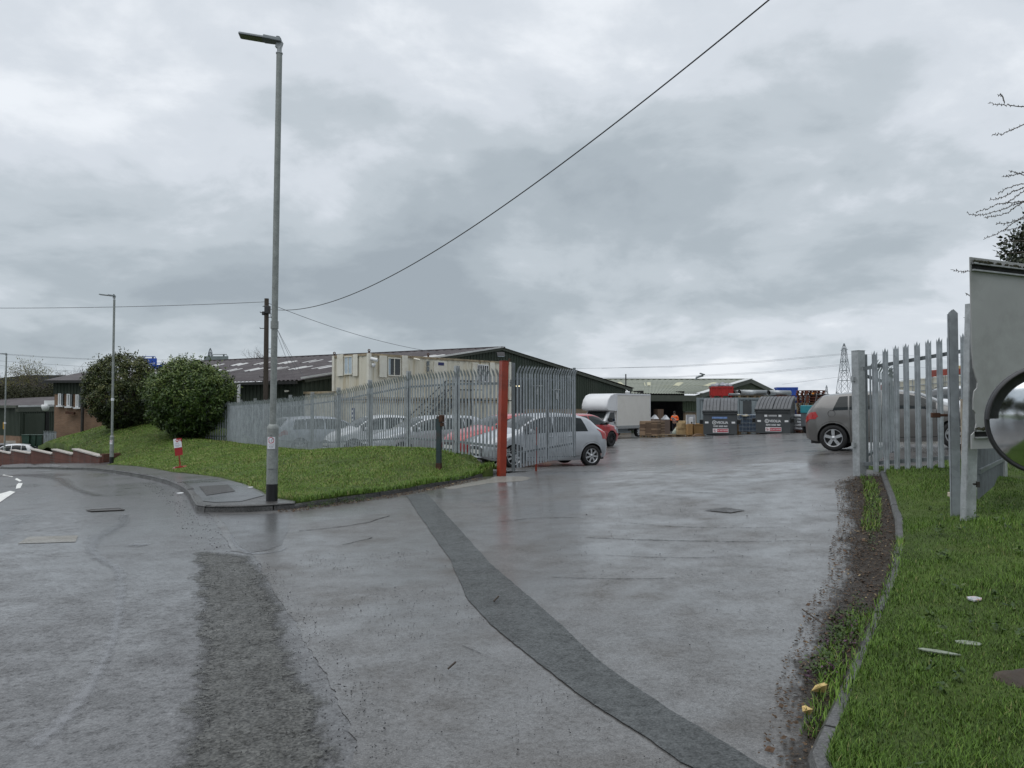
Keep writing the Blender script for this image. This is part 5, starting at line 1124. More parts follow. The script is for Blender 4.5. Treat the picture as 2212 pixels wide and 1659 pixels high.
mb = MB(); mb.add([(p.x, 170, p.z), (r.x - 2, 170, r.z), (r.x - 2, 215, r.z), (p.x, 215, p.z)], [(0, 1, 2, 3)]); mb.add([(r.x + 6, 170, r.z), (q.x, 170, p.z - .3), (q.x, 215, p.z - .3), (r.x + 6, 215, r.z)], [(0, 1, 2, 3)]); mb.build('roof', m_roof, fs_)
m_pyl = M('pylon_steel', (.22, .24, .27), .6, .2, var=.1)
def pylon(label, x, ytop, ybase, Y, scale=1):
    b = P(x, ybase, Y); hh = P(x, ytop, Y).z - b.z; t = thing('pylon', label, 'pylon', b); mb = MB(); lev = [0, .22, .42, .58, .72, .84, .93, 1.0]
    wd = lambda f: hh * (.105 * (1 - f) ** 1.15 + .018 * (1 if f < .97 else .2)); r = hh * .0030 * scale
    for (i, f), g in zip(enumerate(lev[:-1]), lev[1:]):
        for a, c in (((-1, -1), (1, -1)), ((1, -1), (1, 1)), ((1, 1), (-1, 1)), ((-1, 1), (-1, -1))):
            A0 = b + Vector((a[0] * wd(f), a[1] * wd(f), hh * f)); C0 = b + Vector((c[0] * wd(f), c[1] * wd(f), hh * f)); A1 = b + Vector((a[0] * wd(g), a[1] * wd(g), hh * g)); C1 = b + Vector((c[0] * wd(g), c[1] * wd(g), hh * g))
            mb.tube([A0, A1], r * 1.3, 4, False); mb.tube([A0, C1], r * .8, 4, False); mb.tube([C0, A1], r * .8, 4, False); mb.tube([A1, C1], r * .9, 4, False)
    mb.build('lattice_tower', m_pyl, t)
    for f in (.55, .72, .9):
        mb = MB(); z = hh * f
        for s in (-1, 1): e = b + Vector((s * hh * .012, -s * hh * .10, z)); mb.tube([b + Vector((0, 0, z - hh * .02)), e], r, 4, False); mb.tube([b + Vector((0, 0, z + hh * .025)), e], r, 4, False)
        mb.build('crossarm', m_pyl, t)
pylon('tall steel lattice pylon beyond the yard, left of the right gate post', 1825, 742, 880, 420)
pylon('tiny far pylon between the pallet stack and the tall pylon', 1786, 832, 880, 900, 1.4)
pylon('tiny far pylon above the grey back of the road sign', 453, 752, 870, 700, 1.3)
m_line_ = M('power_line', (.22, .23, .26), .7)
def pline(label, q, group, r=.055):
    mb = MB(); pts = [P(*a) for a in q]; dense = []
    for i in range(len(pts) - 1):
        for k in range(10): dense.append(pts[i] + (pts[i + 1] - pts[i]) * (k / 10))
    dense.append(pts[-1]); mb.tube(dense, r, 5, False); return tag(mb.build('power_line', m_line_, None, loc=dense[len(dense) // 2]), label, 'power line', group)
PR = 'power lines crossing above the yard'
for q in ([(1230, 796, 330), (1450, 793, 360), (1650, 782, 390), (1825, 765.5, 420)], [(1300, 795.5, 330), (1450, 791, 360), (1650, 779.5, 390), (1825, 763.5, 420)], [(1280, 818, 330), (1450, 816, 360), (1650, 806, 390), (1825, 789, 420)], [(1290, 816, 330), (1450, 814, 360), (1650, 803.5, 390), (1825, 786.5, 420)], [(1690, 830, 395), (1760, 821, 410), (1825, 813, 420)], [(1825, 765, 420), (1960, 768, 380), (2212, 778, 320)], [(1825, 788, 420), (1960, 792, 380), (2212, 806, 320)], [(1825, 812, 420), (1960, 818, 380), (2212, 836, 320)]):
    pline('faint grey power line crossing the sky above the yard and strung from the tall pylon', q, PR)
for q in ([(-20, 762, 320), (90, 770, 330), (210, 776, 345), (330, 777.5, 360), (620, 777, 400)], [(-20, 763.6, 320), (90, 771.6, 330), (210, 777.4, 345)], [(-20, 778, 320), (90, 786, 330), (200, 793, 345)], [(-20, 787, 320), (90, 800, 340), (200, 802, 350)]):
    pline('faint grey power line crossing the sky above the bare trees', q, 'power lines above the bare trees', .05)
hl = MB(); pts = []; nx = 60
for k in range(nx + 1):
    px = -600 + 3600 * k / nx; yy = 866 - 6 * mnoise.noise(Vector((px * .004, 0, 4))) - (12 if 1640 < px < 1800 else 0); pts.append((P(px, yy, 1500), P(px, 900, 1500)))
hl.add([v for a in pts for v in a] + [a[0] + Vector((0, 500, -20)) for a in pts], [(2 * k, 2 * k + 1, 2 * k + 3, 2 * k + 2) for k in range(nx)] + [(2 * k, 2 * k + 2, 2 * (nx + 1) + k + 1, 2 * (nx + 1) + k) for k in range(nx)], True)
tag(hl.build('hills', M('hill_grey', (.10, .12, .13), .9, var=.2, scale=.01)), kind='structure')
# ------------------------------------------------------------------ tree at the right edge
tr = thing('ivy_tree', 'dark ivy covered tree with long bare budding twigs above the grey board', 'tree', (12.6, 14.5, vg(12.6, 14.5)))
rg = np.random.default_rng(9); mb = MB(); mb.tube([(12.6, 14.5, .3), (12.4, 14.4, 3), (12.2, 14.3, 6.0), (12.0, 14.3, 8)], [.22, .18, .13, .05], 9); mb.build('trunk', m_bark, tr)
m_ivy = leaf_mat('ivy_leaf', (.010, .016, .008), (.022, .034, .013), (.055, .07, .025), .4, .4)
c = P(2262, 552, 14); n = 5200; d = rg.normal(size=(n, 3)); d /= np.linalg.norm(d, axis=1)[:, None]; r = rg.random(n) ** .5 * (1 + .35 * np.array([mnoise.noise(Vector((q[0] * 3, q[1] * 3, q[2] * 3))) for q in d]))
pos = np.stack([c.x + d[:, 0] * .75 * r, c.y + d[:, 1] * .75 * r, c.z + d[:, 2] * .66 * r], 1); pl_, = [pos]
c2 = P(2275, 470, 14.2); pos2 = np.stack([c2.x + d[:1500, 0] * .4 * r[:1500], c2.y + d[:1500, 1] * .5 * r[:1500], c2.z + d[:1500, 2] * .45 * r[:1500]], 1)
c3 = P(2300, 620, 14.2); pos3 = np.stack([c3.x + d[:3500, 0] * 1.1 * r[:3500], c3.y + d[:3500, 1] * .9 * r[:3500], c3.z + d[:3500, 2] * 1.5 * r[:3500]], 1)
pos = np.concatenate([pos, pos2, pos3]); leaves('foliage', pos, rg.normal(size=(len(pos), 3)) + np.array([-.4, -.4, .3]), .085, .055, m_ivy, tr, rg.normal(.4, .25, len(pos)), 3)
mb = MB(); buds = MB()
tw = [[(2134, 223), (2160, 226), (2185, 228), (2230, 233)], [(2155, 205), (2165, 205), (2170, 222)], [(2142, 293), (2165, 289), (2190, 278), (2230, 262)], [(2165, 382), (2190, 378), (2230, 366)], [(2180, 370), (2200, 374), (2220, 380)], [(2137, 432), (2165, 427), (2190, 412), (2230, 398)], [(2088, 460), (2108, 466), (2135, 462), (2165, 453), (2195, 440), (2230, 432)], [(2106, 458), (2130, 452), (2160, 440), (2200, 436), (2230, 434)], [(2125, 470), (2150, 467), (2175, 460), (2195, 446), (2230, 428)], [(2125, 516), (2150, 508), (2175, 492), (2200, 474), (2230, 462)], [(2150, 484), (2180, 481), (2205, 474), (2230, 470)], [(2155, 420), (2175, 406), (2205, 398), (2230, 396)], [(2168, 442), (2190, 428), (2212, 412), (2240, 405)], [(2053, 582), (2075, 587), (2098, 586), (2140, 590)], [(2085, 634), (2100, 642), (2130, 650)], [(2082, 685), (2100, 690), (2130, 692)], [(2090, 671), (2110, 678), (2130, 680)], [(2090, 718), (2110, 724), (2130, 730)], [(2160, 530), (2180, 522), (2215, 520)], [(2160, 552), (2185, 546), (2220, 545)], [(2170, 500), (2195, 492), (2225, 488)]]
for k, q in enumerate(tw):
    Y = 13.6 + .5 * math.sin(k * 2.3); pts = [P(x, y, Y + .04 * j) for j, (x, y) in enumerate(q)]; dense = []
    for i in range(len(pts) - 1):
        for j in range(6): dense.append(pts[i] + (pts[i + 1] - pts[i]) * (j / 6) + Vector((rg.normal(0, .006), 0, rg.normal(0, .008))))
    dense.append(pts[-1]); mb = MB(); buds = mb; mb.tube(dense, [.004 + .006 * j / len(dense) for j in range(len(dense))], 5, False)
    for e in dense[1:]:
        for s in (-1, 1):
            if rg.random() < .75: u = Vector((rg.normal(-.4, .5), rg.normal(0, .5), s)).normalized(); buds.tube([e, e + u * rg.uniform(.012, .032)], [.005, .007], 4)
    mb.build('bare_twig', m_twig, tr)

# ------------------------------------------------------------------ cars
def paint(name, col, metal=.35, rough=.32, coat=.8):
    m, t, b = newmat(name); v = objco(t)
    t.links.new(ramp(t, [(.3, tuple(c * .92 for c in col)), (.7, tuple(c * 1.05 for c in col))], noi(t, v, 2.5, 4)).outputs[0], b.inputs['Base Color'])
    b.inputs['Metallic'].default_value = metal; b.inputs['Roughness'].default_value = rough; b.inputs['Coat Weight'].default_value = coat; b.inputs['Coat Roughness'].default_value = .06
    bumpn(t, b, noi(t, v, 160, 2), .03, .002); return m
m_silver = paint('silver_car_paint', (.42, .44, .47)); m_grey = paint('grey_brown_car_paint', (.16, .155, .15)); m_redcar = paint('red_car_paint', (.38, .012, .018), .1)
m_whitecar = paint('white_car_paint', (.68, .70, .73), 0); m_bluegrey = paint('pale_silver_paint', (.46, .50, .58)); m_darkcar = paint('dark_car_paint', (.03, .035, .05), .2)
m_carglass, t_, b_ = newmat('car_glass'); b_.inputs['Base Color'].default_value = (.012, .016, .017, 1); b_.inputs['Roughness'].default_value = .04; b_.inputs['Specular IOR Level'].default_value = .38
m_carglass2, t_, b_ = newmat('clear_car_glass'); t_.links.new(ramp(t_, [(.3, (.05, .07, .07)), (.7, (.11, .14, .14))], noi(t_, objco(t_), 1.6)).outputs[0], b_.inputs['Base Color']); b_.inputs['Roughness'].default_value = .04; b_.inputs['Specular IOR Level'].default_value = .8
m_tyre = M('tyre_rubber', (.012, .012, .013), .75, var=.3, scale=20); m_alloy = M('alloy', (.55, .56, .58), .3, .75, var=.08); m_blackalloy = M('black_alloy', (.018, .018, .02), .35, .4)
m_tail = M('tail_lamp_red', (.38, .012, .012), .18, var=.1, coat=.8); m_head = M('headlamp', (.55, .58, .6), .12, .3, var=.25, scale=18, coat=1.0); m_gap = M('panel_gap', (.015, .015, .016), .7); m_trimblk = M('black_trim', (.014, .014, .015), .45)
m_plate_w = M('number_plate_white', (.75, .75, .72), .4, var=.04); m_plate_y = M('number_plate_yellow', (.75, .55, .05), .4, var=.04)
HATCH = dict(L=3.95, W=.86, wb=2.49, r=.312, xoff=.05,
  zr=[(0, .80), (.03, .98), (.10, 1.16), (.17, 1.36), (.24, 1.425), (.40, 1.475), (.54, 1.455), (.62, 1.375), (.70, 1.20), (.765, 1.02), (.86, .915), (.94, .80), (.98, .66), (1, .56)],
  zs=[(0, .78), (.05, .97), (.2, .985), (.5, .945), (.75, .90), (.86, .82), (.94, .70), (1, .52)],
  wr=[(0, .57), (.06, .64), (.17, .625), (.3, .63), (.5, .635), (.62, .65), (.76, .72), (.88, .66), (.96, .5), (1, .40)],
  ww=[(0, .58), (.02, .70), (.06, .80), (.15, .855), (.5, .86), (.85, .85), (.93, .78), (.97, .66), (1, .48)],
  zb=[(0, .34), (.04, .27), (.2, .2), (.8, .19), (.95, .22), (1, .28)],
  ws=(.615, .755), rw=(.045, .165), win=[(.20, .305, 'q'), (.315, .475, 'r'), (.49, .715, 'f')])
GOLF = dict(HATCH); GOLF.update(wr=[(0, .60), (.05, .68), (.12, .665), (.3, .655), (.5, .655), (.62, .67), (.76, .73), (.88, .67), (.96, .5), (1, .40)], L=4.2, W=.89, wb=2.63, r=.325, xoff=.09,
  zr=[(0, .80), (.014, .95), (.038, 1.08), (.075, 1.28), (.105, 1.40), (.15, 1.432), (.33, 1.465), (.50, 1.455), (.60, 1.36), (.68, 1.18), (.745, 1.01), (.86, .90), (.94, .80), (.98, .68), (1, .56)],
  zs=[(0, .80), (.04, .965), (.2, .975), (.5, .95), (.75, .91), (.86, .83), (.94, .72), (1, .54)], ws=(.59, .735), rw=(.03, .10), win=[(.165, .25, 'q'), (.258, .415, 'r'), (.43, .70, 'f')])
GOLF['zr'] = [(a, z - max(0, z - 1.0) * .16) for a, z in GOLF['zr']]
ESTATE = dict(HATCH); ESTATE.update(L=4.5, W=.89, wb=2.65, r=.32, zr=[(0, .85), (.02, 1.05), (.05, 1.25), (.09, 1.42), (.14, 1.46), (.35, 1.49), (.52, 1.46), (.61, 1.37), (.69, 1.2), (.75, 1.03), (.86, .93), (.94, .81), (.98, .68), (1, .56)], ws=(.60, .74), rw=(.03, .09), win=[(.12, .25, 'q'), (.26, .43, 'r'), (.44, .71, 'f')])
SUV = dict(HATCH); SUV.update(L=4.45, W=.92, wb=2.66, r=.36, zr=[(a, z * 1.13) for a, z in GOLF['zr']], zs=[(a, z * 1.15) for a, z in GOLF['zs']], zb=[(a, z + .06) for a, z in HATCH['zb']], ws=(.59, .735), rw=(.03, .10), win=[(.15, .25, 'q'), (.258, .415, 'r'), (.43, .70, 'f')])
def cubic(tab, x):
    xs = [a for a, _ in tab]; ys = [b for _, b in tab]
    if x <= xs[0]: return ys[0]
    if x >= xs[-1]: return ys[-1]
    i = max(k for k in range(len(xs) - 1) if xs[k] <= x); h_ = xs[i + 1] - xs[i]; t = (x - xs[i]) / h_
    def m(k):
        if k == 0 or k == len(xs) - 1: return 0 if k else (ys[1] - ys[0]) / (xs[1] - xs[0])
        a = (ys[k] - ys[k - 1]) / (xs[k] - xs[k - 1]); b = (ys[k + 1] - ys[k]) / (xs[k + 1] - xs[k])
        return 0 if a * b <= 0 else 2 * a * b / (a + b)
    return (2 * t ** 3 - 3 * t * t + 1) * ys[i] + (t ** 3 - 2 * t * t + t) * h_ * m(i) + (-2 * t ** 3 + 3 * t * t) * ys[i + 1] + (t ** 3 - t * t) * h_ * m(i + 1)
def wheel_parts(t, x, y, r, rim_mat, spokes, side, wname='wheel', width=.2, fill=.62):
    Mw = Matrix.Translation((x, y, r)) @ Matrix.Rotation(-side * math.pi / 2, 4, 'X')
    mb = MB(); ri = r * .66; w = width / 2
    mb.lathe([(ri, -w), (r * .93, -w), (r * .985, -w * .75), (r, -w * .3), (r, w * .3), (r * .985, w * .75), (r * .93, w), (ri * 1.04, w * .98), (ri, w * .85)], 32, Mw); wl = mb.build(wname, m_tyre, t, False)
    mb = MB(); mb.lathe([(ri * 1.0, w * .86), (ri * 1.03, w * .93), (ri * .95, w * .9), (ri * .92, w * .35), (ri * .92, -w * .8)], 32, Mw)
    for k in range(spokes):
        a = 2 * math.pi * k / spokes + .31; Rk = Mw @ Matrix.Rotation(a, 4, 'Z'); sw = ri * (1.5 / spokes)
        mb.prism([(ri * .12, -sw * .5), (ri * .94, -sw * .62), (ri * .94, sw * .62), (ri * .12, sw * .5)], w * .25, Rk @ Matrix.Translation((0, 0, w * .55)))
    mb.lathe([(0, w * .86), (ri * .2, w * .84), (ri * .24, w * .6), (ri * .24, w * .3)], 16, Mw)
    mb.build('rim', rim_mat, wl, False)
    mb = MB(); mb.lathe([(0, w * .1), (ri * .9, w * .1)], 24, Mw); mb.build('backing_disc', m_trimblk, wl, False)  # plain black backing disc behind the spokes
def car(label, cat, loc, heading, S, body_mat, group=None, rim=None, spokes=5, glass=None, detail=True, name='parked_car', plate=None, tilt=(0, 0), rails=False, tail_tall=True):
    glass = glass or m_carglass; rim = rim or m_alloy
    t = thing(name, label, cat, loc, heading, group, tilt); L = S['L']; W = S['W']; k = W / .86
    xf = lambda u: (u - .5) * L + S['xoff']
    wx = (-S['wb'] / 2 - .02, S['wb'] / 2 - .02); r = S['r']; Ra = r + .055
    def sec(u):
        x = xf(u); zb = cubic(S['zb'], u)
        for a in wx:
            d = abs(x - a)
            if d < Ra: zb = max(zb, r * .98 + math.sqrt(Ra * Ra - d * d))
        zs = cubic(S['zs'], u); zr = max(cubic(S['zr'], u), zs + .012); ww = cubic(S['ww'], u) * k; wr = min(cubic(S['wr'], u) * k, ww - .02); zb = min(zb, zs - .04)
        low = cubic(S['zb'], u)
        wz = lambda z: ww - .075 * k * max(0, 1 - (z - low) / max(.05, (zs - low) * .42)) ** 2 - .018 * max(0, (z - low - (zs - low) * .6) / (zs - low) / .4)
        P_ = [(wz(zb + (zs - zb) * f), zb + (zs - zb) * f) for f in (0, .25, .5, .75)] + [(ww - .025, zs)]
        cab = min(1, max(0, (zr - zs) / .3)); 
        for f in (.25, .5, .75): P_.append((ww - .03 + (wr - ww + .03) * f + .035 * cab * math.sin(f * math.pi), zs + .008 + (zr - zs) * f))
        P_.append((wr, zr)); cr = .055 * (wr / .55)
        P_ += [(wr * .9, zr + cr * .32), (wr * .6, zr + cr * .72), (wr * .3, zr + cr * .93), (0, zr + cr)]
        return P_
    def Sf(u, v):  # v 0..12
        P_ = sec(u); i = min(int(v), 11); f = v - i; a, b = P_[i], P_[i + 1]; return Vector((xf(u), a[0] + (b[0] - a[0]) * f, a[1] + (b[1] - a[1]) * f))
    us = sorted(set([i / 84 for i in range(85)] + [.004, .01, .018, .982, .99, .996] + [((a + s * Ra * math.cos(q * math.pi / 14)) - S['xoff']) / L + .5 for a in wx for s in (1,) for q in range(15)] + [((a + s * (Ra + .002)) - S['xoff']) / L + .5 for a in wx for s in (-1, 1)]))
    mb = MB(); vs = []; n = 25
    for u in us:
        P_ = sec(u); x = xf(u); vs += [(x, y, z) for y, z in P_] + [(x, -y, z) for y, z in P_[-2::-1]]
    m = len(us); mb.add(vs, [(i * n + j, i * n + j + 1, (i + 1) * n + j + 1, (i + 1) * n + j) for i in range(m - 1) for j in range(n - 1)] + [tuple(range(n)), tuple((m - 1) * n + j for j in range(n))[::-1]], True)
    mb.build('body', body_mat, t, False)
    def patch(mb, u0, u1, v0, v1, off, nu=10, nv=5, side=1, mid=False):
        g = []; nu = max(nu, 22) if nu > 1 else 1; vl = sorted(set([v0 + (v1 - v0) * j / nv for j in range(nv + 1)] + [float(q) for q in range(int(v0) + 1, int(math.ceil(v1)))])); nv = len(vl) - 1
        for i in range(nu + 1):
            for j in range(nv + 1):
                v = vl[j]; fu = i / nu
                a = u0(v) if callable(u0) else u0; b = u1(v) if callable(u1) else u1; u = a + (b - a) * fu
                vv = v; s = side
                if mid and v > 12: vv = 24 - v; s = -side
                p = Sf(u, vv); e = 1e-3; du = Sf(min(1, u + e), vv) - Sf(max(0, u - e), vv); dv = Sf(u, min(12, vv + .02)) - Sf(u, max(0, vv - .02)); nn = dv.cross(du)
                nn = nn.normalized() if nn.length > 0 else Vector((0, 1, 0))
                if nn.y < 0 and vv < 8 or (vv >= 8 and nn.z < 0): nn = -nn
                p = p + nn * off; g.append((p.x, p.y * s, p.z))
        mb.add(g, [(i * (nv + 1) + j, i * (nv + 1) + j + 1, (i + 1) * (nv + 1) + j + 1, (i + 1) * (nv + 1) + j) for i in range(nu) for j in range(nv)], True)
    mb = MB(); patch(mb, S['ws'][0] + .004, S['ws'][1], 8.25, 15.75, .006, 10, 20, 1, True); mb.build('windscreen', glass, t, False)
    mb = MB(); patch(mb, S['rw'][0], S['rw'][1], 8.3, 15.7, .006, 8, 16, 1, True); mb.build('rear_window', glass, t, False)
    for s in (1, -1):
        for a, b, q in S['win']:
            sl0 = (lambda v, a=a: a + (.035 * (v - 4.2) / 3 if q == 'q' else 0)) if q == 'q' else a
            mb = MB(); patch(mb, sl0, b, 4.25, 7.55, .006, 14, 6, s); mb.build('side_window', glass, t, False)
        mb = MB()
        patch(mb, .955, .84, 2.5, 3.9, .006, 10, 5, s); mb.build('headlight', m_head, t, False)
        mb = MB()
        if tail_tall: patch(mb, lambda v: .008 + .012 * (v - 3), lambda v: .075 + .018 * max(0, v - 3.2), 3.0, 5.7, .007, 6, 8, s)
        else: patch(mb, .006, lambda v: .085 - .012 * (v - 3), 3.1, 4.3, .007, 6, 5, s)
        mb.build('tail_light', m_tail, t, False)
        if detail:
            mb = MB()
            for u in (S['win'][1][0] - .0, S['win'][2][0] - .007, S['win'][2][1] + .0): patch(mb, u, u + .0022, .8, 4.2, .003, 1, 10, s)
            patch(mb, .1, .95, .55, .62, .004, 30, 1, s); mb.build('panel_gaps', m_gap, t, False)
            mb = MB()
            for u in (S['win'][1][0] + .035, S['win'][2][0] + .03): p = Sf(u, 3.55); mb.tube([(p.x - .1, s * (p.y + .012), p.z), (p.x, s * (p.y + .03), p.z + .006), (p.x + .1, s * (p.y + .012), p.z)], [.014, .02, .014], 8)
            mb.build('door_handle', body_mat, t, False)
            mb = MB(); p = Sf(.16, 3.3); 
            if s == -1:
                ring = [(p.x + .085 * math.cos(a), -(p.y + .004), p.z + .085 * math.sin(a)) for a in np.linspace(0, 6.283, 20)]; mb.tube(ring, .004, 4, False); mb.build('fuel_flap', m_gap, t, False)
        p = Sf(S['win'][2][1] - .035, 4.3); mb = MB(); mb.tube([(p.x + .02, s * (p.y - .02), p.z + .03), (p.x, s * (p.y + .06), p.z + .06), (p.x - .01, s * (p.y + .12), p.z + .075), (p.x - .01, s * (p.y + .2), p.z + .07)], [.02, .03, .075, .05], 10); mb.build('wing_mirror', body_mat if body_mat is not m_redcar else m_trimblk, t, False)
        for i, a in enumerate(wx): wheel_parts(t, a, s * (W - .115), r, rim, spokes, s)
    mb = MB(); mb.box((0, 0, .42), (L * .86, W * 1.36, .46)); mb.box((0, 0, .24), (L * .9, W * 1.5, .08)); mb.build('underbody', m_trimblk, t, False)
    mb = MB()
    xn = xf(1); mb.box((xn - .01, 0, .37), (.03, W * 1.0, .09)); mb.box((xn + .002, 0, .52), (.012, W * .55, .05)); mb.build('grille', m_trimblk, t, False, .004)
    mb = MB(); mb.box((xn + .012, 0, .44), (.012, .52, .11)); mb.build('number_plate', m_plate_w, t, False)
    mb = MB(); mb.box((xf(0) - .008, 0, .62), (.012, .52, .11)); mb.build('number_plate', m_plate_y, t, False)
    if detail:
        mb = MB(); p = Sf(.12, 12); mb.tube([(p.x, 0, p.z - .01), (p.x - .06, 0, p.z + .12)], .006, 5); mb.build('aerial', m_trimblk, t, False)
    if rails:
        for s in (1, -1): mb = MB(); pts = [Sf(u, 8.6) for u in np.linspace(.14, .56, 12)]; mb.tube([(p.x, s * p.y, p.z + .04) for p in pts], .014, 6); mb.build('roof_rail', m_trimblk, t, False)
    return t
def park(label, rear, front, S, mat, zoff=0, **k):
    rear, front = Vector(rear), Vector(front); d = front - rear; a = math.atan2(d.y, d.x); c = (rear + front) / 2; zr_, zf_ = h(*rear), h(*front)
    return car(label, k.pop('cat', 'car'), (c.x, c.y, (zr_ + zf_) / 2 + zoff + .012), a, S, mat, tilt=(0, -math.atan2(zf_ - zr_, d.length)), **k)
hd = math.atan2(-1.06, -2.2); H2 = Vector((math.cos(hd), math.sin(hd)))
park('silver hatchback parked behind the open gate leaf beside the red gate post', (1.90, 22.87), (-.32, 21.77), HATCH, m_silver, spokes=7)
park('grey brown hatchback parked broadside behind the right gate post', (8.40, 19.72), (10.65, 18.37), GOLF, m_grey, rim=m_alloy, tail_tall=False)
rb = Vector(((1317 - CX) / FPX * 33 - .58, 33.48)); hb = Vector((.66, .75)); park('red hatchback with black wheels facing the white box van, nose showing past the silver hatchback', rb - hb * 2.6, rb, GOLF, m_redcar, rim=m_blackalloy, spokes=10, tail_tall=False)
def row(label, px, Y, S, mat, hh=None, **k):
    c = Vector(((px - CX) / FPX * Y, Y)); d = hh or H2; park(label, c - d * S['wb'] / 2, c + d * S['wb'] / 2, S, mat, **k)
row('red hatchback behind the fence between two silver cars, close to the red gate post', 1098, 25.2, GOLF, m_redcar, Vector((-.85, -.52)), zoff=.1)
row('tall silver car behind the fence directly behind the rusty green post', 925, 27.6, SUV, m_silver, Vector((-.86, -.51)), zoff=-.12, detail=False)
row('silver white hatchback behind the middle of the fence beside the taller silver car', 815, 30, HATCH, m_whitecar, Vector((-.86, -.5)), detail=False)
row('pale silver estate car seen from its rear corner behind the far part of the fence', 698, 33, ESTATE, m_bluegrey, Vector((.80, .60)), detail=False, tail_tall=False)
row('white off road car parked behind the bonnet of the grey brown hatchback', 2075, 24.5, SUV, m_whitecar, Vector((-.9, -.43)), zoff=.06, rails=True, detail=False)
for lab, px, py, Y, mm, dd in (('white car below the grass bank in front of the green shed, nearer the street lamp', 27, 999, 63, m_whitecar, Vector((-.9, -.4))), ('white car tucked behind the grass slope beside the green wheelie bins', 58, 994, 68, m_whitecar, Vector((-.9, -.4))), ('dark car at the very left edge below the green shed', -6, 997, 65, m_darkcar, Vector((-.7, -.7)))):
    p = P(px, py, Y); car(lab, 'car', p, math.atan2(dd.y, dd.x), HATCH, mm, detail=False)
# ------------------------------------------------------------------ box van
va = math.radians(48); vd = Vector((-math.cos(va), -math.sin(va), 0)); vx = P(1333, 945, 51); vz = vx.z
side = Vector((-vd.y, vd.x, 0)); # left of heading
van = thing('box_van', 'white luton box van parked at the far side of the yard by the loading door', 'van', (vx.x, vx.y, -.52), math.atan2(vd.y, vd.x))
# local: x forward, y left; near side is +y at y=0 ; body spans y in [-2.05, 0]; box front at x=0
sgn = 1 if (Matrix.Rotation(math.atan2(vd.y, vd.x), 3, 'Z') @ Vector((0, 1, 0))).y < 0 else -1
m_vanw = M('van_white', (.66, .67, .69), .35, var=.05, scale=1.2, coat=.3); m_vanbox = M('van_box_cream', (.66, .64, .60), .45, var=.05, scale=.8, stain=(.5, .47, .42), stain_amt=.4)
def Y_(y): return sgn * -y
ZT = 2.95
mb = MB(); mb.box((-2.05, Y_(1.03), (ZT + .78) / 2), (4.1, 2.06, ZT - .78)); mb.build('box_body', m_vanbox, van, False, .02)
mb = MB()
for y in (.0, 2.06): mb.box((-2.05, Y_(y), ZT - .05), (4.14, .05, .1)); mb.box((-4.1, Y_(y), (ZT + .78) / 2), (.07, .05, ZT - .79)); mb.box((-.02, Y_(y), (ZT + .78) / 2), (.05, .04, ZT - .79))
mb.build('box_edging', m_vanw, van, False, .012)
mb = MB()
for y in (.0, 2.06): mb.box((-2.05, Y_(y), .70), (4.1, .06, .2))
mb.build('side_skirt_rail', m_alu, van, False)
mb = MB(); cols = []; nn_ = 14
prof = [(0, ZT - .005), (.35, ZT - .02), (.75, ZT - .14), (1.05, ZT - .42), (1.2, ZT - .78), (1.22, ZT - 1.0), (1.1, ZT - 1.12), (.5, ZT - 1.16), (0, ZT - 1.16)]
ws_ = [(-1.03, .14), (-1.01, .07), (-.95, .025), (-.5, 0), (0, -.02), (.5, 0), (.95, .025), (1.01, .07), (1.03, .14)]
vs = []
for wv, back in ws_:
    for x, z in prof:
        sh_ = 1 - back * .75 if x > 0 else 1; zz = z if abs(wv) < 1.02 or x < .1 else ZT - .58 + (z - ZT + .58) * .96; vs.append((x * sh_, Y_(1.03 + wv), zz))
mb.add(vs, [(i * 9 + j, i * 9 + j + 1, (i + 1) * 9 + j + 1, (i + 1) * 9 + j) for i in range(8) for j in range(8)] + [], True); mb.add(vs[:9], [tuple(range(9))]); mb.add(vs[72:], [tuple(range(9))[::-1]]); mb.build('luton_head', m_vanw, van, False)
mb = MB(); cabp = [(0, .45), (0, 1.80), (.30, 1.86), (.62, 1.78), (1.22, 1.14), (1.58, 1.04), (1.74, .86), (1.78, .52), (1.72, .36), (1.5, .34)]
vs = []
for wv, s_ in ((-.93, 0), (-.98, .5), (-.9, 1), (.9, 1), (.98, .5), (.93, 0)):
    pass
lay = [(-.99, .0), (-.94, .05), (.94, .05), (.99, 0)]
for wv, gr in lay:
    for x, z in cabp:
        tum = .13 * max(0, (z - 1.1) / .75); xx = x + (gr if x > 1.0 else 0); vs.append((xx, Y_(1.03 + wv * (1 - tum)), z + (gr * .3 if z > 1 else 0)))
q = len(cabp); mb.add(vs, [(i * q + j, i * q + (j + 1) % q, (i + 1) * q + (j + 1) % q, (i + 1) * q + j) for i in range(3) for j in range(q)] + [tuple(range(q)), tuple(range(3 * q, 4 * q))[::-1]], False); cb_ = mb.build('cab', m_vanw, van, False, .05)
mb = MB(); mb.add([(1.21 + .05, Y_(1.03 - .80), 1.20), (1.21 + .05, Y_(1.03 + .80), 1.20), (.70 + .06, Y_(1.03 + .74), 1.76), (.70 + .06, Y_(1.03 - .74), 1.76)], [(0, 1, 2, 3)]); mb.build('windscreen', m_carglass, van, False)
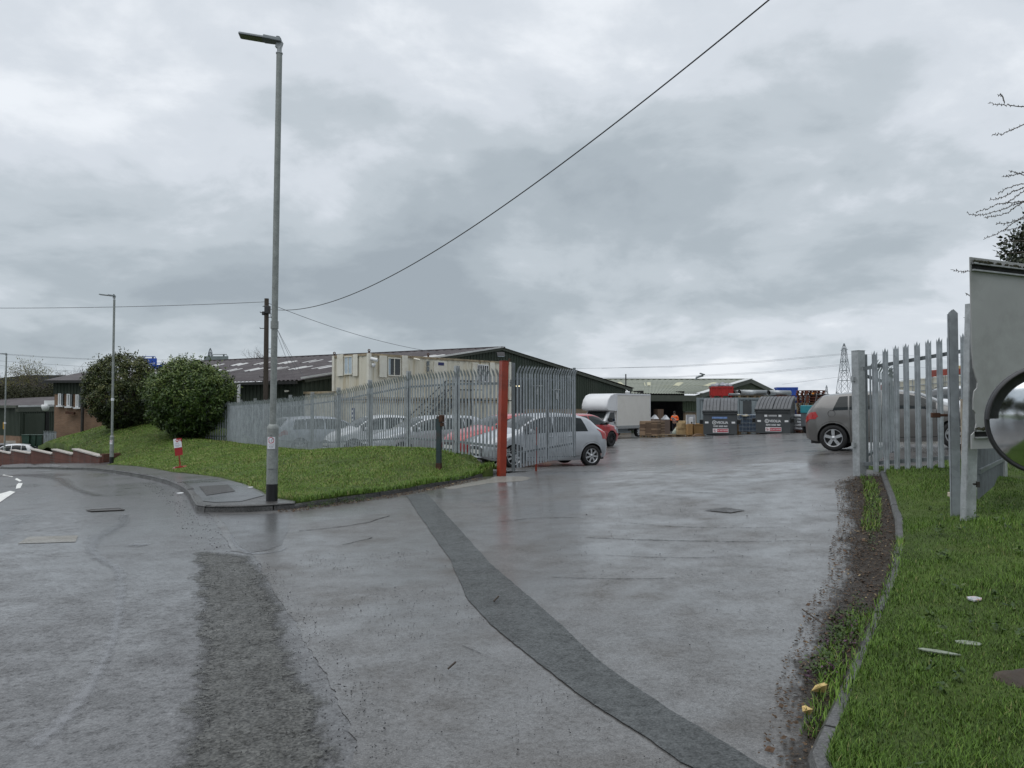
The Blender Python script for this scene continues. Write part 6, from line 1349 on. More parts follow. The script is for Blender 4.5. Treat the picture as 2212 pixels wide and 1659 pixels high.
for yy in (1.03 - 1.0, 1.03 + 1.0):
    s_ = -1 if yy < 1 else 1
    def sd_(x, z, o=.012): tum = .13 * max(0, (z - 1.1) / .75); return (x, Y_(1.03 + s_ * (.99 * (1 - tum) + o)), z)
    mb = MB(); mb.add([sd_(.18, 1.12), sd_(.16, 1.70), sd_(.58, 1.70), sd_(.98, 1.24), sd_(.95, 1.10)], [(0, 1, 2, 3, 4)]); w_o = mb.build('side_window', m_carglass, van, False)
    mb = MB(); mb.add([sd_(.10, .45, .008), sd_(.115, .45, .008), sd_(.115, 1.75, .008), sd_(.10, 1.75, .008)], [(0, 1, 2, 3)]); mb.add([sd_(.10, .92, .008), sd_(1.1, .92, .008), sd_(1.1, .935, .008), sd_(.10, .935, .008)], [(0, 1, 2, 3)]); mb.build('door_gap', m_gap, van, False)
    mb = MB(); x, y, z = sd_(.2, 1.0, .02); mb.box((x, y, z), (.05, .04, .18)); mb.build('door_handle', m_trimblk, van, False)
    mb = MB(); x, y, z = sd_(.86, 1.22, .16); mb.box((x, y, z), (.12, .22, .3), R3(0, 0, .3)); mb.box((x - .02, y - Y_(s_ * -1) * .0, z - .1), (.05, .4, .05)); mb.build('wing_mirror', m_trimblk, van, False, .03)
    for wxv, rr in ((.95, .34), (-2.75, .34)): wheel_parts(van, wxv, Y_(1.03 + s_ * .87), rr, m_alloy, 6, -sgn * s_, 'wheel', .22)
mb = MB(); mb.box((-1.4, Y_(1.03), .52), (5.2, .9, .2)); mb.box((-.7, Y_(.25), .48), (.7, .25, .22)); mb.box((-1.6, Y_(.25), .42), (.3, .2, .25)); mb.build('chassis', m_trimblk, van, False)
mb = MB(); mb.box((-.9, Y_(.14), .52), (1.1, .05, .16)); mb.box((-1.0, Y_(.10), .36), (1.6, .04, .12)); mb.build('side_guard', m_galvd, van, False)
mb = MB()
for s_ in (-1, 1): mb.box((1.70, Y_(1.03 + s_ * .78), .82), (.2, .28, .26))
mb.build('headlight', m_head, van, False, .04)
mb = MB(); mb.box((1.78, Y_(1.03), .5), (.1, 1.9, .26)); mb.build('bumper', m_trimblk, van, False, .03)
# ------------------------------------------------------------------ red temporary sign on the pavement
g = G(388, 1021.5); sgx = thing('temporary_sign', 'small red sign with a torn white poster on a leaning post at the pavement edge', 'sign', (g.x, g.y, h(g.x, g.y) + .095), math.radians(-6))
S_ = 22.0 / FPX / .0661 * .0661 * .0661 * 1.0
k = g.y / FPX * .0661
def sp2(cx_, cy_): return ((cx_ - 560) * k, (1375 - cy_) * k)
Mt = Matrix(((1, 0, 0, 0), (0, 0, 1, 0), (0, 1, 0, 0), (0, 0, 0, 1)))
mb = MB(); mb.prism([sp2(*q) for q in ((340, 375), (600, 345), (655, 890), (400, 937))], .02, Mt); pl = mb.build('sign_plate', m_redbright, sgx, False)
mb = MB(); mb.prism([sp2(*q) for q in ((332, 395), (355, 380), (372, 388), (405, 366), (430, 380), (450, 372), (470, 400), (505, 395), (525, 410), (560, 380), (585, 392), (590, 455), (612, 462), (630, 640), (365, 680))], -.004, Matrix.Translation((0, -.004, 0)) @ Mt); po = mb.build('poster', m_paper, pl, False)
Mp = Matrix.Translation((0, -.0095, 0)) @ Mt @ Matrix.Rotation(math.radians(7), 4, 'Z') if False else None
def fm(cx_, cy_, off=-.0098): x, z = sp2(cx_, cy_); M_ = Matrix(((1, 0, 0, x), (0, 0, -1, off), (0, 1, 0, z), (0, 0, 0, 1))); return M_ @ Matrix.Rotation(math.radians(6.5), 4, 'Z')
mb = MB(); r_ = 52 * k
for cx_, cy_, rr in ((466, 430, r_), (562, 418, r_ * .62)): mb.add([fm(cx_, cy_, -.0092) @ Vector((rr * math.cos(a), rr * math.sin(a), 0)) for a in np.linspace(0, 2 * math.pi, 25)[:-1]], [tuple(range(24))])
mb.build('red_roundels', m_inkred, po, False)
mb = MB(); put_text(mb, 'M', 80 * k, fm(466, 430), bold=True); put_text(mb, 'M', 52 * k, fm(562, 418), bold=True); mb.build('white_letters', m_white, po, False)
mb = MB(); put_text(mb, 'NETTING', 26 * k * 1.1, fm(478, 518), bold=True); mb.build('poster_heading', m_ink, po, False)
mb = MB(); put_text(mb, 'TEMPORARY FIXTURES', 20 * k, fm(488, 566), bold=True)
for yy, w_ in ((592, 180), (608, 170), (624, 90)): M_ = fm(490, yy); mb.add([M_ @ Vector((a * w_ / 2 * k, b * 3 * k, 0)) for a, b in ((-1, -1), (1, -1), (1, 1), (-1, 1))], [(0, 1, 2, 3)])
mb.build('poster_small_print', m_inkgrey, po, False)
mb = MB(); a, b = sp2(530, 915), sp2(568, 1262); mb.beam((a[0], .01, a[1]), (b[0], .01, b[1]), 36 * k, .03, (0, 1, 0)); mb.build('sign_post', m_red, sgx, False)
mb = MB()
for q in range(7): f = .1 + q * .12; mb.box((a[0] + (b[0] - a[0]) * f, -.006, a[1] + (b[1] - a[1]) * f), (10 * k, .004, 14 * k))
mb.build('post_holes', m_rust, sgx, False)
mb = MB(); hgt = 125 * k; z0 = 0
fr_ = [sp2(435, 1392), sp2(470, 1280), sp2(720, 1250), sp2(772, 1292), sp2(700, 1358)]
mb.prism([(x, max(z, 0)) for x, z in [sp2(435, 1375), sp2(470, 1275), sp2(720, 1245), sp2(770, 1290), sp2(705, 1375)]], .20, Matrix.Translation((0, -.10, 0)) @ Mt); bb = mb.build('base_block', m_redbright, sgx, False)
mb = MB(); mb.prism([(x, max(z, 0)) for x, z in [sp2(330, 1375), sp2(410, 1282), sp2(470, 1276), sp2(435, 1375)]], .19, Matrix.Translation((0, -.095, 0)) @ Mt); mb.build('faded_end', m_pink, bb, False)
# ------------------------------------------------------------------ front loading bins
m_bin = M('bin_grey_paint', (.052, .058, .062), .5, var=.14, scale=1.3, stain=(.085, .09, .09), stain_amt=.5, coat=.1); m_lid = M('grey_plastic_lid', (.075, .078, .085), .45, var=.16, scale=2.5); m_bluesticker = M('faded_blue_sticker', (.16, .26, .50), .5, var=.3, scale=9)
m_signred = M('sign_red', (.42, .02, .05), .45, var=.05)
def skip_bin(label, px, py, Y, rz, blue):
    b = P(px, py, Y); t = thing('waste_skip', label, 'waste skip', b, math.radians(rz), 'grey waste skips by the loading door'); W2, D = .91, 1.65
    mb = MB(); prof = [(0, .06), (0, 1.30), (D, 1.98), (D, .06)]
    Mx = Matrix(((0, 0, 1, -W2), (1, 0, 0, 0), (0, 1, 0, 0), (0, 0, 0, 1))); mb.prism(prof, 2 * W2, Mx); mb.build('body', m_bin, t, False, .015)
    mb = MB(); mb.box((0, -.03, 1.22), (2 * W2 + .06, .08, .05)); mb.box((0, -.045, 1.36), (2 * W2 + .1, .12, .06)); mb.box((0, -.02, 1.29), (2 * W2 - .1, .05, .07)); 
    for s in (-1, 1): mb.box((s * (W2 + .015), .0, 1.3), (.06, .14, .2))
    mb.build('front_rim', m_bin, t, False, .012)
    mb = MB(); mb.box((0, .3, .03), (1.5, .2, .07)); mb.box((0, 1.3, .03), (1.5, .2, .07)); mb.build('skid', m_black, t, False)
    for s in (-1, 1):
        mb = MB(); x0, x1 = (-W2 - .03, -.015) if s < 0 else (.015, W2 + .03); n = 10; vs = []; xs = []
        nr = 5; 
        for q in range(nr):
            a = x0 + (x1 - x0) * q / nr; w = (x1 - x0) / nr; xs += [(a, 0), (a + w * .06, -.0), (a + w * .10, .045), (a + w * .92, .045), (a + w * .98, 0)]
        xs.append((x1, 0))
        for j in range(n + 1):
            f = j / n; y = -.05 + (D + .08) * f; z = 1.36 + (2.02 - 1.36) * f + .13 * math.sin(f * math.pi * .92)
            for x, dz in xs: vs.append((x, y - dz * .35, z + dz))
        m_ = len(xs); mb.add(vs, [(j * m_ + i, j * m_ + i + 1, (j + 1) * m_ + i + 1, (j + 1) * m_ + i) for j in range(n) for i in range(m_ - 1)]); mb.build('lid', m_lid, t, False)
        mb = MB(); mb.box((s * (W2 + .11), .55, .76), (.2, .9, .26)); pk = mb.build('fork_pocket', m_bin, t, False, .01)
        mb = MB(); mb.box((s * (W2 + .11), .098, .76), (.15, .012, .19)); mb.build('pocket_shade', m_void, pk, False)  # black plate on the solid pocket end, standing in for its shade
        mb = MB(); mb.box((s * .72, -.004, .73), (.19, .008, .10)); mb.build('reflector', m_white, t, False)
    F_ = lambda x, z, o=-.004: Matrix(((1, 0, 0, x), (0, 0, -1, o), (0, 1, 0, z), (0, 0, 0, 1)))
    mb = MB(); n = 32; R0, R1 = .078, .108; M_ = F_(-.31, .73); vs = []
    for q in range(n): a = 2 * math.pi * q / n; vs += [M_ @ Vector((R0 * math.cos(a), R0 * math.sin(a), 0)), M_ @ Vector((R1 * math.cos(a), R1 * math.sin(a), 0))]
    mb.add(vs, [(2 * q, 2 * q + 1, (2 * q + 3) % (2 * n), (2 * q + 2) % (2 * n)) for q in range(n)])
    mb.add([M_ @ Vector(q) for q in ((-.028, -.03, 0), (.028, -.03, 0), (.03, .0, 0), (0, .045, 0), (-.03, .0, 0))], [(0, 1, 2, 3, 4)]); mb.build('emblem', m_white, t, False)
    mb = MB(); put_text(mb, 'VEOLIA', .185, F_(.12, .725), bold=True, sx=1.0); put_text(mb, '0345 6060 460', .125, F_(.02, .52), bold=True, sx=1.0); mb.build('lettering', m_white, t, False)
    mb = MB(); mb.box((.03, -.006, .28), (.84, .012, .225)); nt_ = mb.build('warning_sign', m_white, t, False)
    mb = MB(); mb.box((.135, -.014, .28), (.59, .006, .165)); rp_ = mb.build('red_panel', m_signred, nt_, False)
    mb = MB(); put_text(mb, 'DO NOT ENTER', .088, F_(.135, .28, -.019), bold=True, sx=.88); mb.build('warning_lettering', m_white, nt_, False)
    mb = MB(); M_ = F_(-.285, .28, -.0145); vs = []
    for q in range(n): a = 2 * math.pi * q / n; vs += [M_ @ Vector((.062 * math.cos(a), .062 * math.sin(a), 0)), M_ @ Vector((.08 * math.cos(a), .08 * math.sin(a), 0))]
    mb.add(vs, [(2 * q, 2 * q + 1, (2 * q + 3) % (2 * n), (2 * q + 2) % (2 * n)) for q in range(n)]); mb.add([M_ @ Vector(q) for q in ((-.055, .042, 0), (-.042, .055, 0), (.055, -.042, 0), (.042, -.055, 0))], [(0, 3, 2, 1)]); mb.build('prohibition_ring', m_inkred, nt_, False)
    mb = MB(); mb.add([M_ @ Vector(q) for q in ((-.012, -.045, .001), (.004, -.045, .001), (.016, -.01, .001), (.03, .0, .001), (.02, .015, .001), (.012, .03, .001), (-.008, .034, .001), (-.02, .01, .001))], [tuple(range(8))]); mb.build('figure_symbol', m_ink, nt_, False)
    if blue: mb = MB(); mb.box((-.02, -.004, 1.0), (.82, .008, .10)); mb.build('blue_sticker', m_bluesticker, t, False)
    else:
        mb = MB()
        for x in (-.36, .38): mb.box((x, -.004, 1.02), (.15, .008, .11))
        for z in (1.045, 1.0): mb.box((0, -.004, z), (.44, .008, .022))
        mb.build('white_notices', m_white, t, False)
    return t
skip_bin('grey waste skip with ribbed lids and a faded blue sticker on its front', 1555.5, 941, 43, -17, True)
skip_bin('grey waste skip with ribbed lids and two small white notices, showing its right side', 1669.5, 938.5, 42, -29, False)
# ------------------------------------------------------------------ grey container with things on its roof
m_cont = M('blue_grey_container', (.20, .235, .25), .5, var=.12, scale=1.2, stain=(.28, .31, .32), stain_amt=.5)
K0 = P(1593, 945, 50); K0.z = -.45; zt = P(1593, 859, 50).z; ka = math.radians(12)
kx = Vector((math.cos(ka), math.sin(ka), 0)); kw = Vector((-.93, .37, 0))
ct = thing('shipping_container', 'blue grey steel container with a barred window behind the two waste skips', 'container', K0)
KB_ = K0 + kx * 9; KA = K0 + kw * 2.5
mb = MB(); corr(mb, K0.xy, KB_.xy, lambda f: K0.z + .1, lambda f: zt - .1, .28, .04, 1); corr(mb, KA.xy, K0.xy, lambda f: K0.z + .1, lambda f: zt - .1, .28, .04, 1); mb.add([(K0.x, K0.y, zt - .03), (KB_.x, KB_.y, zt - .03), (KB_.x + kw.x * 2.5, KB_.y + 1, zt - .03), (KA.x, KA.y, zt - .03)], [(0, 1, 2, 3)]); mb.build('cladding', m_cont, ct)
mb = MB()
for a, b in ((K0, KB_), (KA, K0)): mb.beam((a.x, a.y - .03, zt - .06), (b.x, b.y - .03, zt - .06), .12, .13)
mb.build('top_rail', m_cont, ct)
mb = MB()
for p in (K0, KA, KB_): mb.box((p.x, p.y - .04, (K0.z + zt) / 2), (.18, .18, zt - K0.z + .02))
mb.build('corner_post', m_cont, ct)
def on_k(px, y0, off=.06): s = on_line(px, K0, kx); p = K0 + kx * s; return Vector((p.x, p.y - off, CAMZ + (HOR - y0) / FPX * p.y))
p, q = on_k(1604, 867.5), on_k(1620, 898); mb = MB(); mb.box(((p.x + q.x) / 2, p.y - .02, (p.z + q.z) / 2), (q.x - p.x + .1, .06, p.z - q.z + .1), R3(0, 0, ka)); wf = mb.build('window_frame', m_bin, ct)
mb = MB()
for f in (.27, .73): mb.box((p.x + (q.x - p.x) * f, p.y + (q.y - p.y) * f - .06, (p.z + q.z) / 2), ((q.x - p.x) * .4, .02, p.z - q.z - .08), R3(0, 0, ka))
mb.build('glass_pane', m_glass, wf)
for a, b in ((1596, 1603), (1621.5, 1630)): p, q = on_k(a, 866), on_k(b, 902); mb = MB(); mb.box(((p.x + q.x) / 2, p.y - .05, (p.z + q.z) / 2), (q.x - p.x, .05, p.z - q.z), R3(0, 0, ka)); mb.build('shutter', m_cont, ct, bevel=.01)
m_plred = M('red_plastic', (.36, .016, .012), .45, var=.12, scale=2); m_plblue = M('blue_plastic', (.02, .07, .36), .45, var=.14, scale=2)
def bulk_box(label, px, Y, w, d, hh, mat, rz, z0):
    b = P(px, 870, Y); t = thing('pallet_box', label, 'plastic box', (b.x, b.y, z0), rz)
    mb = MB()
    for s in (-1, 1): mb.box((0, s * d / 2, .13 + hh / 2), (w, .04, hh)); mb.box((s * (w / 2 - .02), 0, .13 + hh / 2), (.04, d - .05, hh))
    mb.box((0, 0, .15), (w - .05, d - .05, .05)); mb.build('box_wall', mat, t, False)
    mb = MB(); mb.box((0, -d / 2 - .03, .13 + hh - .04), (w + .08, .06, .1)); mb.box((0, -d / 2 - .02, .18), (w + .04, .05, .08)); mb.box((0, d / 2 + .03, .13 + hh - .04), (w + .08, .06, .1))
    for q in range(5): mb.box((-w / 2 + w * (q + .0) / 4, -d / 2 - .03, .13 + hh / 2), (.07, .05, hh - .1))
    for s in (-1, 1): mb.box((s * (w / 2 + .02), 0, .13 + hh - .04), (.05, d, .1)); mb.box((s * (w / 2 + .015), 0, .13 + hh / 2), (.04, .07, hh - .1))
    mb.build('box_ribs', mat, t, False)
    for x in (-.42, 0, .42): mb = MB(); mb.box((x * w, 0, .065), (.14, d * .95, .13)); mb.build('box_foot', mat, t, False)
    return t
rbx = bulk_box('red plastic pallet box full of grey scrap on top of the grey container', 1557.5, 51.5, 1.38, 1.1, .62, m_plred, math.radians(-8), zt)
mb = MB(); b = P(1556, 836, 51.5)
for q in range(26): c = b + Vector((random.uniform(-.6, .6), random.uniform(-.4, .4), random.uniform(-.05, .12))); s = random.uniform(.12, .3); mb.lathe([(0, s * .5), (s * .6, s * .3), (s * .8, 0), (0, -s * .4)], 7, Matrix.Translation(c) @ Matrix.Rotation(random.random() * 2, 4, 'X') @ Matrix.Rotation(random.random() * 6, 4, 'Z'))
tag(mb.build('scrap_bags', M('grey_plastic_scrap', (.30, .31, .34), .5, var=.3, scale=5), None, loc=b), 'pile of crumpled grey plastic heaped in the red pallet box', 'scrap')
mb = MB(); a = P(1533, 835, 51); c = P(1560, 834.5, 51.4); mb.tube([a, c], .05, 8); tag(mb.build('pipe', m_galvd, None, loc=a), 'thin grey pipe sticking out to the left over the rim of the red pallet box', 'pipe')
bulk_box('blue plastic pallet box on the grey container behind the steel ducts', 1698, 53.5, 1.32, 1.1, .56, m_plblue, math.radians(-10), zt + .05)
m_palw = M('pallet_wood', (.20, .145, .085), .8, var=.3, scale=5, stain=(.10, .075, .05), stain_amt=.6); m_palr = M('red_pallet_wood', (.13, .042, .024), .8, var=.3, scale=5, stain=(.10, .05, .03), stain_amt=.6)
def pallet_geo(mb, M_, w=1.2, d=1.0, mi=0):
    R = M_.to_3x3(); T = M_.translation
    def bx(c, s): mb.box(T + R @ Vector(c), s, R, mi)
    for y in (-.45, -.22, 0, .22, .45): bx((0, y * d, .131), (w, .1, .02))
    for y in (-.43, 0, .43): bx((0, y * d, .011), (w, .1, .02))
    for x in (-.45, 0, .45):
        bx((x * w, 0, .11), (.1, d, .02))
        for y in (-.43, 0, .43): bx((x * w, y * d, .06), (.12, .1, .078))
def pallet(label, loc, rz, mat, group=None, w=1.2, d=1.0):
    mb = MB(); pallet_geo(mb, Matrix.Rotation(rz, 4, 'Z'), w, d); o = mb.build('pallet', mat); o.location = loc; return tag(o, label, 'pallet', group)
for px, Y, m in ((1607, 50.9, m_palw), (1632, 51.4, m_palw), (1690, 51.2, m_palr)):
    b = P(px, 860, Y); pallet('wooden pallet under the steel ducts on the container roof', (b.x, b.y, zt), ka, m, 'pallets under the ducts')
def duct(label, p, q, r, mat=None):
    p, q = Vector(p), Vector(q); d = (q - p).normalized(); L = (q - p).length; M_ = Matrix.Translation(p) @ d.to_track_quat('Z', 'X').to_matrix().to_4x4(); c = (p + q) / 2
    t = thing('steel_duct', label, 'duct', c); mb = MB(); mb.lathe([(r * .93, .02), (r, 0), (r, L), (r * .93, L - .02)], 24, M_); mb.lathe([(r * .93, .02), (r * .93, L - .02)], 24, M_); mb.build('duct_wall', mat or m_ductm, t); mb = MB(); mb.lathe([(0, .25), (r * .92, .25)], 20, M_); mb.lathe([(0, L - .25), (r * .92, L - .25)], 20, M_); mb.build('bore_shade', m_void, t); return t  # black discs inside both ends paint the shade of the bore
m_ductm = M('duct_steel', (.36, .38, .39), .38, .6, var=.12, scale=1.5)
zd = zt + .145
def dk(px, Y, r): b = P(px, 850, Y); return Vector((b.x, b.y, zd + r))
duct('long grey steel duct in the middle of the container roof, holding smaller pipes', dk(1597, 50.6, .19), dk(1655, 51.6, .19), .19)
duct('grey steel duct on the container roof in front of the blue box', dk(1660, 50.9, .18), dk(1706, 51.8, .18), .18)
duct('grey steel duct half hidden behind the middle duct beside the red pallet box', dk(1583, 51.3, .19), dk(1645, 52.4, .19), .19)
a = dk(1574, 50.5, .08); duct('thin grey pipe lying in front of the ducts by the red pallet box', a, a + Vector((1.7, .3, 0)), .08)
mb = MB(); a = dk(1597, 50.6, .19); d = (dk(1655, 51.6, .19) - a).normalized()
for off in ((.0, .07), (-.06, -.05), (.06, -.06)): mb.tube([a + d * .02 + Vector((0, 0, off[1])) + Vector((d.y, -d.x, 0)) * off[0], a + d * .2 + Vector((0, 0, off[1])) + Vector((d.y, -d.x, 0)) * off[0]], .05, 10)
tag(mb.build('pipe_ends', m_dark, None, loc=a), 'cluster of small dark pipe ends inside the middle steel duct', 'pipes')
# ------------------------------------------------------------------ tanks, boards, boxes in front of the loading door
m_blueplastic = M('blue_tinted_tank', (.10, .14, .20), .35, var=.15, scale=2); m_cage = M('cage_tube', (.30, .34, .38), .4, .4); m_card = M('cardboard', (.24, .165, .105), .8, var=.14, scale=2); m_cardd = M('dark_cardboard', (.115, .075, .05), .85, var=.15, scale=3); m_cardg = M('grey_brown_cardboard', (.155, .115, .095), .8, var=.12, scale=2)
m_ply = M('pine_board', (.36, .22, .095), .6, var=.2, scale=2.2, stretch=(1, 1, .25), stain=(.26, .14, .05), stain_amt=.5); m_film = M('clear_film', (.42, .43, .45), .25, var=.3, scale=6); m_sack = M('white_sack', (.50, .52, .55), .6, var=.15, scale=4)
def ibc(label, px, py, Y, rz, tank, group=None, wh=1.02, base=None):
    b = P(px, py, Y) if base is None else Vector(base); t = thing('bulk_tank', label, 'tank', b, rz, group)
    mb = MB(); pallet_geo(mb, Matrix.Identity(4), 1.16, 1.0); mb.build('pallet_base', m_palw, t, False)
    mb = MB(); mb.box((0, 0, .15 + wh / 2), (1.1, .94, wh)); mb.build('tank_body', tank, t, False, .06)
    mb = MB()
    for z in np.linspace(.2, .15 + wh - .03, 5):
        for s in (-1, 1): mb.tube([(-.58, s * .5, z), (.58, s * .5, z)], .014, 6); mb.tube([(s * .58, -.5, z), (s * .58, .5, z)], .014, 6)
    for x in np.linspace(-.58, .58, 7):
        for s in (-1, 1): mb.tube([(x, s * .5, .14), (x, s * .5, .15 + wh)], .012, 6)
    for y in np.linspace(-.5, .5, 5):
        for s in (-1, 1): mb.tube([(s * .58, y, .14), (s * .58, y, .15 + wh)], .012, 6)
    mb.build('cage', m_cage, t, False)
    mb = MB(); mb.tube([(0, 0, .15 + wh - .02), (0, 0, .15 + wh + .05)], .11, 14); mb.build('filler_cap', m_dark, t, False); return t
ibc('blue tinted bulk tank in a wire cage between the two waste skips', 1617.5, 938, 45.5, math.radians(-12), m_blueplastic)
b = P(1617, 899, 45.3); mb = MB()
for q in range(6): c = b + Vector((-.42 + .17 * q, random.uniform(-.2, .2), .02 + random.uniform(0, .04))); mb.box(c, (.26, .5, .09), R3(random.uniform(-.1, .1), random.uniform(-.15, .15), random.uniform(-.4, .4)))
tag(mb.build('folded_sacks', M('cream_sack', (.5, .46, .36), .7, var=.2, scale=3), None, loc=b, bevel=.03), 'heap of cream folded sacks lying on top of the blue tinted tank', 'sacks')
def board(label, x0, x1, y0, y1, Y, mat, name='wooden_crate', cat='crate', d=.6, rz=0, group=None):
    p, q = P(x0, y0, Y), P(x1, y1, Y); w, hh = q.x - p.x, p.z - q.z; t = thing(name, label, cat, ((p.x + q.x) / 2, Y + d / 2, q.z), rz, group)
    mb = MB(); mb.box((0, 0, hh / 2), (w, d, hh)); mb.build('panel', mat, t, False, .006); mb = MB()
    for s in (-1, 1): mb.box((s * (w / 2 - .05), -d / 2 - .012, hh / 2), (.08, .024, hh - .01))
    mb.box((0, -d / 2 - .012, hh - .05), (w - .19, .024, .08)); mb.build('batten', mat, t, False); return t
board('orange brown wooden crate to the left of the skip with the blue sticker', 1497, 1521, 915, 943, 45.5, m_ply, rz=.1)
board('narrow wooden crate under the white framed panel', 1484.5, 1496.5, 916, 943.5, 45.2, m_ply, d=.4)
board('wooden crate standing between the skip with the blue sticker and the tank', 1588.5, 1600.5, 912, 939, 45.6, m_ply, d=.7)
b = P(1492, 916, 45.4); t = thing('framed_panel', 'white framed panel with a small white dispenser standing on the narrow crate', 'panel', b, .1)
mb = MB(); mb.box((0, 0, .26), (.52, .04, .52)); mb.build('panel_sheet', m_film, t, False); mb = MB()
for s in (-1, 1): mb.box((s * .26, -.01, .26), (.03, .06, .55))
mb.box((0, -.01, .53), (.55, .06, .03)); mb.build('panel_frame', m_white, t, False); mb = MB(); mb.box((.02, -.06, .2), (.22, .1, .38)); ds = mb.build('dispenser', m_white, t, False, .02); mb = MB(); mb.box((.02, -.115, .08), (.08, .012, .09)); mb.build('black_spout', m_black, ds, False)
for k_, (x, y, w, hh, lab) in enumerate(((1477, 938, .9, .42, 'lowest wooden block of the pale timber pile beside the narrow crate'), (1478.5, 925.5, .72, .34, 'middle wooden block of the pale timber pile beside the narrow crate'), (1480, 917, .5, .22, 'topmost wooden block of the pale timber pile beside the narrow crate'))):
    b = P(x, y, 46); mb = MB(); 
    mb.box((0, 0, hh / 2), (w, .7, hh)); mb.box((-w * .38, -.36, hh - .04), (.14, .06, .12)); mb.box((w * .3, -.36, hh - .04), (.14, .06, .12)); o = mb.build('timber_block', M('pale_timber', (.38, .28, .15), .75, var=.25, scale=3), bevel=.01); o.location = b; o.rotation_euler = (0, 0, .2 * k_); tag(o, lab, 'timber')
b = P(1463, 941, 46.2); mb = MB(); mb.lathe([(0, -.36), (.14, -.34), (.2, -.2), (.22, .1), (.17, .32), (.06, .38), (0, .38)], 12, Matrix.Translation((0, 0, .27)) @ Matrix.Rotation(.75, 4, 'Y')); o = mb.build('sack', M('grey_green_sack', (.30, .33, .28), .6, var=.2, scale=5)); o.location = b; tag(o, 'pale grey green plastic sack leaning by the worker\'s feet', 'sack')
for lab, px, m in (('empty pallet on the ground beneath the worker', 1449, m_palw), ('empty pallet on the ground before the timber pile', 1473, m_palw)):
    b = P(px, 943.5, 45.6); pallet(lab, b, .05, m, None, 1.2, 1.0)
b = P(1510, 944, 44.6); mb = MB(); mb.tube([b + Vector((-.35, 0, .06)), b + Vector((-.2, -.02, .15)), b + Vector((.1, 0, .16)), b + Vector((.45, .05, .04)), b + Vector((.1, .1, .03)), b + Vector((-.35, .06, .05))], .035, 8); tag(mb.build('brown_strap', M('tan_strap', (.30, .2, .14), .7), None, loc=b), 'curled brown strap on the ground beside the skip with the blue sticker', 'strap')
# flat packed cardboard
b = P(1409, 945, 48.5); t = thing('cardboard_stack', 'big stack of flat packed cardboard on a pallet in front of the van rear wheel', 'cardboard', b, math.radians(-38))
mb = MB(); pallet_geo(mb, Matrix.Identity(4), 1.25, 1.0); mb.build('pallet_base', m_palw, t, False)
mb = MB(); rr = random.Random(4)
for L_ in range(10):
    z = .145 + L_ * .088
    for i in range(3):
        for j in range(2): mi = (1 if (L_ + i + j) % 2 else 0) if L_ not in (0, 1, 8, 9) or i else 0; mi = 1 if (1 < L_ < 8 and j == 0 and rr.random() < .85) else mi; mb.box((-.415 + .415 * i + rr.uniform(-.012, .012), -.25 + .5 * j + rr.uniform(-.015, .015), z + .043), (.41, .495, .084), mi=mi)
mb.build('cardboard_packs', [m_card, m_cardd], t, False)
mb = MB(); mb.box((0, 0, .145 + .885), (1.22, .98, .012)); mb.build('top_sheet', m_card, t, False)
def carton(label, x0, x1, y0, y1, Y, mat, rz=.2, d=.8, film=False):
    p, q = P(x0, y0, Y), P(x1, y1, Y); w, hh = (q.x - p.x) * .86, p.z - q.z; t = thing('cardboard_box', label, 'cardboard box', ((p.x + q.x) / 2, Y + d / 2, q.z), rz)
    mb = MB(); mb.box((0, 0, hh / 2), (w, d, hh)); mb.build('box_side', mat, t, False, .01); mb = MB(); mb.box((0, -d / 2 - .004, hh / 2), (.05, .008, hh)); mb.build('parcel_tape', m_cardg, t, False)
    if film: mb = MB(); mb.add([(-w / 2, -d / 2, hh), (w / 2, -d / 2, hh), (w / 2, d / 2, hh), (-w / 2, d / 2, hh), (-.05, -.1, hh + .33), (.12, .05, hh + .3)], [(0, 1, 5, 4), (1, 2, 5), (2, 3, 4, 5), (3, 0, 4)]); mb.build('clear_wrap', m_film, t, False)
    return t
carton('brown cardboard box with a peak of clear wrap directly behind the van', 1409, 1423.5, 905, 945, 58, m_cardg, film=True)
carton('tall dark cardboard box standing just inside the loading door', 1417, 1433, 884, 943, 70, m_cardd, d=1.0)
carton('tall grey brown cardboard box under clear wrap beside the worker', 1431.5, 1447, 906, 941, 55, m_cardg, film=True, d=.7)
# ------------------------------------------------------------------ pallet stacks, forklift, sacks
def pstack(label, px, py, Y, n, rz, top_red=3, group=None):
    b = P(px, py, Y); b.z = h(b.x, b.y)
    for q in range(n): pallet(label[0] if q < n - 1 else label[1], (b.x + random.uniform(-.03, .03), b.y + random.uniform(-.03, .03), b.z + .142 * q), rz + random.uniform(-.03, .03), m_palr if q >= n - top_red or q % 5 == 2 else m_palw, 'pallets in the taller stack' if group == 1 else 'pallets in the lower stack')
pstack(('wooden pallet in the taller stack behind the forklift', 'topmost reddish pallet of the taller stack behind the forklift'), 1752, 930, 44, 17, .25, 4, 1)
pstack(('wooden pallet in the lower stack beside the taller one', 'topmost pallet of the lower stack above the grey brown hatchback'), 1783, 930, 45, 15, .1, 2, 2)
m_teal = M('teal_paint', (.03, .22, .26), .4, var=.1); m_fkg = M('forklift_grey', (.09, .1, .11), .5, var=.15); m_bluedk = M('dark_blue_paint', (.015, .03, .10), .45, var=.2)
b = P(1786, 936, 41); fk = thing('forklift', 'teal and grey forklift truck half hidden behind the grey brown hatchback', 'forklift', b, math.radians(14))
mb = MB(); mb.box((-.15, 0, .62), (1.5, .98, .5)); mb.box((-1.0, 0, .8), (.5, 1.0, .9)); mb.build('chassis', m_fkg, fk, False, .06)
mb = MB(); mb.box((-1.12, 0, 1.28), (.34, .9, .42)); mb.build('teal_cover', m_teal, fk, False, .04)
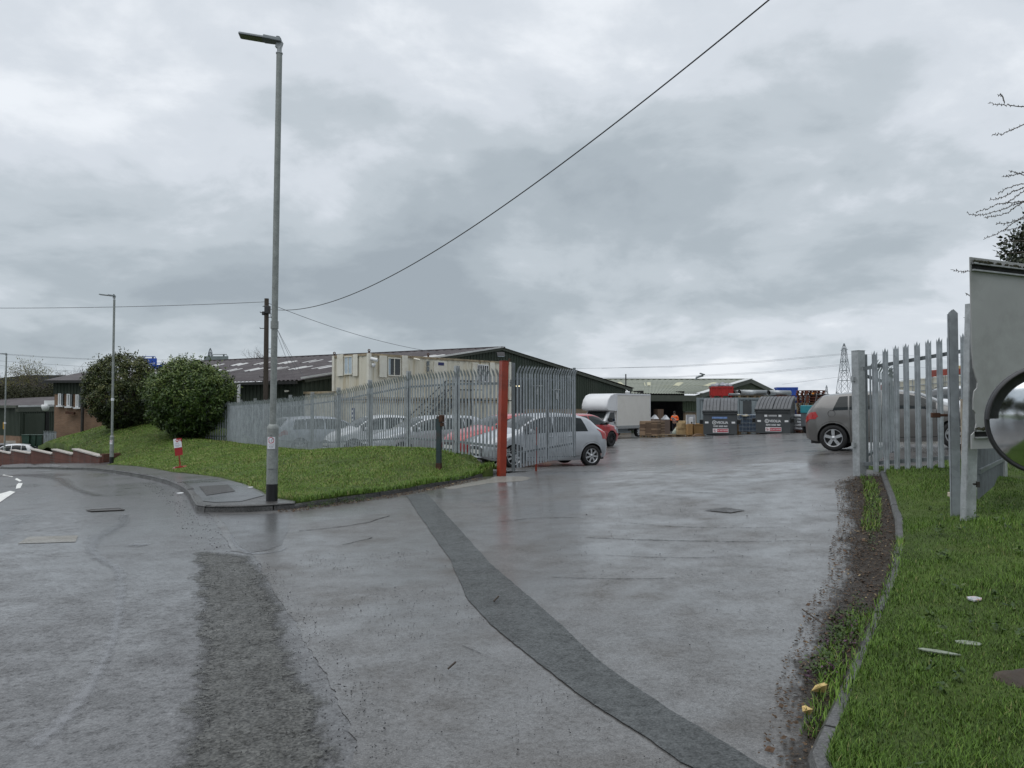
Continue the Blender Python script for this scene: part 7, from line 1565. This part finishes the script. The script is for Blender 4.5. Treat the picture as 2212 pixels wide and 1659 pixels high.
for s in (-1, 1): mb = MB(); mb.tube([(.55, s * .45, .9), (.35, s * .45, 2.05), (-.9, s * .45, 2.05), (-1.1, s * .45, 1.2)], .035, 8); mb.build('overhead_guard', m_black, fk, False)
mb = MB()
for q in range(6): mb.box((.3 - q * .22, 0, 2.06), (.04, .9, .04))
mb.build('guard_bars', m_black, fk, False)
for s in (-1, 1): mb = MB(); mb.box((.95, s * .33, 1.1), (.1, .1, 2.15)); mb.build('mast_rail', m_black, fk, False); mb = MB(); mb.box((1.5, s * .28, .12), (1.0, .1, .05)); mb.build('fork', m_black, fk, False)
for x, r in ((.6, .3), (-.85, .26)):
    for s in (-1, 1): wheel_parts(fk, x, s * .48, r, m_galvd, 5, s, 'wheel', .2)
mb = MB(); mb.tube([(-.6, .3, 2.06), (-.6, .3, 2.16)], .06, 8); mb.build('beacon', m_lit if False else M('amber_beacon', (.7, .25, .02), .3), fk, False)
b = P(1724, 941, 43); b.z = h(b.x, b.y) + .15; pallet('reddish pallet under the white sacks beside the skip with two white notices', (b.x, b.y, b.z - .15), -.2, m_palr)
for q in range(5):
    mb = MB(); mb.lathe([(0, -.09), (.32, -.085), (.40, -.02), (.40, .03), (.30, .09), (0, .1)], 12); o = mb.build('white_sack', m_sack); o.location = (b.x + random.uniform(-.06, .06), b.y + random.uniform(-.05, .05), b.z + .09 + .175 * q); o.scale = (1.05, .75, 1); o.rotation_euler = (random.uniform(-.06, .06), random.uniform(-.06, .06), random.uniform(-.3, .3))
    tag(o, 'white plastic sack in the pile beside the skip with two white notices' if q < 4 else 'topmost white plastic sack of the pile beside the skip with two white notices', 'sack', 'white sacks on the pallet')
b = P(1722, 938, 46.5); b.z = h(b.x, b.y); t = thing('steel_rack', 'dark blue steel rack behind the skip with two white notices', 'rack', b)
mb = MB()
for x in (-.5, .55): 
    for y in (0, .8): mb.box((x, y, .95), (.1, .1, 1.9))
mb.build('upright', m_bluedk, t, False); mb = MB(); mb.box((.02, .4, 1.86), (1.3, .95, .14)); mb.box((.02, .4, .95), (1.2, .9, .9)); mb.build('shelf', m_bluedk, t, False)
# ------------------------------------------------------------------ far side of the yard, seen through the right fence
m_ibcw = M('white_tank', (.62, .60, .50), .45, var=.08, scale=1)
for k_ in range(5):
    b = P(1960 + k_ * 28, 860, 31 + k_ * -.5); 
    for lvl in (0, 1): ibc(('lower' if lvl == 0 else 'upper') + ' white bulk tank in the stacked row beyond the grey brown hatchback', 0, 0, 0, -.25, m_ibcw, ('lower' if lvl == 0 else 'upper') + ' row of white tanks', .98, (b.x, b.y, h(b.x, b.y) + .02 + lvl * 1.17 - .12 + .02 * k_))
for lab, x0, x1, y0, y1, Y, m in (('low dark red container end behind the row of white tanks', 1920, 1992, 830, 900, 36, m_red), ('dark red lorry load bed showing beside the pointed post', 2030, 2110, 798, 815, 37, m_red), ('yellow machine cover resting on the dark red load bed beside the grey board', 2081, 2112, 789, 798, 37.3, M('dull_yellow', (.45, .36, .16), .6))):
    p, q = P(x0, y0, Y), P(x1, y1, Y); t = thing('lorry_body' if m is m_red else 'machine_cover', lab, 'lorry body' if m is m_red else 'cover', ((p.x + q.x) / 2, Y, q.z)); w, hh = q.x - p.x, p.z - q.z; mb = MB(); mb.box((0, 0, hh / 2), (w, 1.6, hh)); mb.build('panel', m, t, False, .02)
    mb = MB()
    for j in range(max(2, int(w / .5))): mb.box((-w / 2 + .05 + (w - .1) * j / max(1, int(w / .5) - 1), -.815, hh / 2), (.07, .03, hh - .02))
    mb.build('rib', m, t, False)
    if y1 == 815:
        mb = MB()
        for j in (.15, .85): mb.box((-w / 2 + w * j, 0, -1.1), (.18, .9, 2.2)); 
        mb.build('leg', m_dark, t, False)
# ------------------------------------------------------------------ people
def skinned(name, V_, E_, R_, mat, parent, sub=1):
    me = bpy.data.meshes.new(name); me.from_pydata([tuple(v) for v in V_], E_, []); o = bpy.data.objects.new(name, me); COL.objects.link(o); o.parent = parent; me.materials.append(mat)
    m = o.modifiers.new('Skin', 'SKIN'); m.use_smooth_shade = True
    if not me.skin_vertices: me.skin_vertices.new(name='')
    for i, r in enumerate(R_): me.skin_vertices[0].data[i].radius = (r, r) if not isinstance(r, tuple) else r
    me.skin_vertices[0].data[0].use_root = True; s = o.modifiers.new('Subd', 'SUBSURF'); s.levels = s.render_levels = sub; return o
m_skin = M('skin', (.42, .25, .18), .55, var=.08); m_hivis = M('orange_hi_vis', (.85, .13, .012), .6, var=.12, scale=6); m_hivisy = M('yellow_hi_vis', (.55, .75, .04), .6, var=.1, scale=6); m_trous = M('navy_trousers', (.012, .013, .022), .8, var=.3); m_hair = M('dark_hair', (.02, .016, .014), .8); m_refl = M('reflective_band', (.6, .62, .62), .3, .3)
def person(label, loc, rz, jacket, paper=True):
    t = thing('person', label, 'person', loc, rz)  # local: faces -y
    V_ = [(0, 0, .95), (0, .01, 1.12), (0, .02, 1.30), (0, .02, 1.42), (0, -.01, 1.50), (0, -.05, 1.58), (0, -.07, 1.66), (0, -.075, 1.73)]; R_ = [(.15, .11), (.145, .105), (.16, .11), (.13, .09), .055, (.075, .085), (.08, .09), (.045, .06)]
    E_ = [(i, i + 1) for i in range(7)]
    def add(p, r, par): V_.append(p); R_.append(r); E_.append((par, len(V_) - 1)); return len(V_) - 1
    hands = []
    for s in (-1, 1):
        a = add((s * .10, 0, .88), .095, 0); a = add((s * .11, -.015, .50), .06, a); a = add((s * .115, .02, .10), .042, a); add((s * .12, -.12, .04), .035, a)
        a = add((s * .19, .02, 1.40), .06, 3); a = add((s * .25, .02, 1.13), .045, a); a = add((s * .12, -.24, 1.14), .033, a); a = add((s * .08, -.30, 1.17), (.04, .02), a); hands.append((a, s))
        for q in range(4): f = add((s * .08 - s * .02 + s * .013 * (q - 1.5) * 0 , -.345, 1.20 - .018 * q), .0095, a); add((s * .03, -.365 + .004 * q, 1.195 - .018 * q), .008, f)
        f = add((s * .075, -.31, 1.225), .0105, a); add((s * .05, -.34, 1.24), .009, f)
    skinned('body', V_, E_, R_, m_skin, t)
    J = [(0, 0, .98), (0, .01, 1.12), (0, .02, 1.30), (0, .02, 1.42), (0, .0, 1.475)]; JR = [(.185, .14), (.185, .14), (.19, .14), (.15, .11), (.075, .075)]; JE = [(0, 1), (1, 2), (2, 3), (3, 4)]
    for s in (-1, 1):
        J += [(s * .20, .02, 1.39), (s * .265, .02, 1.12), (s * .14, -.215, 1.13)]; JR += [.082, .068, .055]; n = len(J); JE += [(3, n - 3), (n - 3, n - 2), (n - 2, n - 1)]
    jk = skinned('jacket', J, JE, JR, jacket, t)
    mb = MB(); 
    for z in (1.06, 1.20): mb.lathe([(.197, -.025), (.2, 0), (.197, .025)], 20, Matrix.Translation((0, .012, z)) @ Matrix.Diagonal((1, .77, 1, 1)))
    mb.build('reflective_band', m_refl, jk, False)
    T_ = [(0, 0, .97)]; TR = [(.16, .12)]; TE = []
    for s in (-1, 1): n = len(T_); T_ += [(s * .10, 0, .86), (s * .112, -.012, .50), (s * .118, .02, .09)]; TR += [.108, .078, .07]; TE += [(0, n), (n, n + 1), (n + 1, n + 2)]
    skinned('trousers', T_, TE, TR, m_trous, t)
    mb = MB()
    for s in (-1, 1): mb.box((s * .12, -.06, .05), (.10, .28, .10))
    mb.build('boots', m_black, t, False, .03)
    mb = MB(); mb.lathe([(0, .115), (.055, .10), (.09, .05), (.098, 0), (.092, -.05)], 16, Matrix.Translation((0, -.06, 1.67)) @ Matrix.Rotation(.35, 4, 'X') @ Matrix.Diagonal((.95, 1.1, 1, 1))); mb.build('hair', m_hair, t, False)
    mb = MB()
    for s in (-1, 1): mb.box((s * .032, -.152, 1.625), (.02, .008, .01))
    mb.build('eyes', m_black, t, False)
    mb = MB(); mb.box((0, -.165, 1.60), (.024, .03, .04)); mb.build('nose', m_skin, t, False, .008)
    mb = MB(); mb.box((0, -.148, 1.565), (.045, .008, .01)); mb.build('mouth', m_inkred, t, False)
    return t
b = P(1457.5, 940.5, 57); pz = h(b.x, b.y) + .0
person('person in an orange hi vis jacket and dark trousers reading papers by the loading door', (b.x, b.y, pz), math.radians(-28), m_hivis)
pr = math.radians(-28); mb = MB(); c = Vector((b.x, b.y, pz)) + R3(0, 0, pr) @ Vector((-.02, -.37, 1.22)); mb.box(c, (.23, .006, .31), R3(.9, 0, pr)); tag(mb.build('paper_sheet', m_white, None, loc=c), 'white sheet of paper held by the person in orange', 'paper')
b = P(1768, 938, 41.6); person('person in a yellow hi vis jacket beside the forklift behind the grey brown hatchback', (b.x, b.y, h(b.x, b.y)), math.radians(60), m_hivisy, False)
# roof bar of something black over the hatchback roof
# ------------------------------------------------------------------ wheelie bins and small fence in the dip on the left
m_wbin = M('dark_green_plastic', (.012, .045, .028), .5, var=.2)
for lab, px, Y in (('dark green wheelie bin with a lifted lid below the brick office, nearest the shed', 58, 64.5), ('dark green wheelie bin below the brick office in the middle of the row', 72, 64.8), ('dark green wheelie bin below the brick office beside the short fence', 86, 65)):
    b = P(px, 966, Y); t = thing('wheelie_bin', lab, 'wheelie bin', b, .2); mb = MB(); mb.add([(-.24, -.28, .08), (.24, -.28, .08), (.24, .28, .08), (-.24, .28, .08), (-.3, -.36, 1.0), (.3, -.36, 1.0), (.3, .36, 1.0), (-.3, .36, 1.0)], [(3, 2, 1, 0), (4, 5, 6, 7), (0, 1, 5, 4), (1, 2, 6, 5), (2, 3, 7, 6), (3, 0, 4, 7)]); mb.build('bin_body', m_wbin, t, False, .02); mb = MB(); mb.box((0, -.02, 1.03), (.64, .78, .06)); mb.build('bin_lid', m_wbin, t, False, .02)
    for s in (-1, 1): mb = MB(); mb.tube([(s * .2, .3, .1), (s * .28, .3, .1)], .1, 12); mb.build('wheel', m_black, t, False)
pf = thing('palisade_fence', 'short galvanised palisade fence at the foot of the brick office above the green bins', 'fence', P(108, 946, 59))
mb = MB(); a, c = P(94, 946, 59.3), P(122, 940, 58.2)
for q in range(8): f = (q + .5) / 8; p = a + (c - a) * f; pale(mb, Vector((p.x, p.y)), Vector((1, 0, 0)), Vector((0, -1, 0)), p.z - .9, P(100, 929, 59).z, .1)
mb.build('pale_panel', m_galv2, pf); mb = MB(); mb.beam(a + Vector((0, .05, .2)), c + Vector((0, .05, .2)), .04, .05); mb.build('rail', m_galvd, pf)
# ------------------------------------------------------------------ ground clutter
def scatter(name, poly, F, n, smin, smax, mat, seed, flat=.6, label=None, cat=None, clump=0, z=0.0):
    rg = np.random.default_rng(seed); xs = [p[0] for p in poly]; ys = [p[1] for p in poly]; X, Y = [], []
    while len(X) < n:
        x = rg.uniform(min(xs), max(xs), 4000); y = rg.uniform(min(ys), max(ys), 4000); k = inpoly(x, y, poly)
        if clump: k &= np.array([mnoise.noise(Vector((a * clump, b_ * clump, seed))) for a, b_ in zip(x, y)]) > rg.uniform(-.25, .45, 4000)
        X += list(x[k]); Y += list(y[k])
    X, Y = np.array(X[:n]), np.array(Y[:n]); Z = F(X, Y); mb = MB()
    for a, b_, c in zip(X, Y, Z):
        s = rg.uniform(smin, smax) * (1 if rg.random() < .9 else 1.6); R = R3(rg.uniform(-.5, .5), rg.uniform(-.5, .5), rg.uniform(0, 6.3)); q = [(s, 0, 0), (0, s * .8, 0), (-s * .9, 0, 0), (0, -s * .75, 0), (0.1 * s, 0, s * flat), (0, 0, -s * flat)]
        mb.add([Vector((a, b_, c + s * flat * .4 + z)) + R @ Vector(v) for v in q], [(0, 1, 4), (1, 2, 4), (2, 3, 4), (3, 0, 4), (1, 0, 5), (2, 1, 5), (3, 2, 5), (0, 3, 5)])
    return tag(mb.build(name, mat), label, cat, None, 'stuff')
m_stone = M('dark_grit', (.025, .025, .028), .6, var=.5, scale=30)
def strip(px, w):
    p = [Vector(q[:2]) for q in gp(px)]; l, r = [], []
    for i, q in enumerate(p):
        d = (p[min(i + 1, len(p) - 1)] - p[max(i - 1, 0)]).normalized(); n_ = Vector((-d.y, d.x)) * w; l.append(q + n_); r.append(q - n_)
    return l + r[::-1]
scatter('gravel', strip([(545, 1215), (575, 1265), (605, 1310), (640, 1360), (700, 1450), (735, 1530), (770, 1600), (785, 1650)], .16), H, 700, .0022, .0058, m_stone, 3, z=.014)
scatter('gravel', gp([(640, 1200), (950, 1190), (1000, 1300), (1250, 1520), (1450, 1658), (820, 1658), (700, 1420), (610, 1260)]), H, 700, .002, .0055, m_stone, 5, clump=.9, z=.008)
scatter('gravel', gp([(430, 1215), (540, 1215), (640, 1450), (700, 1640), (420, 1640)]), H, 900, .0022, .0055, m_stone, 6, z=.014)
scatter('gravel', gp([(300, 1040), (390, 1062), (420, 1110), (545, 1115), (500, 1200), (420, 1200), (380, 1110)]), H, 500, .004, .009, m_stone, 8)
scatter('gravel', gp([(1100, 1080), (1800, 1080), (1800, 1500), (1500, 1500)]), H, 200, .003, .0075, m_stone, 9, z=.008)
m_litter = M('leaf_litter_brown', (.06, .036, .02), .85, var=.5, scale=40, stain=(.16, .10, .05), stain_amt=.6); m_litterp = M('leaf_litter_straw', (.27, .20, .11), .8, var=.4, scale=40)
soilp = [Vector((p.x - .42 if k < len(sr) else p.x, p.y)) for k, p in enumerate(soilp)]
scatter('leaf_litter', soilp, H, 5200, .004, .013, m_litter, 11, .25, z=.014); scatter('leaf_litter', soilp, H, 160, .010, .024, M('fallen_leaf', (.075, .040, .020), .8, var=.5, scale=30), 17, .12, z=.016); scatter('leaf_litter', soilp, H, 380, .004, .012, m_litterp, 12, .2, z=.016)
kds = strip([(600, 1106), (640, 1103), (700, 1094), (760, 1085), (850, 1072), (950, 1053), (1040, 1035)], .16)
scatter('leaf_litter', kds, H, 1400, .006, .015, m_litter, 13, .25, z=.012); scatter('leaf_litter', kds, H, 160, .008, .016, m_litterp, 14, .25, z=.012)
def twig(label, px, r=.004, mat=None):
    p = gp(px); pts = []
    for i, q in enumerate(p): pts.append(Vector((q.x, q.y, max(h(q.x, q.y), q.z) + .02 + (.02 if i % 2 else 0))))
    return tag(MB().tube(pts, r, 5).build('twig', m_bark if mat is None else mat, None, loc=pts[0]), label, 'twig')
twig('curved brown twig lying in the leaf litter by the verge kerb', [(1798, 1340), (1806, 1330), (1812, 1318), (1810, 1310)], .008); twig('straight thin twig pointing over the driveway edge into the litter', [(1733, 1322), (1752, 1342), (1778, 1354)], .005); twig('short dark twig on the dark diagonal strip', [(1067, 1304), (1077, 1299)], .007); twig('small dark twig on the pale driveway below the diagonal strip', [(968, 1452), (984, 1445)], .006); twig('thin dark twig lying across the verge kerb into the grass', [(1922, 1240), (1940, 1226), (1962, 1222)], .006)
def blades_along(name, px, w, F, n, lmin, lmax, seed): blades(name, strip(px, w), F, n, lambda x, y: np.ones_like(x) * .9, lmin, lmax, .004, .007, None, seed)
blades_along('grass', [(640, 1097), (700, 1088), (760, 1079), (850, 1066), (950, 1047), (1040, 1029), (1072, 1022)], .13, B, 5200, .05, .13, 31)
blades_along('grass', [(1806, 1560), (1850, 1450), (1896, 1340), (1932, 1250), (1944, 1180)], .045, V, 700, .04, .075, 32)
blades_along('grass', [(1760, 1600), (1790, 1500), (1800, 1420), (1825, 1385), (1850, 1335)], .06, lambda x, y: H(x, y) + .01, 900, .04, .10, 33)
blades_along('grass', [(1880, 1150), (1885, 1090), (1880, 1050), (1872, 1032)], .10, lambda x, y: H(x, y) + .01, 900, .04, .10, 34)
def weeds(name, px, w, n, seed, poly=None, F=None, lw=(.024, .016)):
    rg = np.random.default_rng(seed); poly = poly or strip(px, w); xs = [p[0] for p in poly]; ys = [p[1] for p in poly]; pos = []
    while len(pos) < n:
        x, y = rg.uniform(min(xs), max(xs)), rg.uniform(min(ys), max(ys))
        if inpoly(np.array([x]), np.array([y]), poly)[0]:
            z = (h(x, y) if F is None else float(F(x, y)[0])) + .02; hh = rg.uniform(.02, .10)
            for q in range(9): pos.append((x + rg.normal(0, .02), y + rg.normal(0, .02), z + hh * q / 9))
    pos = np.array(pos); o = leaves(name, pos, np.stack([rg.normal(size=len(pos)) * .5, rg.normal(size=len(pos)) * .5, np.ones(len(pos))], 1), lw[0], lw[1], m_weed, None, np.clip(rg.normal(.45, .22, len(pos)), 0, 1), seed); return tag(o, None, None, None, 'stuff')
m_weed = leaf_mat('weed_leaf', (.02, .045, .012), (.045, .08, .02), (.09, .12, .035), .5, .3); m_nettle = leaf_mat('dead_nettle_flower', (.05, .028, .035), (.085, .045, .07), (.15, .085, .14), .6, .2)
weeds('weeds', [(1775, 1480), (1800, 1410), (1835, 1350), (1870, 1310)], .09, 700, 41); weeds('weeds', [(1886, 1200), (1892, 1120), (1885, 1060)], .07, 350, 42); weeds('weeds', [(660, 1100), (720, 1090), (800, 1080)], .07, 500, 43)
weeds('weeds', None, 0, 420, 47, [(1.4, 3.0), (2.2, 2.9), (3.6, 3.6), (5.4, 8), (5.0, 9.5), (4.3, 8.2), (2.8, 5.2)], V, (.038, .026))
_mw = m_weed; m_weed = m_nettle; weeds('weed_flowers', [(1790, 1420), (1815, 1385), (1850, 1345)], .08, 120, 44); weeds('weed_flowers', [(1770, 1480), (1795, 1440)], .07, 60, 45); m_weed = _mw
def bit(name, label, cat, px, py, F, w, d, mat, rz=0, hh=.012, n=7, seed=0):
    rg = random.Random(seed); g = onray(px, py, F); z = float(F(g.x, g.y)[0]) + (.012 if cat == 'litter' and F is V else .03); pl = [(w / 2 * math.cos(a) * rg.uniform(.75, 1.15), d / 2 * math.sin(a) * rg.uniform(.75, 1.15)) for a in np.linspace(0, 6.283, n + 1)[:-1]]
    if hh >= .02 and cat == 'litter' and name == 'foam_piece':
        bm = bmesh.new(); [bm.verts.new((rg.uniform(-.5, .5) * w, rg.uniform(-.5, .5) * d, rg.uniform(-.2, .8) * d * .7)) for _ in range(14)]; bmesh.ops.convex_hull(bm, input=bm.verts[:]); me = bpy.data.meshes.new(name); bm.to_mesh(me); bm.free(); me.materials.append(mat); o = bpy.data.objects.new(name, me); COL.objects.link(o); o.rotation_euler = (0, 0, rz)
    else: o = MB().prism(pl, hh * .5, Matrix.Rotation(.12, 4, 'X') @ Matrix.Rotation(rz, 4, 'Z')).build(name, mat)
    o.location = (g.x, g.y, z); return tag(o, label, cat)
m_foam = M('yellow_foam', (.55, .40, .16), .8, var=.15, scale=20); m_rag = M('grey_rag', (.22, .25, .20), .8, var=.2, scale=12); m_cris = M('crisp_packet', (.60, .62, .66), .3, .3, var=.3, scale=25, stain=(.6, .12, .03), stain_amt=.95)
bit('foam_piece', 'larger yellow foam scrap against the verge kerb', 'litter', 1773, 1508, H, .11, .07, m_foam, .5, .02); bit('foam_piece', 'smaller pale yellow foam scrap in the weeds by the verge kerb', 'litter', 1743, 1556, H, .07, .06, m_foam, 1.0, .025, seed=3)
bit('crisp_packet', 'crumpled white and orange crisp packet in the grass', 'litter', 2105, 1299, V, .12, .08, m_cris, .2, .02, 6, 5); bit('rag_strip', 'thin pale grey rag strip in the grass, slanting', 'litter', 2025, 1413, V, .22, .04, m_rag, -.4, .012, 8, 6); bit('rag_strip', 'wider pale rag strip in the grass further right', 'litter', 2090, 1394, V, .18, .07, m_rag, -.2, .012, 7, 7)
bit('paper_scrap', 'white paper scrap lying on the pavement cover slab', 'litter', 542, 1056, lambda x, y: H(x, y) + .08, .1, .06, m_white, .3, .01, 6, 8); bit('paper_scrap', 'white paper scrap in the gutter by the pavement bend', 'litter', 390, 1069, H, .13, .08, m_white, .1, .015, 6, 9)
g = onray(2205, 1470, V); mb = MB(); vs = []
for i in range(9):
    for j in range(28):
        a = 6.2832 * j / 28; r = .20 * i / 8; nz = mnoise.noise(Vector((r * 14 * math.cos(a), r * 14 * math.sin(a), 3))); rr = r * (1 + .22 * mnoise.noise(Vector((2 * math.cos(a), 2 * math.sin(a), 1)))); vs.append((rr * math.cos(a), rr * .8 * math.sin(a), .055 * (1 - (i / 8) ** 2) + .03 * nz * (1 - i / 8) - .015 * (i / 8)))
mb.add(vs, [(i * 28 + j, i * 28 + (j + 1) % 28, (i + 1) * 28 + (j + 1) % 28, (i + 1) * 28 + j) for i in range(8) for j in range(28)], True); o = mb.build('tree_stump', m_bark); o.location = (g.x + .05, g.y, vg(g.x, g.y)); tag(o, 'low cut brown tree stump in the grass at the right edge', 'stump')
# puddle film on the road, with reflected sky painted in as a pale colour
m_film_w, t_, b_ = newmat('wet_film_sheen'); v_ = objco(t_)
b_.inputs['Base Color'].default_value = (.21, .215, .23, 1); b_.inputs['Roughness'].default_value = .12; b_.inputs['Specular IOR Level'].default_value = .9
a_ = t_.nodes.new('ShaderNodeAttribute'); a_.attribute_name = 'wet'; g_ = math_(t_, 'ADD', a_.outputs['Fac'], math_(t_, 'MULTIPLY', math_(t_, 'SUBTRACT', math_(t_, 'ADD', math_(t_, 'MULTIPLY', noi(t_, v_, 9, 5, .7), .6), math_(t_, 'MULTIPLY', noi(t_, v_, 60, 3, .7), .4)), .5), 2.6))
t_.links.new(math_(t_, 'MULTIPLY', ramp(t_, [(.40, 0.0), (1.0, 1.0)], g_).outputs[0], .6), b_.inputs['Alpha']); bumpn(t_, b_, noi(t_, v_, 45, 3, .7), .12, .01)
def film(px, wpx, mat=None, name='puddle'):
    c = [Vector(q[:2]) for q in gp(px)]; w = [(G(x + a, y).xy - G(x - a, y).xy).length / 2 for (x, y), a in zip(px, wpx)]; d = []; ww = []
    for k in range(len(c) - 1):
        n = max(2, int((c[k + 1] - c[k]).length / .08)); p0, p1, p2, p3 = c[max(0, k - 1)], c[k], c[k + 1], c[min(len(c) - 1, k + 2)]
        for q in range(n): f = q / n; d.append(.5 * (2 * p1 + (p2 - p0) * f + (2 * p0 - 5 * p1 + 4 * p2 - p3) * f * f + (3 * p1 - p0 - 3 * p2 + p3) * f ** 3)); ww.append(w[k] + (w[k + 1] - w[k]) * f)
    vs, at = [], []
    for k, p in enumerate(d):
        u = d[min(k + 1, len(d) - 1)] - d[max(k - 1, 0)]; u.normalize(); nn = Vector((-u.y, u.x))
        for f, e in ((-1.5, 0), (-.8, .55), (0, 1), (.8, .55), (1.5, 0)): q = p + nn * (ww[k] * f); vs.append((q.x, q.y, h(q.x, q.y) + .008)); at.append(e if 0 < k < len(d) - 1 else 0)
    mb = MB(); mb.add(vs, [(k * 5 + j, k * 5 + j + 1, (k + 1) * 5 + j + 1, (k + 1) * 5 + j) for k in range(len(d) - 1) for j in range(4)], True); o = mb.build(name, mat or m_film_w); tag(o, kind='structure')
    o.data.attributes.new('wet', 'FLOAT', 'POINT').data.foreach_set('value', at)
m_smear, t2_, b2_ = newmat('tyre_smear'); v2_ = objco(t2_); b2_.inputs['Base Color'].default_value = (.028, .026, .025, 1); b2_.inputs['Roughness'].default_value = .6
a2_ = t2_.nodes.new('ShaderNodeAttribute'); a2_.attribute_name = 'wet'; g2_ = math_(t2_, 'ADD', a2_.outputs['Fac'], math_(t2_, 'MULTIPLY', math_(t2_, 'SUBTRACT', noi(t2_, v2_, 14, 5, .7), .5), 3.0)); t2_.links.new(math_(t2_, 'MULTIPLY', ramp(t2_, [(.45, 0.0), (1.0, 1.0)], g2_).outputs[0], .55), b2_.inputs['Alpha'])
m_crack = M('crack_dark', (.018, .017, .017), .8)
film([(1330, 1128), (1450, 1138), (1560, 1141), (1700, 1140)], [2, 4, 4, 2], m_smear, 'tyre_mark'); film([(1260, 1162), (1420, 1168), (1600, 1171), (1760, 1168)], [3, 6, 5, 2], m_smear, 'tyre_mark'); film([(1300, 1200), (1450, 1206), (1640, 1204)], [2, 4, 2], m_smear, 'tyre_mark'); film([(1180, 1248), (1330, 1252), (1480, 1250)], [2, 5, 2], m_smear, 'tyre_mark'); film([(1420, 1060), (1560, 1066), (1700, 1064)], [2, 3, 2], m_smear, 'tyre_mark')
def crack(px, w=.006):
    c = [Vector(q[:2]) for q in gp(px)]; d = []
    for a, b in zip(c, c[1:]):
        n = max(2, int((b - a).length / .06))
        for q in range(n): p = a + (b - a) * (q / n); d.append(p + Vector((mnoise.noise(Vector((p.x * 5, p.y * 5, 1))), mnoise.noise(Vector((p.x * 5, p.y * 5, 7))))) * .03)
    vs = []
    for k, p in enumerate(d):
        u = (d[min(k + 1, len(d) - 1)] - d[max(k - 1, 0)]).normalized(); e = Vector((-u.y, u.x)) * w * (.4 + abs(mnoise.noise(Vector((p.x * 9, p.y * 9, 2)))) * 1.6); z = h(p.x, p.y) + .008; vs += [(p.x + e.x, p.y + e.y, z), (p.x - e.x, p.y - e.y, z)]
    tag(MB().add(vs, [(2 * k, 2 * k + 2, 2 * k + 3, 2 * k + 1) for k in range(len(d) - 1)]).build('asphalt_crack', m_crack), kind='structure')
crack([(648, 1148), (720, 1141), (790, 1131), (846, 1113)], .012); crack([(740, 1178), (790, 1166), (812, 1160)], .010); crack([(1000, 1395), (1030, 1408), (1052, 1420)], .004); crack([(1080, 1128), (1150, 1120), (1260, 1118)], .008)
film([(268, 1112), (264, 1130), (240, 1146), (208, 1162), (197, 1180), (206, 1200), (230, 1216), (254, 1230), (261, 1255), (258, 1300), (246, 1370), (222, 1430), (182, 1500), (125, 1570), (45, 1640)], [9, 14, 20, 24, 17, 13, 12, 12, 12, 13, 14, 16, 20, 26, 34])
film([(95, 1030), (130, 1036), (150, 1050), (178, 1062), (215, 1072)], [8, 9, 8, 9, 11])
film([(498, 1155), (507, 1175), (522, 1188), (550, 1197), (600, 1192), (628, 1180)], [6, 7, 9, 12, 7, 3])
film([(60, 1110), (10, 1135), (-40, 1180)], [30, 40, 40]); film([(270, 1176), (310, 1178), (345, 1179)], [10, 26, 10]); film([(0, 1028), (70, 1026), (130, 1029)], [14, 14, 14])
# trees and a hedge behind the viewer, mirrored in the convex mirror
for lab, x, y, sd in (('leafy tree behind the viewer on the far side of the road', -8, -9, 81), ('second leafy tree behind the viewer, nearer the verge', -2, -12, 82), ('broad leafy tree behind the viewer at the road bend', -13, -5, 83), ('dark leafy tree behind the viewer by the right verge', 4, -11, 84)):
    rg = np.random.default_rng(sd); t = thing('leafy_tree', lab, 'tree', (x, y, 0)); mb = MB(); tips = []; mb.tube([(x, y, -.2), (x, y, 3.5)], [.25, .15], 8); mb.build('trunk', m_bark, t); mb = MB()
    for q in range(6): branch(mb, (x, y, 1.0 + .4 * q), (rg.normal(0, .7), rg.normal(0, .7), 1), 2.6, .1, 2, rg, .6, (3, 4), .14, tips=tips)
    mb.build('crown', m_twig, t); tp_ = np.array([tuple(q) for q in tips]); idx = rg.integers(0, len(tp_), 3000); leaves('foliage', tp_[idx] + rg.normal(0, .5, (3000, 3)), rg.normal(size=(3000, 3)), .42, .28, m_olive, t, rg.random(3000) * .5, sd)
